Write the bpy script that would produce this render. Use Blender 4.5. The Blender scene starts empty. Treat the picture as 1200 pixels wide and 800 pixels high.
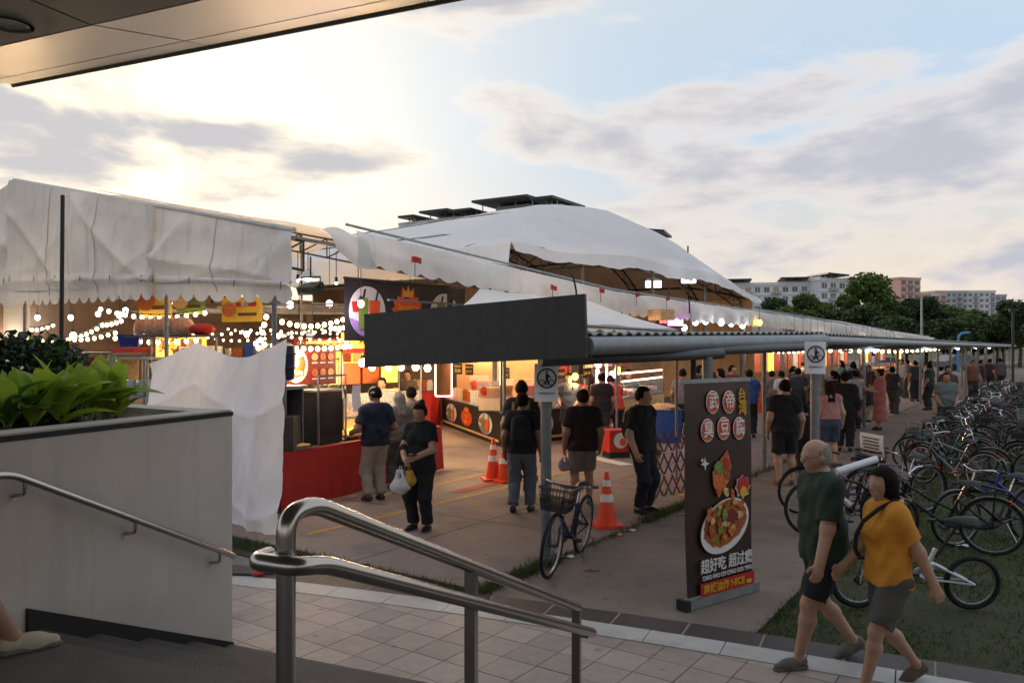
import bpy, bmesh, math, random
import numpy as np
from mathutils import Vector, Matrix, Quaternion
R = math.radians
rnd = random.Random(7)
SC = bpy.context.scene
COL = SC.collection

# ------------------------------------------------------------------ camera
cam_d = bpy.data.cameras.new('camera'); cam = bpy.data.objects.new('camera', cam_d); COL.objects.link(cam)
cam.location = (0, 0, 2.35); cam.rotation_euler = (R(90), 0, 0)
cam_d.sensor_width = 36; cam_d.lens = 27.9; cam_d.shift_y = 0.0025; cam_d.clip_end = 3000; cam_d.clip_start = 0.05
SC.camera = cam
F = 930.0
def gp(x, y, z=0.0):
    "ground point seen at a pixel of the 1200x800 photograph"
    Y = (2.35 - z) * F / (y - 403); return Vector(((x - 600) / F * Y, Y, z))
def ap(x, y, Y):
    return Vector(((x - 600) / F * Y, Y, 2.35 - (y - 403) / F * Y))

# ------------------------------------------------------------------ world, sun, exposure
SUN_AZ, SUN_EL = -29.0, 12.0
W = bpy.data.worlds.new('World'); SC.world = W; W.use_nodes = True
def build_world():
    nt = W.node_tree; N = nt.nodes; L = nt.links; N.clear()
    out = N.new('ShaderNodeOutputWorld'); bg = N.new('ShaderNodeBackground')
    sky = N.new('ShaderNodeTexSky'); sky.sky_type = 'NISHITA'; sky.sun_disc = False
    sky.sun_elevation = R(SUN_EL); sky.sun_rotation = R(SUN_AZ); sky.altitude = 20; sky.air_density = 1.0; sky.dust_density = 2.6; sky.ozone_density = 2.0
    tc = N.new('ShaderNodeTexCoord')
    def math_(op, a, b=None, clamp=False):
        n = N.new('ShaderNodeMath'); n.operation = op; n.use_clamp = clamp
        for i, v in enumerate((a, b)):
            if v is None: continue
            if isinstance(v, (int, float)): n.inputs[i].default_value = v
            else: L.new(v, n.inputs[i])
        return n.outputs[0]
    def mix(fac, a, b, mode='MIX'):
        n = N.new('ShaderNodeMix'); n.data_type = 'RGBA'; n.blend_type = mode
        for s, v in (('Factor', fac), (6, a), (7, b)):
            i = n.inputs[0] if s == 'Factor' else n.inputs[s]
            if isinstance(v, (int, float)): i.default_value = v
            elif isinstance(v, tuple): i.default_value = (*v, 1)
            else: L.new(v, i)
        return n.outputs[2]
    def ramp(v, a, b):
        n = N.new('ShaderNodeMapRange'); n.interpolation_type = 'SMOOTHSTEP'; L.new(v, n.inputs[0])
        n.inputs[1].default_value = a; n.inputs[2].default_value = b; return n.outputs[0]
    sep = N.new('ShaderNodeSeparateXYZ'); L.new(tc.outputs['Generated'], sep.inputs[0])
    zz = math_('MAXIMUM', sep.outputs[2], 0.0)
    def noise(scale, detail, off, rough=0.5, stretch=(1, 1, 1), dist=0.2):
        mp = N.new('ShaderNodeMapping'); mp.inputs['Location'].default_value = off; mp.inputs['Scale'].default_value = stretch; mp.inputs['Rotation'].default_value = (0, 0, R(CLOUD_ROT))
        L.new(tc.outputs['Generated'], mp.inputs[0])
        n = N.new('ShaderNodeTexNoise'); n.inputs['Scale'].default_value = scale; n.inputs['Detail'].default_value = detail
        n.inputs['Roughness'].default_value = rough; n.inputs['Distortion'].default_value = dist; L.new(mp.outputs[0], n.inputs[0]); return n.outputs[0]
    n1 = noise(2.7, 8, CLOUD_OFF, 0.52, (1, 1, 2.6))
    n2 = noise(1.3, 4, (4.2, 2.7, 1.0), 0.5, (1, 1, 2.0))
    n3 = noise(5.0, 5, (1.2, 7.7, 3.0), 0.55, (1, 1, 4.0))
    sd = (math.sin(R(SUN_AZ)) * math.cos(R(SUN_EL)), math.cos(R(SUN_AZ)) * math.cos(R(SUN_EL)), math.sin(R(SUN_EL)))
    dp = N.new('ShaderNodeVectorMath'); dp.operation = 'DOT_PRODUCT'; L.new(tc.outputs['Generated'], dp.inputs[0]); dp.inputs[1].default_value = sd
    near = math_('POWER', math_('MAXIMUM', math_('MULTIPLY', math_('SUBTRACT', dp.outputs['Value'], 0.55), 1 / 0.45), 0.0), 6.0); wide = ramp(dp.outputs['Value'], 0.25, 1.0)
    hor = ramp(zz, 0.26, 0.02)
    base = mix(1.0, sky.outputs[0], (SKY_K, SKY_K, SKY_K), 'MULTIPLY')
    base = mix(1.0, base, (0.70, 0.66, 0.58), 'DARKEN')
    haze = mix(hor, (0.29, 0.41, 0.55), (0.58, 0.44, 0.275))
    base = mix(0.85, base, haze)
    veil = math_('MULTIPLY', ramp(n2, 0.36, 0.66), 0.45)
    base = mix(veil, base, mix(wide, (0.47, 0.46, 0.46), (0.44, 0.425, 0.40)))
    base = mix(math_('MULTIPLY', wide, 0.55), base, (0.39, 0.40, 0.40))
    base = mix(1.0, base, mix(near, (0, 0, 0), (0.44, 0.31, 0.13)), 'ADD')
    dens = math_('ADD', math_('MULTIPLY', n1, 0.80), math_('MULTIPLY', n3, 0.20))
    fringe = ramp(dens, 0.46, 0.535); body = ramp(dens, 0.485, 0.59)
    fr_c = mix(near, (0.58, 0.50, 0.435), (0.95, .78, 0.52))
    bo_c = mix(wide, (0.27, 0.285, 0.345), (0.29, 0.295, 0.325))
    c = mix(math_('MULTIPLY', fringe, 0.6), base, fr_c)
    c = mix(math_('MULTIPLY', body, 0.9), c, bo_c)
    L.new(c, bg.inputs[0]); bg.inputs[1].default_value = 1.0
    L.new(bg.outputs[0], out.inputs[0])
SKY_K = 0.05; CLOUD_OFF = (3.3, 2.1, 0.7); CLOUD_ROT = 0.0
build_world()
sun_l = bpy.data.lights.new('sun', 'SUN'); sun_l.energy = 0.7; sun_l.angle = R(12); sun_l.color = (1, 0.80, 0.58)
sun = bpy.data.objects.new('sun', sun_l); COL.objects.link(sun)
_s = Vector((math.sin(R(SUN_AZ)) * math.cos(R(SUN_EL)), math.cos(R(SUN_AZ)) * math.cos(R(SUN_EL)), math.sin(R(SUN_EL))))
sun.rotation_euler = _s.to_track_quat('Z', 'Y').to_euler(); sun.location = _s * 60
vs = SC.view_settings; vs.view_transform = 'Standard'; vs.look = 'None'; vs.exposure = 0.88; vs.gamma = 1.0; vs.use_curve_mapping = False
SC.cycles.use_denoising = True
SC.cycles.max_bounces = 6; SC.cycles.diffuse_bounces = 3; SC.cycles.glossy_bounces = 3; SC.cycles.transparent_max_bounces = 6; SC.cycles.transmission_bounces = 3
SC.cycles.sample_clamp_indirect = 4.0; SC.cycles.caustics_reflective = False; SC.cycles.caustics_refractive = False

# ------------------------------------------------------------------ materials
def lin(h):
    "sRGB hex or triple to linear"
    if isinstance(h, str):
        h = [int(h[i:i + 2], 16) / 255 for i in (0, 2, 4)]
    return tuple(c / 12.92 if c <= 0.04045 else ((c + 0.055) / 1.055) ** 2.4 for c in h)
MATS = {}
def M(name, col=None, rough=0.6, metal=0.0, var=0.12, scale=6.0, bump=0.0, bscale=40.0, emit=0.0, trans=0.0, rand=0.0, alpha=1.0, col2=None, spec=0.5, glass=0.0, stretch=(1, 1, 1), coord='Object', stain=0.0, streak=0.0):
    if name in MATS: return MATS[name]
    m = bpy.data.materials.new(name); MATS[name] = m; m.use_nodes = True
    nt = m.node_tree; N = nt.nodes; L = nt.links; N.clear()
    c = lin(col) if isinstance(col, str) else col
    out = N.new('ShaderNodeOutputMaterial'); p = N.new('ShaderNodeBsdfPrincipled')
    p.inputs['Roughness'].default_value = rough; p.inputs['Metallic'].default_value = metal
    p.inputs['Specular IOR Level'].default_value = spec
    p.inputs['Base Color'].default_value = (*c, 1)
    tc = N.new('ShaderNodeTexCoord'); mp = N.new('ShaderNodeMapping'); mp.inputs['Scale'].default_value = stretch
    L.new(tc.outputs[coord], mp.inputs[0])
    src = None
    if var > 0 or col2:
        n = N.new('ShaderNodeTexNoise'); n.inputs['Scale'].default_value = scale; n.inputs['Detail'].default_value = 5; n.inputs['Roughness'].default_value = 0.6
        L.new(mp.outputs[0], n.inputs[0])
        mr = N.new('ShaderNodeMapRange'); L.new(n.outputs[0], mr.inputs[0]); mr.inputs[1].default_value = 0.3; mr.inputs[2].default_value = 0.7
        mx = N.new('ShaderNodeMix'); mx.data_type = 'RGBA'; L.new(mr.outputs[0], mx.inputs[0])
        c2 = (lin(col2) if isinstance(col2, str) else col2) if col2 else tuple(min(1, k * (1 + var)) for k in c)
        c1 = c if col2 else tuple(k * (1 - var) for k in c)
        mx.inputs[6].default_value = (*c1, 1); mx.inputs[7].default_value = (*c2, 1)
        src = mx.outputs[2]
    if rand > 0:
        oi = N.new('ShaderNodeObjectInfo'); mr = N.new('ShaderNodeMapRange'); L.new(oi.outputs['Random'], mr.inputs[0])
        mr.inputs[3].default_value = 1 - rand; mr.inputs[4].default_value = 1 + rand
        hs = N.new('ShaderNodeHueSaturation'); L.new(mr.outputs[0], hs.inputs['Value'])
        if src: L.new(src, hs.inputs['Color'])
        else: hs.inputs['Color'].default_value = (*c, 1)
        src = hs.outputs[0]
    def darken(fac_out, amount):
        nonlocal src
        mx = N.new('ShaderNodeMix'); mx.data_type = 'RGBA'; mx.blend_type = 'MULTIPLY'
        mm = N.new('ShaderNodeMath'); mm.operation = 'MULTIPLY'; L.new(fac_out, mm.inputs[0]); mm.inputs[1].default_value = amount; L.new(mm.outputs[0], mx.inputs[0])
        if src: L.new(src, mx.inputs[6])
        else: mx.inputs[6].default_value = (*c, 1)
        mx.inputs[7].default_value = (0.25, 0.22, 0.20, 1); src = mx.outputs[2]
    def rmp(v, a, b):
        n = N.new('ShaderNodeMapRange'); n.interpolation_type = 'SMOOTHSTEP'; L.new(v, n.inputs[0]); n.inputs[1].default_value = a; n.inputs[2].default_value = b; return n.outputs[0]
    geo = N.new('ShaderNodeNewGeometry')
    if stain > 0:
        for sc_, a_, b_, k_ in ((0.9, .5, .72, 1.0), (4.5, .55, .75, .8)):
            n = N.new('ShaderNodeTexNoise'); n.inputs['Scale'].default_value = sc_; n.inputs['Detail'].default_value = 7; n.inputs['Roughness'].default_value = .65; L.new(geo.outputs['Position'], n.inputs[0]); darken(rmp(n.outputs[0], a_, b_), stain * k_)
        vo = N.new('ShaderNodeTexVoronoi'); vo.inputs['Scale'].default_value = 3.2; L.new(geo.outputs['Position'], vo.inputs[0]); darken(rmp(vo.outputs['Distance'], .12, .07), stain * 1.1)
    if streak > 0:
        mp2 = N.new('ShaderNodeMapping'); mp2.inputs['Scale'].default_value = (5, 5, .35); L.new(geo.outputs['Position'], mp2.inputs[0])
        n = N.new('ShaderNodeTexNoise'); n.inputs['Scale'].default_value = 1.6; n.inputs['Detail'].default_value = 6; n.inputs['Roughness'].default_value = .65; L.new(mp2.outputs[0], n.inputs[0]); darken(rmp(n.outputs[0], .5, .75), streak)
        n = N.new('ShaderNodeTexNoise'); n.inputs['Scale'].default_value = 2.2; n.inputs['Detail'].default_value = 8; n.inputs['Roughness'].default_value = .7; L.new(geo.outputs['Position'], n.inputs[0]); darken(rmp(n.outputs[0], .52, .72), streak * .7)
    if src: L.new(src, p.inputs['Base Color'])
    if bump > 0:
        n = N.new('ShaderNodeTexNoise'); n.inputs['Scale'].default_value = bscale; n.inputs['Detail'].default_value = 4; L.new(mp.outputs[0], n.inputs[0])
        b = N.new('ShaderNodeBump'); b.inputs['Strength'].default_value = bump; b.inputs['Distance'].default_value = 0.02; L.new(n.outputs[0], b.inputs['Height']); L.new(b.outputs[0], p.inputs['Normal'])
    if emit > 0:
        p.inputs['Emission Color'].default_value = (*c, 1); p.inputs['Emission Strength'].default_value = emit
    sh = p.outputs[0]
    if trans > 0:
        t = N.new('ShaderNodeBsdfTranslucent'); t.inputs[0].default_value = (*c, 1)
        if src: L.new(src, t.inputs[0])
        mx = N.new('ShaderNodeMixShader'); mx.inputs[0].default_value = trans; L.new(sh, mx.inputs[1]); L.new(t.outputs[0], mx.inputs[2]); sh = mx.outputs[0]
    if glass > 0:
        t = N.new('ShaderNodeBsdfTransparent'); mx = N.new('ShaderNodeMixShader'); mx.inputs[0].default_value = glass
        L.new(sh, mx.inputs[1]); L.new(t.outputs[0], mx.inputs[2]); sh = mx.outputs[0]
    L.new(sh, out.inputs[0]); return m

M('bin_blue', '2b4f94', .6, var=.12)
M('joint', '4a413c', .9, var=.2)
M('asphalt', '7b736e', 0.85, var=0.2, scale=1.3, bump=0.25, bscale=120, stain=.3)
M('carpark', '85766f', 0.8, var=0.2, scale=0.7, bump=0.2, bscale=90, stain=.4)
M('path', '7e7064', 0.85, var=0.15, scale=1.6, bump=0.35, bscale=110, stain=.4)
M('soil', '3d3424', 0.95, var=0.35, scale=4, bump=0.5, bscale=40)
M('turf', '2f3d1c', 0.95, var=0.4, scale=3, bump=0.6, bscale=60, col2='43402a')
M('far_ground', '4d5138', 0.95, var=0.2, scale=0.2)
M('tile', 'a5978d', 0.55, var=0.08, scale=9, bump=0.08, bscale=60, rand=0.14, stain=.34)
M('tile_light', 'b9b6b1', 0.5, var=0.08, scale=7, bump=0.06, bscale=60, rand=0.07, stain=.28)
M('granite_dark', '453e3a', 0.55, var=0.25, scale=14, bump=0.15, bscale=90, rand=0.12, stain=.25)
M('grout', '2d2723', 0.9, var=0.2)
M('grout_light', '8d857c', 0.9, var=0.2)
M('plaster', 'c8beb2', 0.85, var=0.05, scale=3, bump=0.3, bscale=180, streak=.13)
M('coping', 'b3aaa0', 0.75, var=0.1, scale=5, bump=0.1, streak=.3)
M('black_trim', '1c1b1a', 0.7, var=0.2, bump=0.1)
M('step', '57514c', 0.7, var=0.2, scale=4, bump=0.2, bscale=90, stain=.3)
M('nosing', '5f5447', 0.75, var=0.45, scale=7, bump=0.2, bscale=70)
M('steel', 'b9b5b0', 0.25, metal=1.0, var=0.06, scale=3, bump=0.02, bscale=200)
M('soffit', 'b5b3b0', 0.5, var=0.04, scale=2)
M('soffit_light', 'e0dad0', 0.36, metal=0.85, var=0.04, scale=1)
M('fascia', '96938f', 0.4, var=0.08)
M('galv', '8f9494', 0.45, metal=0.6, var=0.2, scale=9)
M('pipe_grey', '8b9092', 0.5, metal=0.3, var=0.15, scale=6)
M('beam_dark', '55595c', 0.5, metal=0.3, var=0.12)
M('pole_grey', '77797a', 0.5, metal=0.4, var=0.2, scale=8)
M('pole_dark', '3b3a38', 0.6, metal=0.3, var=0.2)
M('tarp', 'e9e7e3', 0.7, var=0.05, scale=1.1, bump=0.2, bscale=5, trans=0.2, streak=.16)
M('tarp_grey', 'd8d5d0', 0.75, var=0.08, scale=0.9, bump=0.35, bscale=6, trans=0.18, streak=.25)
M('tarp_dome', 'eceae8', 0.7, var=0.05, scale=0.6, bump=0.2, bscale=2.5, trans=0.2, streak=.12)
M('tarp_warmlit_grimy', 'c4ab90', 0.8, var=0.15, scale=1.0, trans=0.3)  # tarp brown with warm bulb light and grime mixed into the colour
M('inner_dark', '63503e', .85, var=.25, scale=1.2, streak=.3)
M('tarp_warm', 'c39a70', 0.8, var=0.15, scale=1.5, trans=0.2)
M('cloth_white', 'eceaec', 0.8, var=0.03, scale=3, bump=0.3, bscale=9, trans=0.22, streak=.1)
M('cloth_red', 'b32a20', 0.75, var=0.16, scale=5, bump=0.35, bscale=9)
M('board_black', '343332', 0.6, var=0.12, scale=9, bump=0.06, streak=.35)
M('black', '151515', 0.6, var=0.1)
M('rubber', '161616', 0.8, var=0.15)
M('white', 'd6d6d2', 0.6, var=0.06)
M('paper', 'e2e2e4', 0.8, var=0.04)
M('red', 'b8261c', 0.6, var=0.12)
M('orange', 'e0561c', 0.55, var=0.1)
M('cone_orange', 'e8471c', 0.5, var=0.12, scale=9)
M('cone_white', 'e4e0da', 0.4, var=0.06)
M('yellow', 'dba92c', 0.6, var=0.1)
M('yellow_line', 'b08a3a', 0.8, var=0.3, scale=12)
M('red_line', '9a4036', 0.8, var=0.3, scale=12)
M('blue', '2a4f9a', 0.5, var=0.1)
M('green', '6f8a3a', 0.6, var=0.1)
M('purple', '9a7fc0', 0.6, var=0.25, scale=14)
M('brown', '5a3a24', 0.7, var=0.2)
M('chrome', 'c4c6c8', 0.2, metal=1.0, var=0.03)
M('glass_pane', 'c9d4d4', 0.08, var=0, glass=0.82)
M('plastic_clear', 'dfe2e2', 0.15, var=0, glass=0.84)
M('bulb_warm', (1.0, 0.70, 0.38), emit=9.0, var=0)
M('bulb_white', (0.9, 0.93, 1.0), emit=9.0, var=0)
M('bulb_yellow', (1.0, 0.60, 0.06), emit=5.0, var=0)
M('bulb_pink', (1.0, 0.55, 0.85), emit=7.0, var=0)
M('tube_pink', (1.0, 0.45, 0.36), emit=4.0, var=0)
M('tube_warm', (1.0, 0.66, 0.45), emit=4.5, var=0)
M('led_purple', (0.85, 0.15, 0.9), emit=5.0, var=0)
M('led_red', (1.0, 0.06, 0.05), emit=4.0, var=0)
M('led_blue', (0.3, 0.75, 1.0), emit=5.0, var=0)
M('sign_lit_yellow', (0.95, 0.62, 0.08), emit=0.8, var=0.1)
M('food_fried', 'c8691f', 0.6, var=0.45, scale=30, bump=0.6, bscale=50, col2='7a3510')
M('food_pale', 'd8b074', 0.6, var=0.4, scale=25, bump=0.4, bscale=50)
M('food_red', 'b4401c', 0.5, var=0.5, scale=22, bump=0.6, bscale=40, col2='d88a3a')
M('food_green', '7b8f3e', 0.6, var=0.4, scale=22, bump=0.4, bscale=40)
M('meat', '7c3a20', 0.55, var=0.5, scale=16, bump=0.8, bscale=30, col2='b4642f')

# ------------------------------------------------------------------ mesh helpers
def V(*a): return Vector(a)
class MB:
    def __init__(s): s.v = []; s.f = []; s.mi = []; s.cur = 0
    def mat(s, i): s.cur = i; return s
    def _f(s, f): s.f.append(f); s.mi.append(s.cur)
    def obox(s, c, ax, ay, az):
        b = len(s.v); c = Vector(c); ax = Vector(ax); ay = Vector(ay); az = Vector(az)
        for sx, sy, sz in ((-1,-1,-1),(1,-1,-1),(1,1,-1),(-1,1,-1),(-1,-1,1),(1,-1,1),(1,1,1),(-1,1,1)):
            s.v.append(c + ax * sx + ay * sy + az * sz)
        for f in ((3,2,1,0),(4,5,6,7),(0,1,5,4),(1,2,6,5),(2,3,7,6),(3,0,4,7)): s._f(tuple(b + i for i in f))
        return s
    def box(s, c, size, rz=0.0):
        q = Matrix.Rotation(rz, 3, 'Z')
        return s.obox(c, q @ V(size[0] / 2, 0, 0), q @ V(0, size[1] / 2, 0), V(0, 0, size[2] / 2))
    def bar(s, a, b, w, h=None, up=(0, 0, 1)):
        a = Vector(a); b = Vector(b); d = b - a; l = d.length; d = d / l; up = Vector(up)
        if abs(d.dot(up)) > 0.98: up = V(1, 0, 0)
        x = d.cross(up).normalized(); z = x.cross(d)
        return s.obox((a + b) / 2, d * (l / 2), x * (w / 2), z * ((h or w) / 2))
    def tube(s, pts, r, n=8, closed=False, caps=True):
        pts = [Vector(p) for p in pts]; m = len(pts); rs = r if isinstance(r, (list, tuple)) else [r] * m
        b = len(s.v); ref = None
        for i, p in enumerate(pts):
            if closed: t = pts[(i + 1) % m] - pts[i - 1]
            else: t = pts[min(i + 1, m - 1)] - pts[max(i - 1, 0)]
            t = t.normalized() if t.length > 1e-9 else V(0, 0, 1)
            if ref is None:
                ref = V(0, 0, 1) if abs(t.z) < 0.9 else V(1, 0, 0)
            x = ref - t * ref.dot(t)
            if x.length < 1e-4: x = t.orthogonal()
            x.normalize(); y = t.cross(x); ref = x
            for k in range(n):
                a = 2 * math.pi * k / n; s.v.append(p + (x * math.cos(a) + y * math.sin(a)) * rs[i])
        for i in range(m if closed else m - 1):
            j = (i + 1) % m
            for k in range(n):
                k2 = (k + 1) % n; s._f((b + i * n + k, b + i * n + k2, b + j * n + k2, b + j * n + k))
        if caps and not closed:
            s._f(tuple(b + k for k in reversed(range(n)))); s._f(tuple(b + (m - 1) * n + k for k in range(n)))
        return s
    def cyl(s, a, b, r, r2=None, n=12): return s.tube([a, b], [r, r if r2 is None else r2], n)
    def lathe(s, prof, n=16, o=(0, 0, 0), caps=True):
        b = len(s.v); o = Vector(o); m = len(prof)
        for r, z in prof:
            for k in range(n):
                a = 2 * math.pi * k / n; s.v.append(o + V(r * math.cos(a), r * math.sin(a), z))
        for i in range(m - 1):
            for k in range(n):
                k2 = (k + 1) % n; s._f((b + i * n + k, b + i * n + k2, b + (i + 1) * n + k2, b + (i + 1) * n + k))
        if caps:
            s._f(tuple(b + k for k in reversed(range(n)))); s._f(tuple(b + (m - 1) * n + k for k in range(n)))
        return s
    def sph(s, c, r, nu=10, nv=7, jit=0.0):
        c = Vector(c); r = (r, r, r) if isinstance(r, (int, float)) else r; b = len(s.v)
        s.v.append(c + V(0, 0, -r[2]))
        for i in range(1, nv):
            t = math.pi * i / nv - math.pi / 2
            for k in range(nu):
                a = 2 * math.pi * k / nu; j = 1 + (rnd.random() - .5) * jit
                s.v.append(c + V(math.cos(t) * math.cos(a) * r[0], math.cos(t) * math.sin(a) * r[1], math.sin(t) * r[2]) * j)
        s.v.append(c + V(0, 0, r[2])); top = len(s.v) - 1
        for k in range(nu): s._f((b, b + 1 + (k + 1) % nu, b + 1 + k))
        for i in range(nv - 2):
            for k in range(nu):
                k2 = (k + 1) % nu; s._f((b + 1 + i * nu + k, b + 1 + i * nu + k2, b + 1 + (i + 1) * nu + k2, b + 1 + (i + 1) * nu + k))
        for k in range(nu): s._f((b + 1 + (nv - 2) * nu + k, b + 1 + (nv - 2) * nu + (k + 1) % nu, top))
        return s
    def poly(s, pts):
        b = len(s.v); s.v += [Vector(p) for p in pts]; s._f(tuple(range(b, b + len(pts)))); return s
    def prism(s, pts, ext):
        "closed outline of 3-D points pushed along ext"
        b = len(s.v); n = len(pts); e = Vector(ext); s.v += [Vector(p) for p in pts] + [Vector(p) + e for p in pts]
        s._f(tuple(range(b, b + n))); s._f(tuple(b + n + i for i in reversed(range(n))))
        for i in range(n): j = (i + 1) % n; s._f((b + i, b + n + i, b + n + j, b + j))
        return s
    def grid(s, fn, nu, nv):
        b = len(s.v)
        for i in range(nu + 1):
            for j in range(nv + 1): s.v.append(Vector(fn(i / nu, j / nv)))
        for i in range(nu):
            for j in range(nv):
                a = b + i * (nv + 1) + j; s._f((a, a + nv + 1, a + nv + 2, a + 1))
        return s
    def torus(s, c, r, t, axis='Y', n=28, m=6):
        pts = []
        for k in range(n):
            a = 2 * math.pi * k / n
            q = {'Y': V(r * math.cos(a), 0, r * math.sin(a)), 'Z': V(r * math.cos(a), r * math.sin(a), 0), 'X': V(0, r * math.cos(a), r * math.sin(a))}[axis]
            pts.append(Vector(c) + q)
        return s.tube(pts, t, m, closed=True)
    def mesh(s, name, mats, smooth=True, angle=38):
        me = bpy.data.meshes.new(name); me.from_pydata([tuple(p) for p in s.v], [], s.f)
        for m in (mats if isinstance(mats, (list, tuple)) else [mats]): me.materials.append(MATS[m] if isinstance(m, str) else m)
        if any(s.mi): me.polygons.foreach_set('material_index', s.mi)
        if smooth and len(s.f):
            me.polygons.foreach_set('use_smooth', [True] * len(s.f)); me.set_sharp_from_angle(angle=R(angle))
        me.update(); return me
    def build(s, name, mats, parent=None, smooth=True, angle=38):
        return link(name, s.mesh(name, mats, smooth, angle), parent)
def link(name, me, parent=None, loc=None, rz=None):
    o = bpy.data.objects.new(name, me); COL.objects.link(o)
    if parent is not None: o.parent = parent; KIDS.setdefault(parent, []).append(o)
    if loc is not None: o.location = loc
    if rz is not None: o.rotation_euler = (0, 0, rz)
    return o
KIDS = {}
def tag(o, label=None, cat=None, group=None, kind=None):
    if label: o['label'] = label
    if cat: o['category'] = cat
    if group: o['group'] = group
    if kind: o['kind'] = kind
    return o
def thing(name, label, cat, loc=(0, 0, 0), rz=0.0, group=None):
    o = link(name, None, None, loc, rz); o.empty_display_size = 0.1; return tag(o, label, cat, group)
def dup(o, loc=None, rz=None, label=None, parent=None):
    c = o.copy(); COL.objects.link(c)
    if parent is not None: c.parent = parent; KIDS.setdefault(parent, []).append(c)
    if loc is not None: c.location = loc
    if rz is not None: c.rotation_euler = (0, 0, rz)
    if label: c['label'] = label
    for k in KIDS.get(o, []): dup(k, parent=c)
    return c
def fast_mesh(name, verts, faces, mats, smooth=False, mi=None):
    verts = np.asarray(verts, dtype=np.float32); faces = np.asarray(faces, dtype=np.int32)
    me = bpy.data.meshes.new(name); k = faces.shape[1]
    me.vertices.add(len(verts)); me.vertices.foreach_set('co', verts.ravel())
    me.loops.add(faces.size); me.loops.foreach_set('vertex_index', faces.ravel())
    me.polygons.add(len(faces)); me.polygons.foreach_set('loop_start', np.arange(0, faces.size, k, dtype=np.int32))
    if mi is not None: me.polygons.foreach_set('material_index', np.asarray(mi, dtype=np.int32))
    if smooth: me.polygons.foreach_set('use_smooth', np.ones(len(faces), dtype=bool))
    for m in (mats if isinstance(mats, (list, tuple)) else [mats]): me.materials.append(MATS[m] if isinstance(m, str) else m)
    me.update(calc_edges=True); me.validate(); return me
def noise1(x, s=0.0): return math.sin(x * 1.7 + s) * .5 + math.sin(x * 3.9 + s * 2.3 + 1.1) * .3 + math.sin(x * 8.3 + s * 1.7 + 2.0) * .2

# lettering: every line of text is turned into a flat mesh while the scene is still empty
TXT = {}
def text_mesh(s, bold=0.0, ext=0.004):
    k = (s, bold)
    if k in TXT: return TXT[k]
    cu = bpy.data.curves.new('lettering', 'FONT'); cu.body = s; cu.align_x = 'CENTER'; cu.align_y = 'CENTER'; cu.size = 1.0; cu.offset = bold; cu.extrude = ext; cu.resolution_u = 3
    o = bpy.data.objects.new('lettering', cu); COL.objects.link(o); bpy.context.view_layer.update()
    me = bpy.data.meshes.new_from_object(o.evaluated_get(bpy.context.evaluated_depsgraph_get()))
    bpy.data.objects.remove(o); TXT[k] = me; return me
for _t in ('武','帝','臭','豆','腐','台','湾','超好吃 超过瘾','CHAO HAO CHI CHAO GUO YING','麻辣油炸 NICE','Smoothie','the','Juice','NO RIDING','$3.50','$4.00','DISMOUNT & PUSH','美食','FRUIT JUICE','炸鸡','FRIED CHICKEN','KEBAB'): text_mesh(_t, 0.012)
def lettering(s, pos, xdir, updir, size, mat, parent, name='lettering', squash=1.0):
    src = text_mesh(s, 0.012); me = src.copy(); me.materials.clear(); me.materials.append(MATS[mat])
    o = link(name, me, parent); x = Vector(xdir).normalized(); u = Vector(updir).normalized(); n = x.cross(u)
    o.matrix_local = Matrix.Translation(pos) @ Matrix((x * size * squash, u * size, n)).transposed().to_4x4(); return o

# market grid: D runs along the covered walkway, NN across it towards the grass
D = V(0.569, 0.822, 0); NN = V(0.822, -0.569, 0); UP = V(0, 0, 1)
WS = V(0.4, 0.917, 0); MS = V(0.917, -0.4, 0)      # station grid: WS down the stairs, MS across
KC = V(-0.33, 7.6, 0)                               # kerb corner
def kp(d, n, z=0.0): p = KC + D * d + NN * n; return V(p.x, p.y, z)
TC = V(-2.8, 10.0, 0)                               # tent corner
def tp(a, b, z=0.0): p = TC + D * a - NN * b; return V(p.x, p.y, z)
AZ_D = math.atan2(D.y, D.x)
# ================================================================== setting: ground, paving, stairs, station
def flat(name, pts, z, mat, kind='structure'):
    return tag(MB().poly([(p[0], p[1], z) for p in pts]).build(name, mat, smooth=False), kind=kind)
flat('ground', [(-1200, -600), (1200, -600), (1200, 1800), (-1200, 1800)], -0.16, 'far_ground')
# car park slab under the market, with a real edge
cp = MB(); _p = [kp(0, 0), kp(120, 0), kp(120, -70), kp(0, -70)]
cp.prism([(p.x, p.y, -0.14) for p in _p], (0, 0, 0.14)); tag(cp.build('car_park', 'carpark', smooth=False), kind='structure')
# footpath under the walkway
fp = MB(); _p = [kp(-2.2, 0.004), kp(-2.2, 2.55), kp(3, 2.5), kp(30, 2.5), kp(90, 2.5), kp(90, 0.004)]
fp.prism([(p.x, p.y, -0.13) for p in _p], (0, 0, 0.105)); tag(fp.build('footpath', 'path', smooth=False), kind='structure')
# grass ground to the right of the path, gently uneven
def turf_z(d, n): return -0.045 + 0.012 * noise1(d * 1.3, n * 2.1) + 0.01 * noise1(n * 2.2, d)
tf = MB(); tf.grid(lambda u, v: kp(-6 + 76 * u, 2.45 + 24 * v * v + 1.0 * v, turf_z(-6 + 76 * u, 24 * v)), 120, 26)
tag(tf.build('grass_ground', 'turf'), kind='structure')
# dirt strip along the car park end
flat('soil_strip', [kp(-0.02, 0.02), kp(-0.42, 0.02), kp(-0.5, -6), kp(-0.02, -6)], -0.018, 'soil')
flat('drain_apron', [kp(-0.4, 0.0), kp(-2.0, 0), kp(-2.4, -9), kp(-0.5, -9)], -0.03, 'asphalt')

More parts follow.
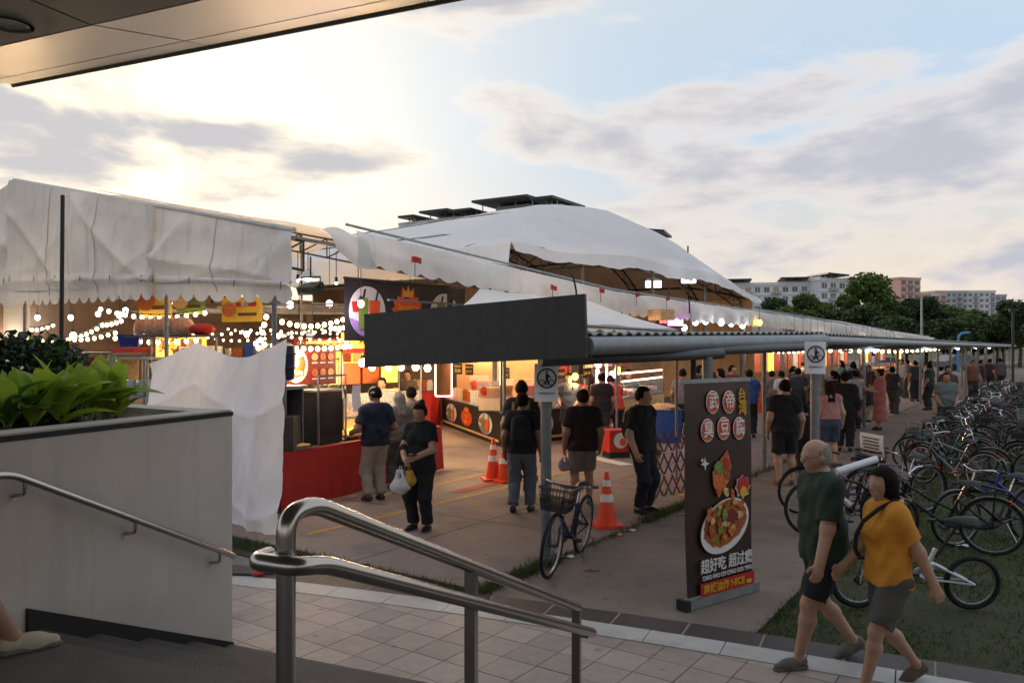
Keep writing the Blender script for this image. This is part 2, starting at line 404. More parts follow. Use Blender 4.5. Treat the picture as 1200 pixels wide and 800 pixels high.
# border arc of the plaza: light kerb pieces, dark granite pieces outside
ARC0 = V(-4.6, 8.34, 0); TH0, CURV = R(-16.0), 1 / 40.0
def arc(s, off=0.0, z=0.0):
    th = TH0 - s * CURV
    x = ARC0.x - (math.sin(th) - math.sin(TH0)) / CURV; y = ARC0.y + (math.cos(th) - math.cos(TH0)) / CURV
    return V(x - math.sin(th) * off, y + math.cos(th) * off, z)
plaza = tag(link('plaza_paving', None), kind='structure'); plaza.empty_display_size = .1
flat('plaza_bed', [arc(s, 0.62) for s in np.linspace(-6, 16, 40)] + [(16, -8, 0), (-14, -8, 0)], -0.022, 'grout')
def seg_piece(name, s0, s1, o0, o1, z0, z1, mat):
    m = MB(); m.prism([arc(s0, o0, z0), arc(s1, o0, z0), arc(s1, o1, z0), arc(s0, o1, z0)], (0, 0, z1 - z0)); m.build(name, mat, plaza, smooth=False)
s = -3.0; i = 0
while s < 13:
    seg_piece('kerb_tile', s + .004, s + .596, 0.005, 0.285, -0.02, 0.004, 'tile_light')
    seg_piece('granite_tile', s + .25 + .011, s + .25 + .589, 0.293, 0.60, -0.02, 0.0, 'granite_dark')
    seg_piece('joint_strip', s + .25 - .009, s + .25 + .009, 0.293, 0.60, -0.02, -0.002, 'grout_light'); s += 0.6
def arc_side(p):
    "signed distance of a point to the arc (positive outside) and the tangent frame there"
    lo, hi = -8.0, 18.0
    for _ in range(40):
        m1 = lo + (hi - lo) * .4; m2 = lo + (hi - lo) * .6
        if (arc(m1) - p).length < (arc(m2) - p).length: hi = m2
        else: lo = m1
    s = (lo + hi) / 2; th = TH0 - s * CURV; nrm = V(-math.sin(th), math.cos(th), 0); q = arc(s)
    return (p - q).dot(nrm), q, nrm
def clip(poly, q, n):
    out = []
    for i in range(len(poly)):
        a, b = poly[i], poly[(i + 1) % len(poly)]; da, db = (a - q).dot(n), (b - q).dot(n)
        if da <= 0: out.append(a)
        if (da < 0) != (db < 0): out.append(a + (b - a) * (da / (da - db)))
    return out
STEP0 = V(-2.05, 5.82, 0)                          # foot of the bottom step at the wall
TS = 0.31; th_ = (TS - 0.007) / 2
tile_me = MB().obox((0, 0, -0.011), D * th_, NN * th_, (0, 0, 0.011)).mesh('paving_tile', 'tile', smooth=False)
rest = MB(); cnt = 0
T0 = V(-1.86, 7.21, 0)
cand = []
for i in range(-40, 40):
    for j in range(-40, 40):
        c = T0 + D * (TS * (i + .5)) + NN * (TS * (j + .5))
        if c.x < -6 or c.x > 10 or c.y < 0.5: continue
        if (c - STEP0).dot(WS) < -0.1 and c.x < 6: continue
        ds, q, n = arc_side(c)
        if ds > 0.24: continue
        px = 600 + F * c.x / c.y; py = 403 + F * 2.35 / c.y
        vis = -10 < px < 1210 and py < 815
        cand.append((0 if vis else 1, c.y, c, ds, q, n))
cand.sort(key=lambda t: (t[0], t[1]))
for vis, _, c, ds, q, n in cand:
    if ds < -0.23:
        if cnt < 300 and not vis:
            link('paving_tile', tile_me, plaza, V(c.x, c.y, rnd.uniform(-.0012, .0012))); cnt += 1
        else: rest.obox(c + V(0, 0, -0.011), D * th_, NN * th_, (0, 0, 0.011))
    else:
        pl = clip([c + D * a * th_ + NN * b * th_ for a, b in ((-1, -1), (1, -1), (1, 1), (-1, 1))], q - n * 0.004, n)
        if len(pl) > 2:
            if cnt < 300 and not vis:
                MB().prism([p + V(0, 0, -0.022) for p in pl], (0, 0, 0.022)).build('paving_tile', 'tile', plaza, smooth=False); cnt += 1
            else: rest.prism([p + V(0, 0, -0.022) for p in pl], (0, 0, 0.022))
tag(rest.build('more_paving_tiles', 'tile', plaza, smooth=False), kind='stuff')

# painted lines on the car park
def strip(name, a, b, w, mat, z=0.004):
    a = Vector(a); b = Vector(b); t = (b - a).normalized(); s_ = V(-t.y, t.x, 0) * (w / 2)
    return MB().poly([V(*(a - s_).xy, z), V(*(b - s_).xy, z), V(*(b + s_).xy, z), V(*(a + s_).xy, z)]).build(name, mat, smooth=False)
for i, (a, b, w, mt) in enumerate((((360, 626), (600, 569), .09, 'yellow_line'), ((600, 569), (760, 527), .09, 'yellow_line'), ((503, 570), (575, 553), .07, 'yellow_line'))):
    tag(strip('painted_line', gp(*a), gp(*b), w, mt, 0.004 + i * .001), kind='structure')
tag(strip('painted_line', gp(533, 577), gp(580, 566), .22, 'red_line', 0.0075), kind='structure')
tag(strip('painted_line', gp(690, 535), gp(735, 545), .3, 'white', 0.0085), kind='structure')

for i in range(9): tag(strip('slab_joint', kp(.02, -1.7 - 2.6 * i), kp(60, -1.7 - 2.6 * i), .018, 'joint', .0022), kind='structure')
for i in range(12): tag(strip('slab_joint', kp(2.4 + 3.2 * i, -.02), kp(2.4 + 3.2 * i, -25), .018, 'joint', .0028), kind='structure')
# ---- stairs
stairs = tag(link('stairs', None), kind='structure')
RISE, RUN = 0.15, 0.37
def sp(m, w, z): p = STEP0 + MS * m + WS * w; return V(p.x, p.y, z)
for i in range(6):
    z1 = RISE * (i + 1); w1 = -RUN * i; w0 = w1 - RUN - (0 if i < 5 else 6.5)
    m = MB(); m.prism([sp(-.05 if i < 5 else -4, w0, z1 - RISE - (.02 if i == 0 else 0)), sp(9, w0, z1 - RISE), sp(9, w1, z1 - RISE), sp(-.05, w1, z1 - RISE - 0)], (0, 0, RISE))
    m.build('step' if i < 5 else 'landing', 'step', stairs, smooth=False)
    m = MB(); m.obox(sp(4.4, w1 + .004, z1 - .03), MS * 4.4, WS * 0.003, (0, 0, .026)); m.build('nosing_edge', 'nosing', stairs, smooth=False)

# ---- planter with parapet wall
WA = V(-2.07, 5.87, 0); WD = V(0.39, 0.921, 0); WB = WA - WD * 5.2; WN = V(0.921, -0.39, 0)
ZT = 1.85
pl = thing('planter_wall', 'grey plastered planter wall beside the stairs, coped, with a handrail', 'wall')
P1 = WA; P2 = WB; P3 = WB - WN * 3.2 ; P4 = WA - WN * 1.25 + WD * 0.15
def wallseg(a, b, th, z0, z1, name, mat, par, inset=0):
    t = (b - a).normalized(); nn = V(t.y, -t.x, 0)
    m = MB(); m.prism([V(a.x, a.y, z0), V(b.x, b.y, z0), V(*(b - nn * th).xy, z0), V(*(a - nn * th).xy, z0)], (0, 0, z1 - z0)); return m.build(name, mat, par, smooth=False)
wallseg(P2, P1, 0.2, 0.001, ZT - 0.03, 'wall_face', 'plaster', pl)
wallseg(P1 - WN * .2, P4, 0.2, 0.001, ZT - 0.031, 'end_wall', 'plaster', pl)
wallseg(P3, P2 - WN * .2, 0.2, 0.001, ZT - 0.031, 'end_wall', 'plaster', pl)
m = MB(); m.prism([V(p.x, p.y, ZT - 0.028) for p in (P2 + WN * .006 - WD * .01, P1 + WN * .006 + WD * .006, P1 - WN * .21 + WD * .006, P2 - WN * .21 - WD * .01)], (0, 0, 0.028)); m.build('coping_edge', 'black_trim', pl, smooth=False)
m = MB(); m.prism([V(p.x, p.y, ZT + 0.002) for p in (P2 + WN * -.006, P1 + WN * -.006, P1 - WN * .205, P2 - WN * .205)], (0, 0, 0.012)); m.build('coping', 'coping', pl, smooth=False)
m = MB(); m.prism([V(p.x, p.y, ZT - 0.028) for p in (P1 - WN * .214 + WD * .01, P4 + WD * .01, P4 - WD * .2, P1 - WN * .214 - WD * .2)], (0, 0, 0.04)); m.build('coping', 'coping', pl, smooth=False)
m = MB(); m.poly([V(p.x, p.y, ZT - 0.1) for p in (P2 - WN * .2, P1 - WN * .2, P4, P3)]); m.build('soil', 'soil', pl, smooth=False)
# sloping black skirting at the foot of the wall face
sk0 = WA - WD * 1.60; m = MB()
a0 = V(*(WA + WN * .004).xy, 0.004); b0 = V(*(sk0 + WN * .004).xy, 0.66)
m.prism([a0, V(a0.x, a0.y, .15), b0 + V(0, 0, .23), b0], WN * .014); m.build('skirting', 'black_trim', pl, smooth=False)
# handrail on the wall
def rail_pts(pts, n=6, r=0.06):
    "round the corners of a polyline"
    out = [Vector(pts[0])]
    for i in range(1, len(pts) - 1):
        p = Vector(pts[i]); a = (Vector(pts[i - 1]) - p); b = (Vector(pts[i + 1]) - p); rr = min(r, a.length * .49, b.length * .49)
        pa = p + a.normalized() * rr; pb = p + b.normalized() * rr
        for k in range(n + 1):
            t = k / n; out.append(pa * (1 - t) ** 2 + p * 2 * t * (1 - t) + pb * t * t)
    return out + [Vector(pts[-1])]
ra = V(*(WA - WD * .14 + WN * .09).xy, .845); rb = V(*(WA - WD * 1.75 + WN * .09).xy, 1.66); rc = rb - WD * 2.2 + V(0, 0, 0.05)
hr = thing('wall_handrail', 'single steel handrail fixed to the grey planter wall', 'handrail')
MB().tube(rail_pts([ra + WD * .05 + V(0, 0, -.03), ra, rb, rc], 5, .08), 0.021, 14).build('rail', 'steel', hr)
MB().sph(ra + WD * .052 + V(0, 0, -.031), .0215, 12, 8).build('rail_end', 'steel', hr)
for t in (0.05, 0.50, 0.95):
    p = ra.lerp(rb, t); MB().tube(rail_pts([p + V(0, 0, -.015), p + V(0, 0, -.085), p + V(0, 0, -.095) - WN * .088], 5, .05), 0.011, 10).build('bracket', 'steel', hr)

# ---- free-standing double handrail on the stairs
H0 = V(-0.585, 2.10, 1.95); H1 = V(0.355, 4.22, 0.945); hdir = (H1 - H0).normalized(); hflat = V(hdir.x, hdir.y, 0).normalized(); hs = V(hflat.y, -hflat.x, 0)
hs_ = thing('stair_handrail', 'double-rail brushed steel handrail standing on the stairs', 'handrail')
off = V(0, 0, -.02)
MB().tube(rail_pts([V(H0.x, H0.y, 1.72) - hflat * .02, V(H0.x, H0.y, 1.90) - hflat * .02, H0 + hdir * .10, H1 - hdir * .02], 9, .12), 0.0255, 18).build('upper_rail', 'steel', hs_)
MB().tube([V(H0.x, H0.y, 0.9) - hflat * .02, V(H0.x, H0.y, 1.74) - hflat * .02], 0.0250, 18).build('post', 'steel', hs_)
lo0 = H0 + V(0, 0, -.165) + hs * .065; lo1 = H1 + V(0, 0, -.115) + hs * .065
MB().tube(rail_pts([lo0 - hs * .13 - hflat * .005, lo0 - hs * .13 - hflat * .065, lo0 - hflat * .065 , lo0 + hdir * .06, lo1 + hdir * .02, lo1 + hdir * .06 - hs * .005, lo1 + hdir * .06 - hs * .06], 6, .05), 0.0245, 16).build('lower_rail', 'steel', hs_)
for u, zb in ((0.455, 0.45), (0.985, 0.0)):
    p = H0.lerp(H1, u); MB().bar(V(p.x, p.y, zb), p + V(0, 0, -.01), 0.045, 0.03, up=hflat).build('post', 'steel', hs_, smooth=False)
    MB().bar(p + V(0, 0, -.13), p + V(0, 0, -.13) + hs * .07, 0.04, 0.03).build('bracket', 'pole_dark' if u < .9 else 'steel', hs_, smooth=False)

# ---- station canopy above and the station's back wall
ZC = 4.235
C0 = V(-3.67, 5.89, 0)
def cpnt(m, w, z): p = C0 + MS * m + WS * w; return V(p.x, p.y, z)
can = thing('station_canopy', 'dark panelled station canopy with pale metal edge panels and downlights', 'canopy')
L_ = 16.0
MB().tube([cpnt(-.05, 0, ZC + .04), cpnt(L_, 0, ZC + .04)], 0.018, 10).build('edge_lip', 'fascia', can)
edges = [-.02] + [.28 + 1.62 * k for k in range(10)]
for i in range(10):
    m0, m1 = edges[i], edges[i + 1] - .02
    MB().prism([cpnt(m0, -.03, ZC + .035), cpnt(m1, -.03, ZC + .035), cpnt(m1, -.22, ZC - .005), cpnt(m0, -.22, ZC - .005)], (0, 0, .03)).build('lip_panel', 'soffit_light', can, smooth=False)
    MB().prism([cpnt(m0, -.235, ZC - .008), cpnt(m1, -.235, ZC - .008), cpnt(m1, -.87, ZC - .145), cpnt(m0, -.87, ZC - .145)], (0, 0, .03)).build('edge_panel', 'soffit_light', can, smooth=False)
    for r_ in range(6):
        w0 = -.89 - 1.25 * r_; MB().prism([cpnt(m0, w0, ZC - .15), cpnt(m1, w0, ZC - .15), cpnt(m1, w0 - 1.23, ZC - .15), cpnt(m0, w0 - 1.23, ZC - .15)], (0, 0, .03)).build('soffit_panel', 'soffit', can, smooth=False)
MB().prism([cpnt(-.05, -.03, ZC + .16), cpnt(L_, -.03, ZC + .16), cpnt(L_, -8.6, ZC + .16), cpnt(-.05, -8.6, ZC + .16)], (0, 0, .25)).build('roof_slab', 'fascia', can, smooth=False)
for i in range(3):
    for r_ in range(2):
        c = cpnt(1.62 * i + 1.5, -1.08 - 2.5 * r_, ZC - .152)
        m = MB(); m.lathe([(.105, -.012), (.105, 0), (.085, 0), (.075, .06), (.0, .06)], 20, c, caps=False)
        dl = m.build('downlight', 'chrome', can)
        MB().lathe([(.122, -.006), (.122, .002), (.104, .002), (.104, -.006)], 20, c, caps=False).build('trim_ring', 'soffit', dl)
for i, (m_, w_) in enumerate(((3.0, -8.2), (12.0, -8.2))):
    MB().tube([cpnt(m_, w_, 0.88), cpnt(m_, w_, ZC + .2)], .2, 16).build('column', 'soffit', can)
# ================================================================== covered walkway
wk = thing('covered_walkway', 'long low covered walkway with corrugated roof, round gutter and grey posts', 'walkway')
A0 = V(0.74, 8.0, 0); A1 = V(4.8, 12.2, 0); ad = (A1 - A0).normalized()
LW = -NN                                             # towards the left side of the roof
def corr(a, b, wvec, za, zb, drop, name, n):
    "corrugated sheet from edge a-b, going sideways by wvec and dropping"
    m = MB(); k = n * 4
    def fn(u, v):
        p = a.lerp(b, u) + wvec * v; ph = (u * n) % 1.0
        return V(p.x, p.y, za + (zb - za) * u - drop * v + (0.022 if ph < .5 else 0) )
    pts_t = []
    for i in range(k + 1):
        u = i / k; ph = i % 4; h = 0.028 if ph in (1, 2) else 0.0
        for v in (0, 1):
            p = a.lerp(b, u) + wvec * v; m.v.append(V(p.x, p.y, za + (zb - za) * u - drop * v + h))
    for i in range(k): m._f((2 * i, 2 * i + 2, 2 * i + 3, 2 * i + 1))
    b0 = len(m.v)
    m.v += [p + V(0, 0, -.012) for p in m.v[:b0]]
    for i in range(k):
        m._f((b0 + 2 * i + 1, b0 + 2 * i + 3, b0 + 2 * i + 2, b0 + 2 * i)); m._f((2 * i, b0 + 2 * i, b0 + 2 * i + 2, 2 * i + 2))
    return m.build(name, 'galv', wk, smooth=False)
corr(A0, A1, LW * 2.8, 2.445, 2.52, .15, 'roof_sheet', 34)
MB().tube([A0 + ad * .02 + V(0, 0, 2.33), A1 + V(0, 0, 2.40)], .095, 18).build('gutter', 'pipe_grey', wk)
B0 = A1 + D * .05; B1 = A1 + D * 62
corr(B0, B1, LW * 2.8, 2.50, 2.28, .12, 'roof_sheet', 260)
MB().tube([B0 + V(0, 0, 2.40), B1 + V(0, 0, 2.17)], .075, 12).build('gutter', 'pipe_grey', wk)
MB().bar(B0 + LW * 1.45 + V(0, 0, 2.30), B1 + LW * 1.45 + V(0, 0, 2.08), .1, .12).build('ridge_beam', 'beam_dark', wk, smooth=False)
# long beam and posts of the first section
PO = [V(0.37, 8.62, 0), V(2.32, 9.42, 0), V(4.16, 10.9, 0)]
bm0 = V(0.30, 8.45, 2.17); bm1 = V(2.52, 9.52, 2.235)
MB().tube([bm0, bm1], .062, 16).build('beam', 'beam_dark', wk)
MB().tube([V(2.3, 9.6, 2.27), V(4.6, 11.7, 2.31)], .06, 12).build('beam', 'beam_dark', wk)
for p in (0.1, .36, .62, .88):
    q = A0.lerp(A1, p); MB().bar(q + LW * .05 + V(0, 0, 2.36 + .06 * p), q + LW * 2.75 + V(0, 0, 2.22 + .06 * p), .06, .08).build('rafter', 'beam_dark', wk, smooth=False)
MB().tube([PO[0] + V(0, 0, -.03), PO[0] + V(0, 0, 2.2)], .058, 16).build('post', 'pole_grey', wk)
MB().tube([PO[0] + V(0, 0, -.025), PO[0] + V(0, 0, .05)], .1, 16).build('post_base', 'pole_grey', wk)
MB().tube([PO[1] + V(0, 0, -.03), PO[1] + V(0, 0, 2.2)], .062, 14).build('post', 'pole_grey', wk)
MB().tube([V(2.35, 10.3, 0), V(2.35, 10.3, 2.25)], .04, 12).build('post', 'pole_dark', wk)
MB().tube([PO[2] + V(0, 0, -.03), PO[2] + V(0, 0, 2.35)], .062, 14).build('post', 'pole_grey', wk)
row = [8.98, 13.4, 18.2] + [23.8 + 5.4 * i for i in range(8)]
for i, dd in enumerate(row):
    p = kp(dd, -.02); r_ = .048 if i else .042
    zt = 2.42 - .0035 * dd
    MB().tube([p + V(0, 0, -.02), p + V(0, 0, zt)], r_, 12).build('post', 'pole_grey', wk)
    MB().bar(p - NN * 1.0 + V(0, 0, zt - .06), p + NN * 1.5 + V(0, 0, zt - .02), .06, .09).build('rafter', 'beam_dark', wk, smooth=False)
    if i > 2:
        p2 = kp(dd + 1.2, 1.45); MB().tube([p2 + V(0, 0, -.05), p2 + V(0, 0, zt)], r_ * .8, 10).build('post', 'pole_grey', wk)
for i in range(14):
    p = kp(14 + 3.6 * i, .3); MB().bar(p + V(0, 0, 2.19 - .011 * i), p + D * .9 + V(0, 0, 2.18 - .011 * i), .06, .05).build('tube_lamp', 'bulb_white' if i % 3 == 1 else 'white', wk, smooth=False)
# dark board across the near end of the roof
bd = thing('fascia_board', 'long blank matt black signboard across the near end of the walkway roof', 'board')
b_r = V(0.765, 7.94, 0); b_l = V(-1.71, 9.36, 0)
nrm = (b_l - b_r).normalized(); bn = V(nrm.y, -nrm.x, 0)
m = MB(); m.prism([V(b_r.x, b_r.y, 2.215), V(b_r.x - .02, b_r.y + .01, 2.85), V(b_l.x, b_l.y, 2.70), V(b_l.x, b_l.y, 2.075)], bn * -.05); m.build('panel', 'board_black', bd, smooth=False)
m = MB(); m.bar(V(b_r.x, b_r.y, 2.24) - bn * -.08, V(b_l.x, b_l.y, 2.10) - bn * -.08, .04, .05)
for t in (.08, .5, .92):
    q = b_r.lerp(b_l, t); m.bar(V(q.x, q.y, 2.25 - .14 * t) + bn * .075, V(q.x, q.y, 2.80 - .14 * t) + bn * .075, .04, .04)
m.build('back_frame', 'pole_dark', bd, smooth=False)

# dismount signs on two posts
def dismount_sign(post, zc, k, label, yaw):
    t = thing('dismount_sign', label, 'sign', post + V(0, 0, zc), yaw, 'dismount signs on the walkway posts')
    w, h = .135 * k, .215 * k
    r0 = .066
    MB().grid(lambda u, v: ((u - .5) * 2 * w, -r0 - .012 - .02 * (1 - abs(u - .5) * 2) ** .5 + .05 * (abs(u - .5) * 2) ** 2, (v - .5) * 2 * h), 10, 4).build('sign_sheet', 'paper', t)
    yy = -r0 - .036; cz = .05 * k
    MB().torus((0, yy, cz), .105 * k, .009, 'Y', 30, 6).build('ring', 'black', t)
    def flatp(pts, name): MB().prism([(x * k, yy - .004, cz + z * k) for x, z in pts], (0, .005, 0)).build(name, 'black', t, smooth=False)
    MB().sph((-.0 * k, yy, cz + .072 * k), (.014 * k, .006, .015 * k), 10, 6).build('walker_head', 'black', t)
    flatp([(-.016, .052), (.018, .052), (.024, .01), (.012, -.01), (-.014, -.01)], 'walker_body')
    flatp([(-.012, -.01), (.0, -.01), (-.006, -.078), (-.02, -.078)], 'walker_leg'); flatp([(.0, -.01), (.012, -.01), (.026, -.078), (.012, -.078)], 'walker_leg')
    flatp([(.018, .045), (.05, .008), (.044, .0), (.014, .03)], 'walker_arm')
    for cx in (-.055, .055): MB().torus((cx * k, yy, cz - .047 * k), .03 * k, .0045, 'Y', 18, 5).build('cycle_wheel', 'black', t)
    flatp([(-.055, -.05), (.0, -.03), (.05, -.012), (.05, -.022), (0, -.042), (-.055, -.056)], 'cycle_frame')
    lettering('DISMOUNT & PUSH', V(0, yy - .002, -.118 * k), (1, 0, 0), (0, 0, 1), .022 * k, 'black', t)
dismount_sign(PO[0], 2.35 - 47 * 8.62 / F + .02, 0.95, 'white walk-your-bicycle sign on the post behind the blue bicycle', R(2))
dismount_sign(PO[2], 2.35 - 16 * 10.9 / F, 1.02, 'white walk-your-bicycle sign on the post behind the old man', R(-14))

# ================================================================== tents
def tarp_strip(a, b, z0, z1, scal, name, mat, par, seg=.28, wob=.03, out=NN, seed=0.0, bulge=.08, fall=0.0):
    "hanging valance from z1 down to z0 with a scalloped hem"
    a = Vector(a); b = Vector(b); L0 = (b - a).length; n = max(2, int(L0 / seg)); k = 6
    m = MB(); nv = 6
    def fn(u, v):
        p = a.lerp(b, u); x = u * L0
        zb = z0 - (scal * abs(math.sin(math.pi * u * n)) ** .6 if v < 1e-6 else 0) + .04 * noise1(x * .35, seed)
        z = zb + (z1 - zb) * v - fall * u
        o = (wob * noise1(x * 1.3 + v * 2, seed) + bulge * math.sin(v * math.pi) + (.018 * math.sin(math.pi * u * n * 2) * (1 - v) ** 3))
        return p + out * o + V(0, 0, z)
    m.grid(fn, n * k, nv); return m.build(name, mat, par)
mt = thing('market_tent', 'long white tarpaulin market tent with scalloped eaves and grey end panels', 'tent')
ZE, ZR, HW = 3.72, 5.2, 7.4        # eave top, ridge, half width
LEN = 62
def ze(a): return ZE + .04 if a < 1 else ZE + .20 - .055 * (min(a, 9) - 1) - .0125 * max(0.0, a - 9)
def roofz(b, a=0.0): return ze(a) + (ZR - ZE) * min(b / HW, 2 - b / HW)
def roof(a0, a1, na, name, b0=0.0, b1=HW, mat='tarp'):
    m = MB()
    def fn(u, v):
        a = a0 + (a1 - a0) * u; b = b0 + (b1 - b0) * v
        sag = .05 * abs(math.sin(math.pi * a / 2.7)) * 1.0 + .02 * noise1(a * 1.1, b * 1.3)
        return tp(a, b, roofz(b, a) - sag)
    m.grid(fn, na, 14); return m.build(name, mat, mt)
for i in range(16):
    _in = 1 < i < 7
    roof(1.3 + 3.9 * i, 1.3 + 3.9 * (i + 1) - .0, 14, 'roof_panel', 0.0, 1.25 if _in else HW)
for i in (0, 4, 5, 6, 7): roof(-.02 + 7.8 * i, -.02 + 7.8 * (i + 1), 8, 'roof_panel', HW, 2 * HW)
# ropes over the roof
for i in range(1, 12):
    a = 1.3 + 3.9 * i; MB().tube([tp(a, -.02, roofz(0, a) - .01)] + [tp(a + .05, b, roofz(b, a) + .02) for b in np.linspace(.3, HW if a < 9 or a > 28 else 1.2, 8)], .012, 5).build('rope', 'pole_grey', mt)
MB().tube([tp(1.1, .15, roofz(.15, 1.1) + .06), tp(9, .1, roofz(.1, 9) + .05), tp(60, .1, roofz(.1, 60) + .05)], .02, 6).build('eave_pipe', 'galv', mt)
# long eave valance with scallops
for i in range(15):
    a0 = 1.15 + 4.0 * i; tarp_strip(tp(a0, 0), tp(a0 + 4.02, 0), ze(a0) - .44 + .015 * (i % 3), ze(a0), .06, 'valance', 'tarp', mt, .42, .02, NN, i * 1.7, .03, ze(a0) - ze(a0 + 4.02))
# folded-back corner of the valance
m = MB(); m.grid(lambda u, v: tp(.55 + .75 * u + .25 * v, .02 - .05 * math.sin(v * 3) , ZE + .15 - (.5 - .2 * (1 - u)) * v + .05 * math.sin(u * 5 + v * 2)), 8, 8); m.build('valance', 'tarp', mt)
# end panels facing the station
E_SPLIT = 3.0
def end_panel(b0, b1, n, name, seed, skirt0, skirt1, shift=.0):
    m = MB()
    def fn(u, v):
        b = b0 + (b1 - b0) * u; zt = roofz(b) + .03; zb = (skirt0 + (skirt1 - skirt0) * u) - .11 * abs(math.sin(math.pi * u * n)) ** .6 * (1 if v < 1e-6 else 0)
        z = zb + (zt - zb) * v
        q1 = b * .9 + z * .55 + .5 * math.sin(z * 1.3 + seed); q2 = b * .55 - z * 1.15 + .6 * math.sin(b * .7 + seed * 2)
        r1 = (1 - abs(math.sin(q1 * 1.25 + seed))) ** 3; r2 = (1 - abs(math.sin(q2 * 1.6 + seed * 1.7))) ** 4; r3 = (1 - abs(math.sin(b * .9 + z * 3.1 + seed + .4 * math.sin(b * 2.2)))) ** 4
        o = (.085 * r1 + .07 * r2 + .05 * r3 * (1 - v)) * math.sin(v * math.pi) ** .6 + .05 * math.sin(u * math.pi) * math.sin(v * math.pi) + .02 * noise1(b * 2.3, seed) * (1 - v)
        o += .045 * math.exp(-((v - .16) / .03) ** 2) * (1 + .4 * noise1(b * 3, seed))   # sagging batten roll
        o += shift
        return tp(-.02, b, z) - D * (o + .02)
    m.grid(fn, n * 6, 34); pn = m.build(name, 'tarp_grey', mt)
    for u in np.linspace(0, 1, max(2, int((b1 - b0) / 1.25) + 1))[1:-1]: MB().tube([fn(u, v) - D * .004 for v in np.linspace(.02, .99, 24)], .011, 4).build('seam', 'tarp_grey', pn)
    for u in np.linspace(.04, .96, max(2, int((b1 - b0) / .7))): MB().tube([fn(u, .2) - D * .03, fn(u, .2) - D * .035 - V(0, 0, .10)], .006, 4).build('tie_cord', 'pole_dark', pn)
    return pn
end_panel(-.12, E_SPLIT, 9, 'end_panel', 1.0, 2.96, 3.10)
end_panel(E_SPLIT - .12, 7.4, 15, 'end_panel', 4.4, 3.10, 3.12, .07)
end_panel(7.38, 14.8, 15, 'end_panel', 7.4, 3.12, 2.9)
m = MB(); m.tube([tp(-.06, -.1, 3.12), tp(-.09, 1.6, 3.20), tp(-.07, 3.0, 3.26), tp(-.12, 5, 3.22), tp(-.1, 7.4, 3.28)], .02, 6); m.build('batten', 'tarp_grey', mt)
m = MB(); m.tube([tp(-.03, b, roofz(b) + .035) for b in np.linspace(-.12, 7.4, 12)], .035, 8); m.build('edge_roll', 'tarp_grey', mt)
# tent posts
for b, r_ in ((.5, .035), (2.96, .032), (7.4, .04), (14, .04)): MB().tube([tp(.16, b, 0), tp(.16, b, roofz(b) - .03)], r_, 10).build('post', 'pole_grey', mt)
for i in range(1, 15):
    p = tp(4.3 * i + .5, .08); MB().tube([p, p + V(0, 0, ze(4.3 * i) - .12)], .03, 8).build('post', 'pole_grey', mt)
for i in (1, 5, 6, 7, 8):
    p = tp(6 * i + .5, HW); MB().tube([p, p + V(0, 0, ZR - .1 - .021 * max(0, 6 * i - 9))], .03, 8).build('post', 'pole_grey', mt)
# roof trusses: each truss one part
def truss(a):
    m = MB(); n = 9; t_ = [tp(a, .15 + (HW - .15) * i / n, roofz(.15 + (HW - .15) * i / n, a) - .1) for i in range(n + 1)]; bt = [p - V(0, 0, .38) for p in t_]
    for l in (t_, bt):
        for i in range(n): m.bar(l[i], l[i + 1], .035)
    for i in range(n): m.bar(t_[i], bt[i + 1], .022); m.bar(bt[i], t_[i], .022)
    m.build('truss', 'pole_dark', mt, smooth=False)
for a in (.35, 4.4, 8.5, 30): truss(a)
for i, b in enumerate((.3, 1.8, 3.5, 5.2, 6.9)):
    m = MB(); m.bar(tp(.2, b, roofz(b) - .08), tp(9, b, roofz(b, 9) - .08), .035); m.build('purlin', 'pole_grey', mt, smooth=False)
for i in range(10):
    b = .4 + .85 * i; m = MB(); m.bar(tp(2.2, b, 3.02), tp(10, b, 3.02 + .02 * i), .03); m.build('ceiling_bar', 'pole_grey', mt, smooth=False)
# inner hangings that close the view between the stalls
def drape(name, p0, p1, z0, z1, mat, par, seed=1.0, amp=.05):
    p0 = Vector(p0); p1 = Vector(p1); nn = V(p1.y - p0.y, p0.x - p1.x, 0).normalized(); L0 = (p1 - p0).length
    m = MB(); m.grid(lambda u, v: p0.lerp(p1, u) + nn * (amp * noise1(u * L0 * 2.2, seed + v * .6) * (1.1 - v)) + V(0, 0, z0 + (z1 - z0) * v), max(6, int(L0 * 5)), 6); return m.build(name, mat, par)
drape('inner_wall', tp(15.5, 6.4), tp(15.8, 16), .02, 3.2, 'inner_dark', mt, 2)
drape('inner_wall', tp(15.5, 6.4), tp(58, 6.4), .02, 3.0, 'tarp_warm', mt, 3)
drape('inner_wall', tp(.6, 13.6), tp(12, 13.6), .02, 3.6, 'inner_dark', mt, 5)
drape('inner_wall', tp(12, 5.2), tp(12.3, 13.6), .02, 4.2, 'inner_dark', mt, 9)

drape('side_wall', tp(.3, 7.55), tp(.3, 8.6), .02, 3.3, 'tarp', mt, 6)
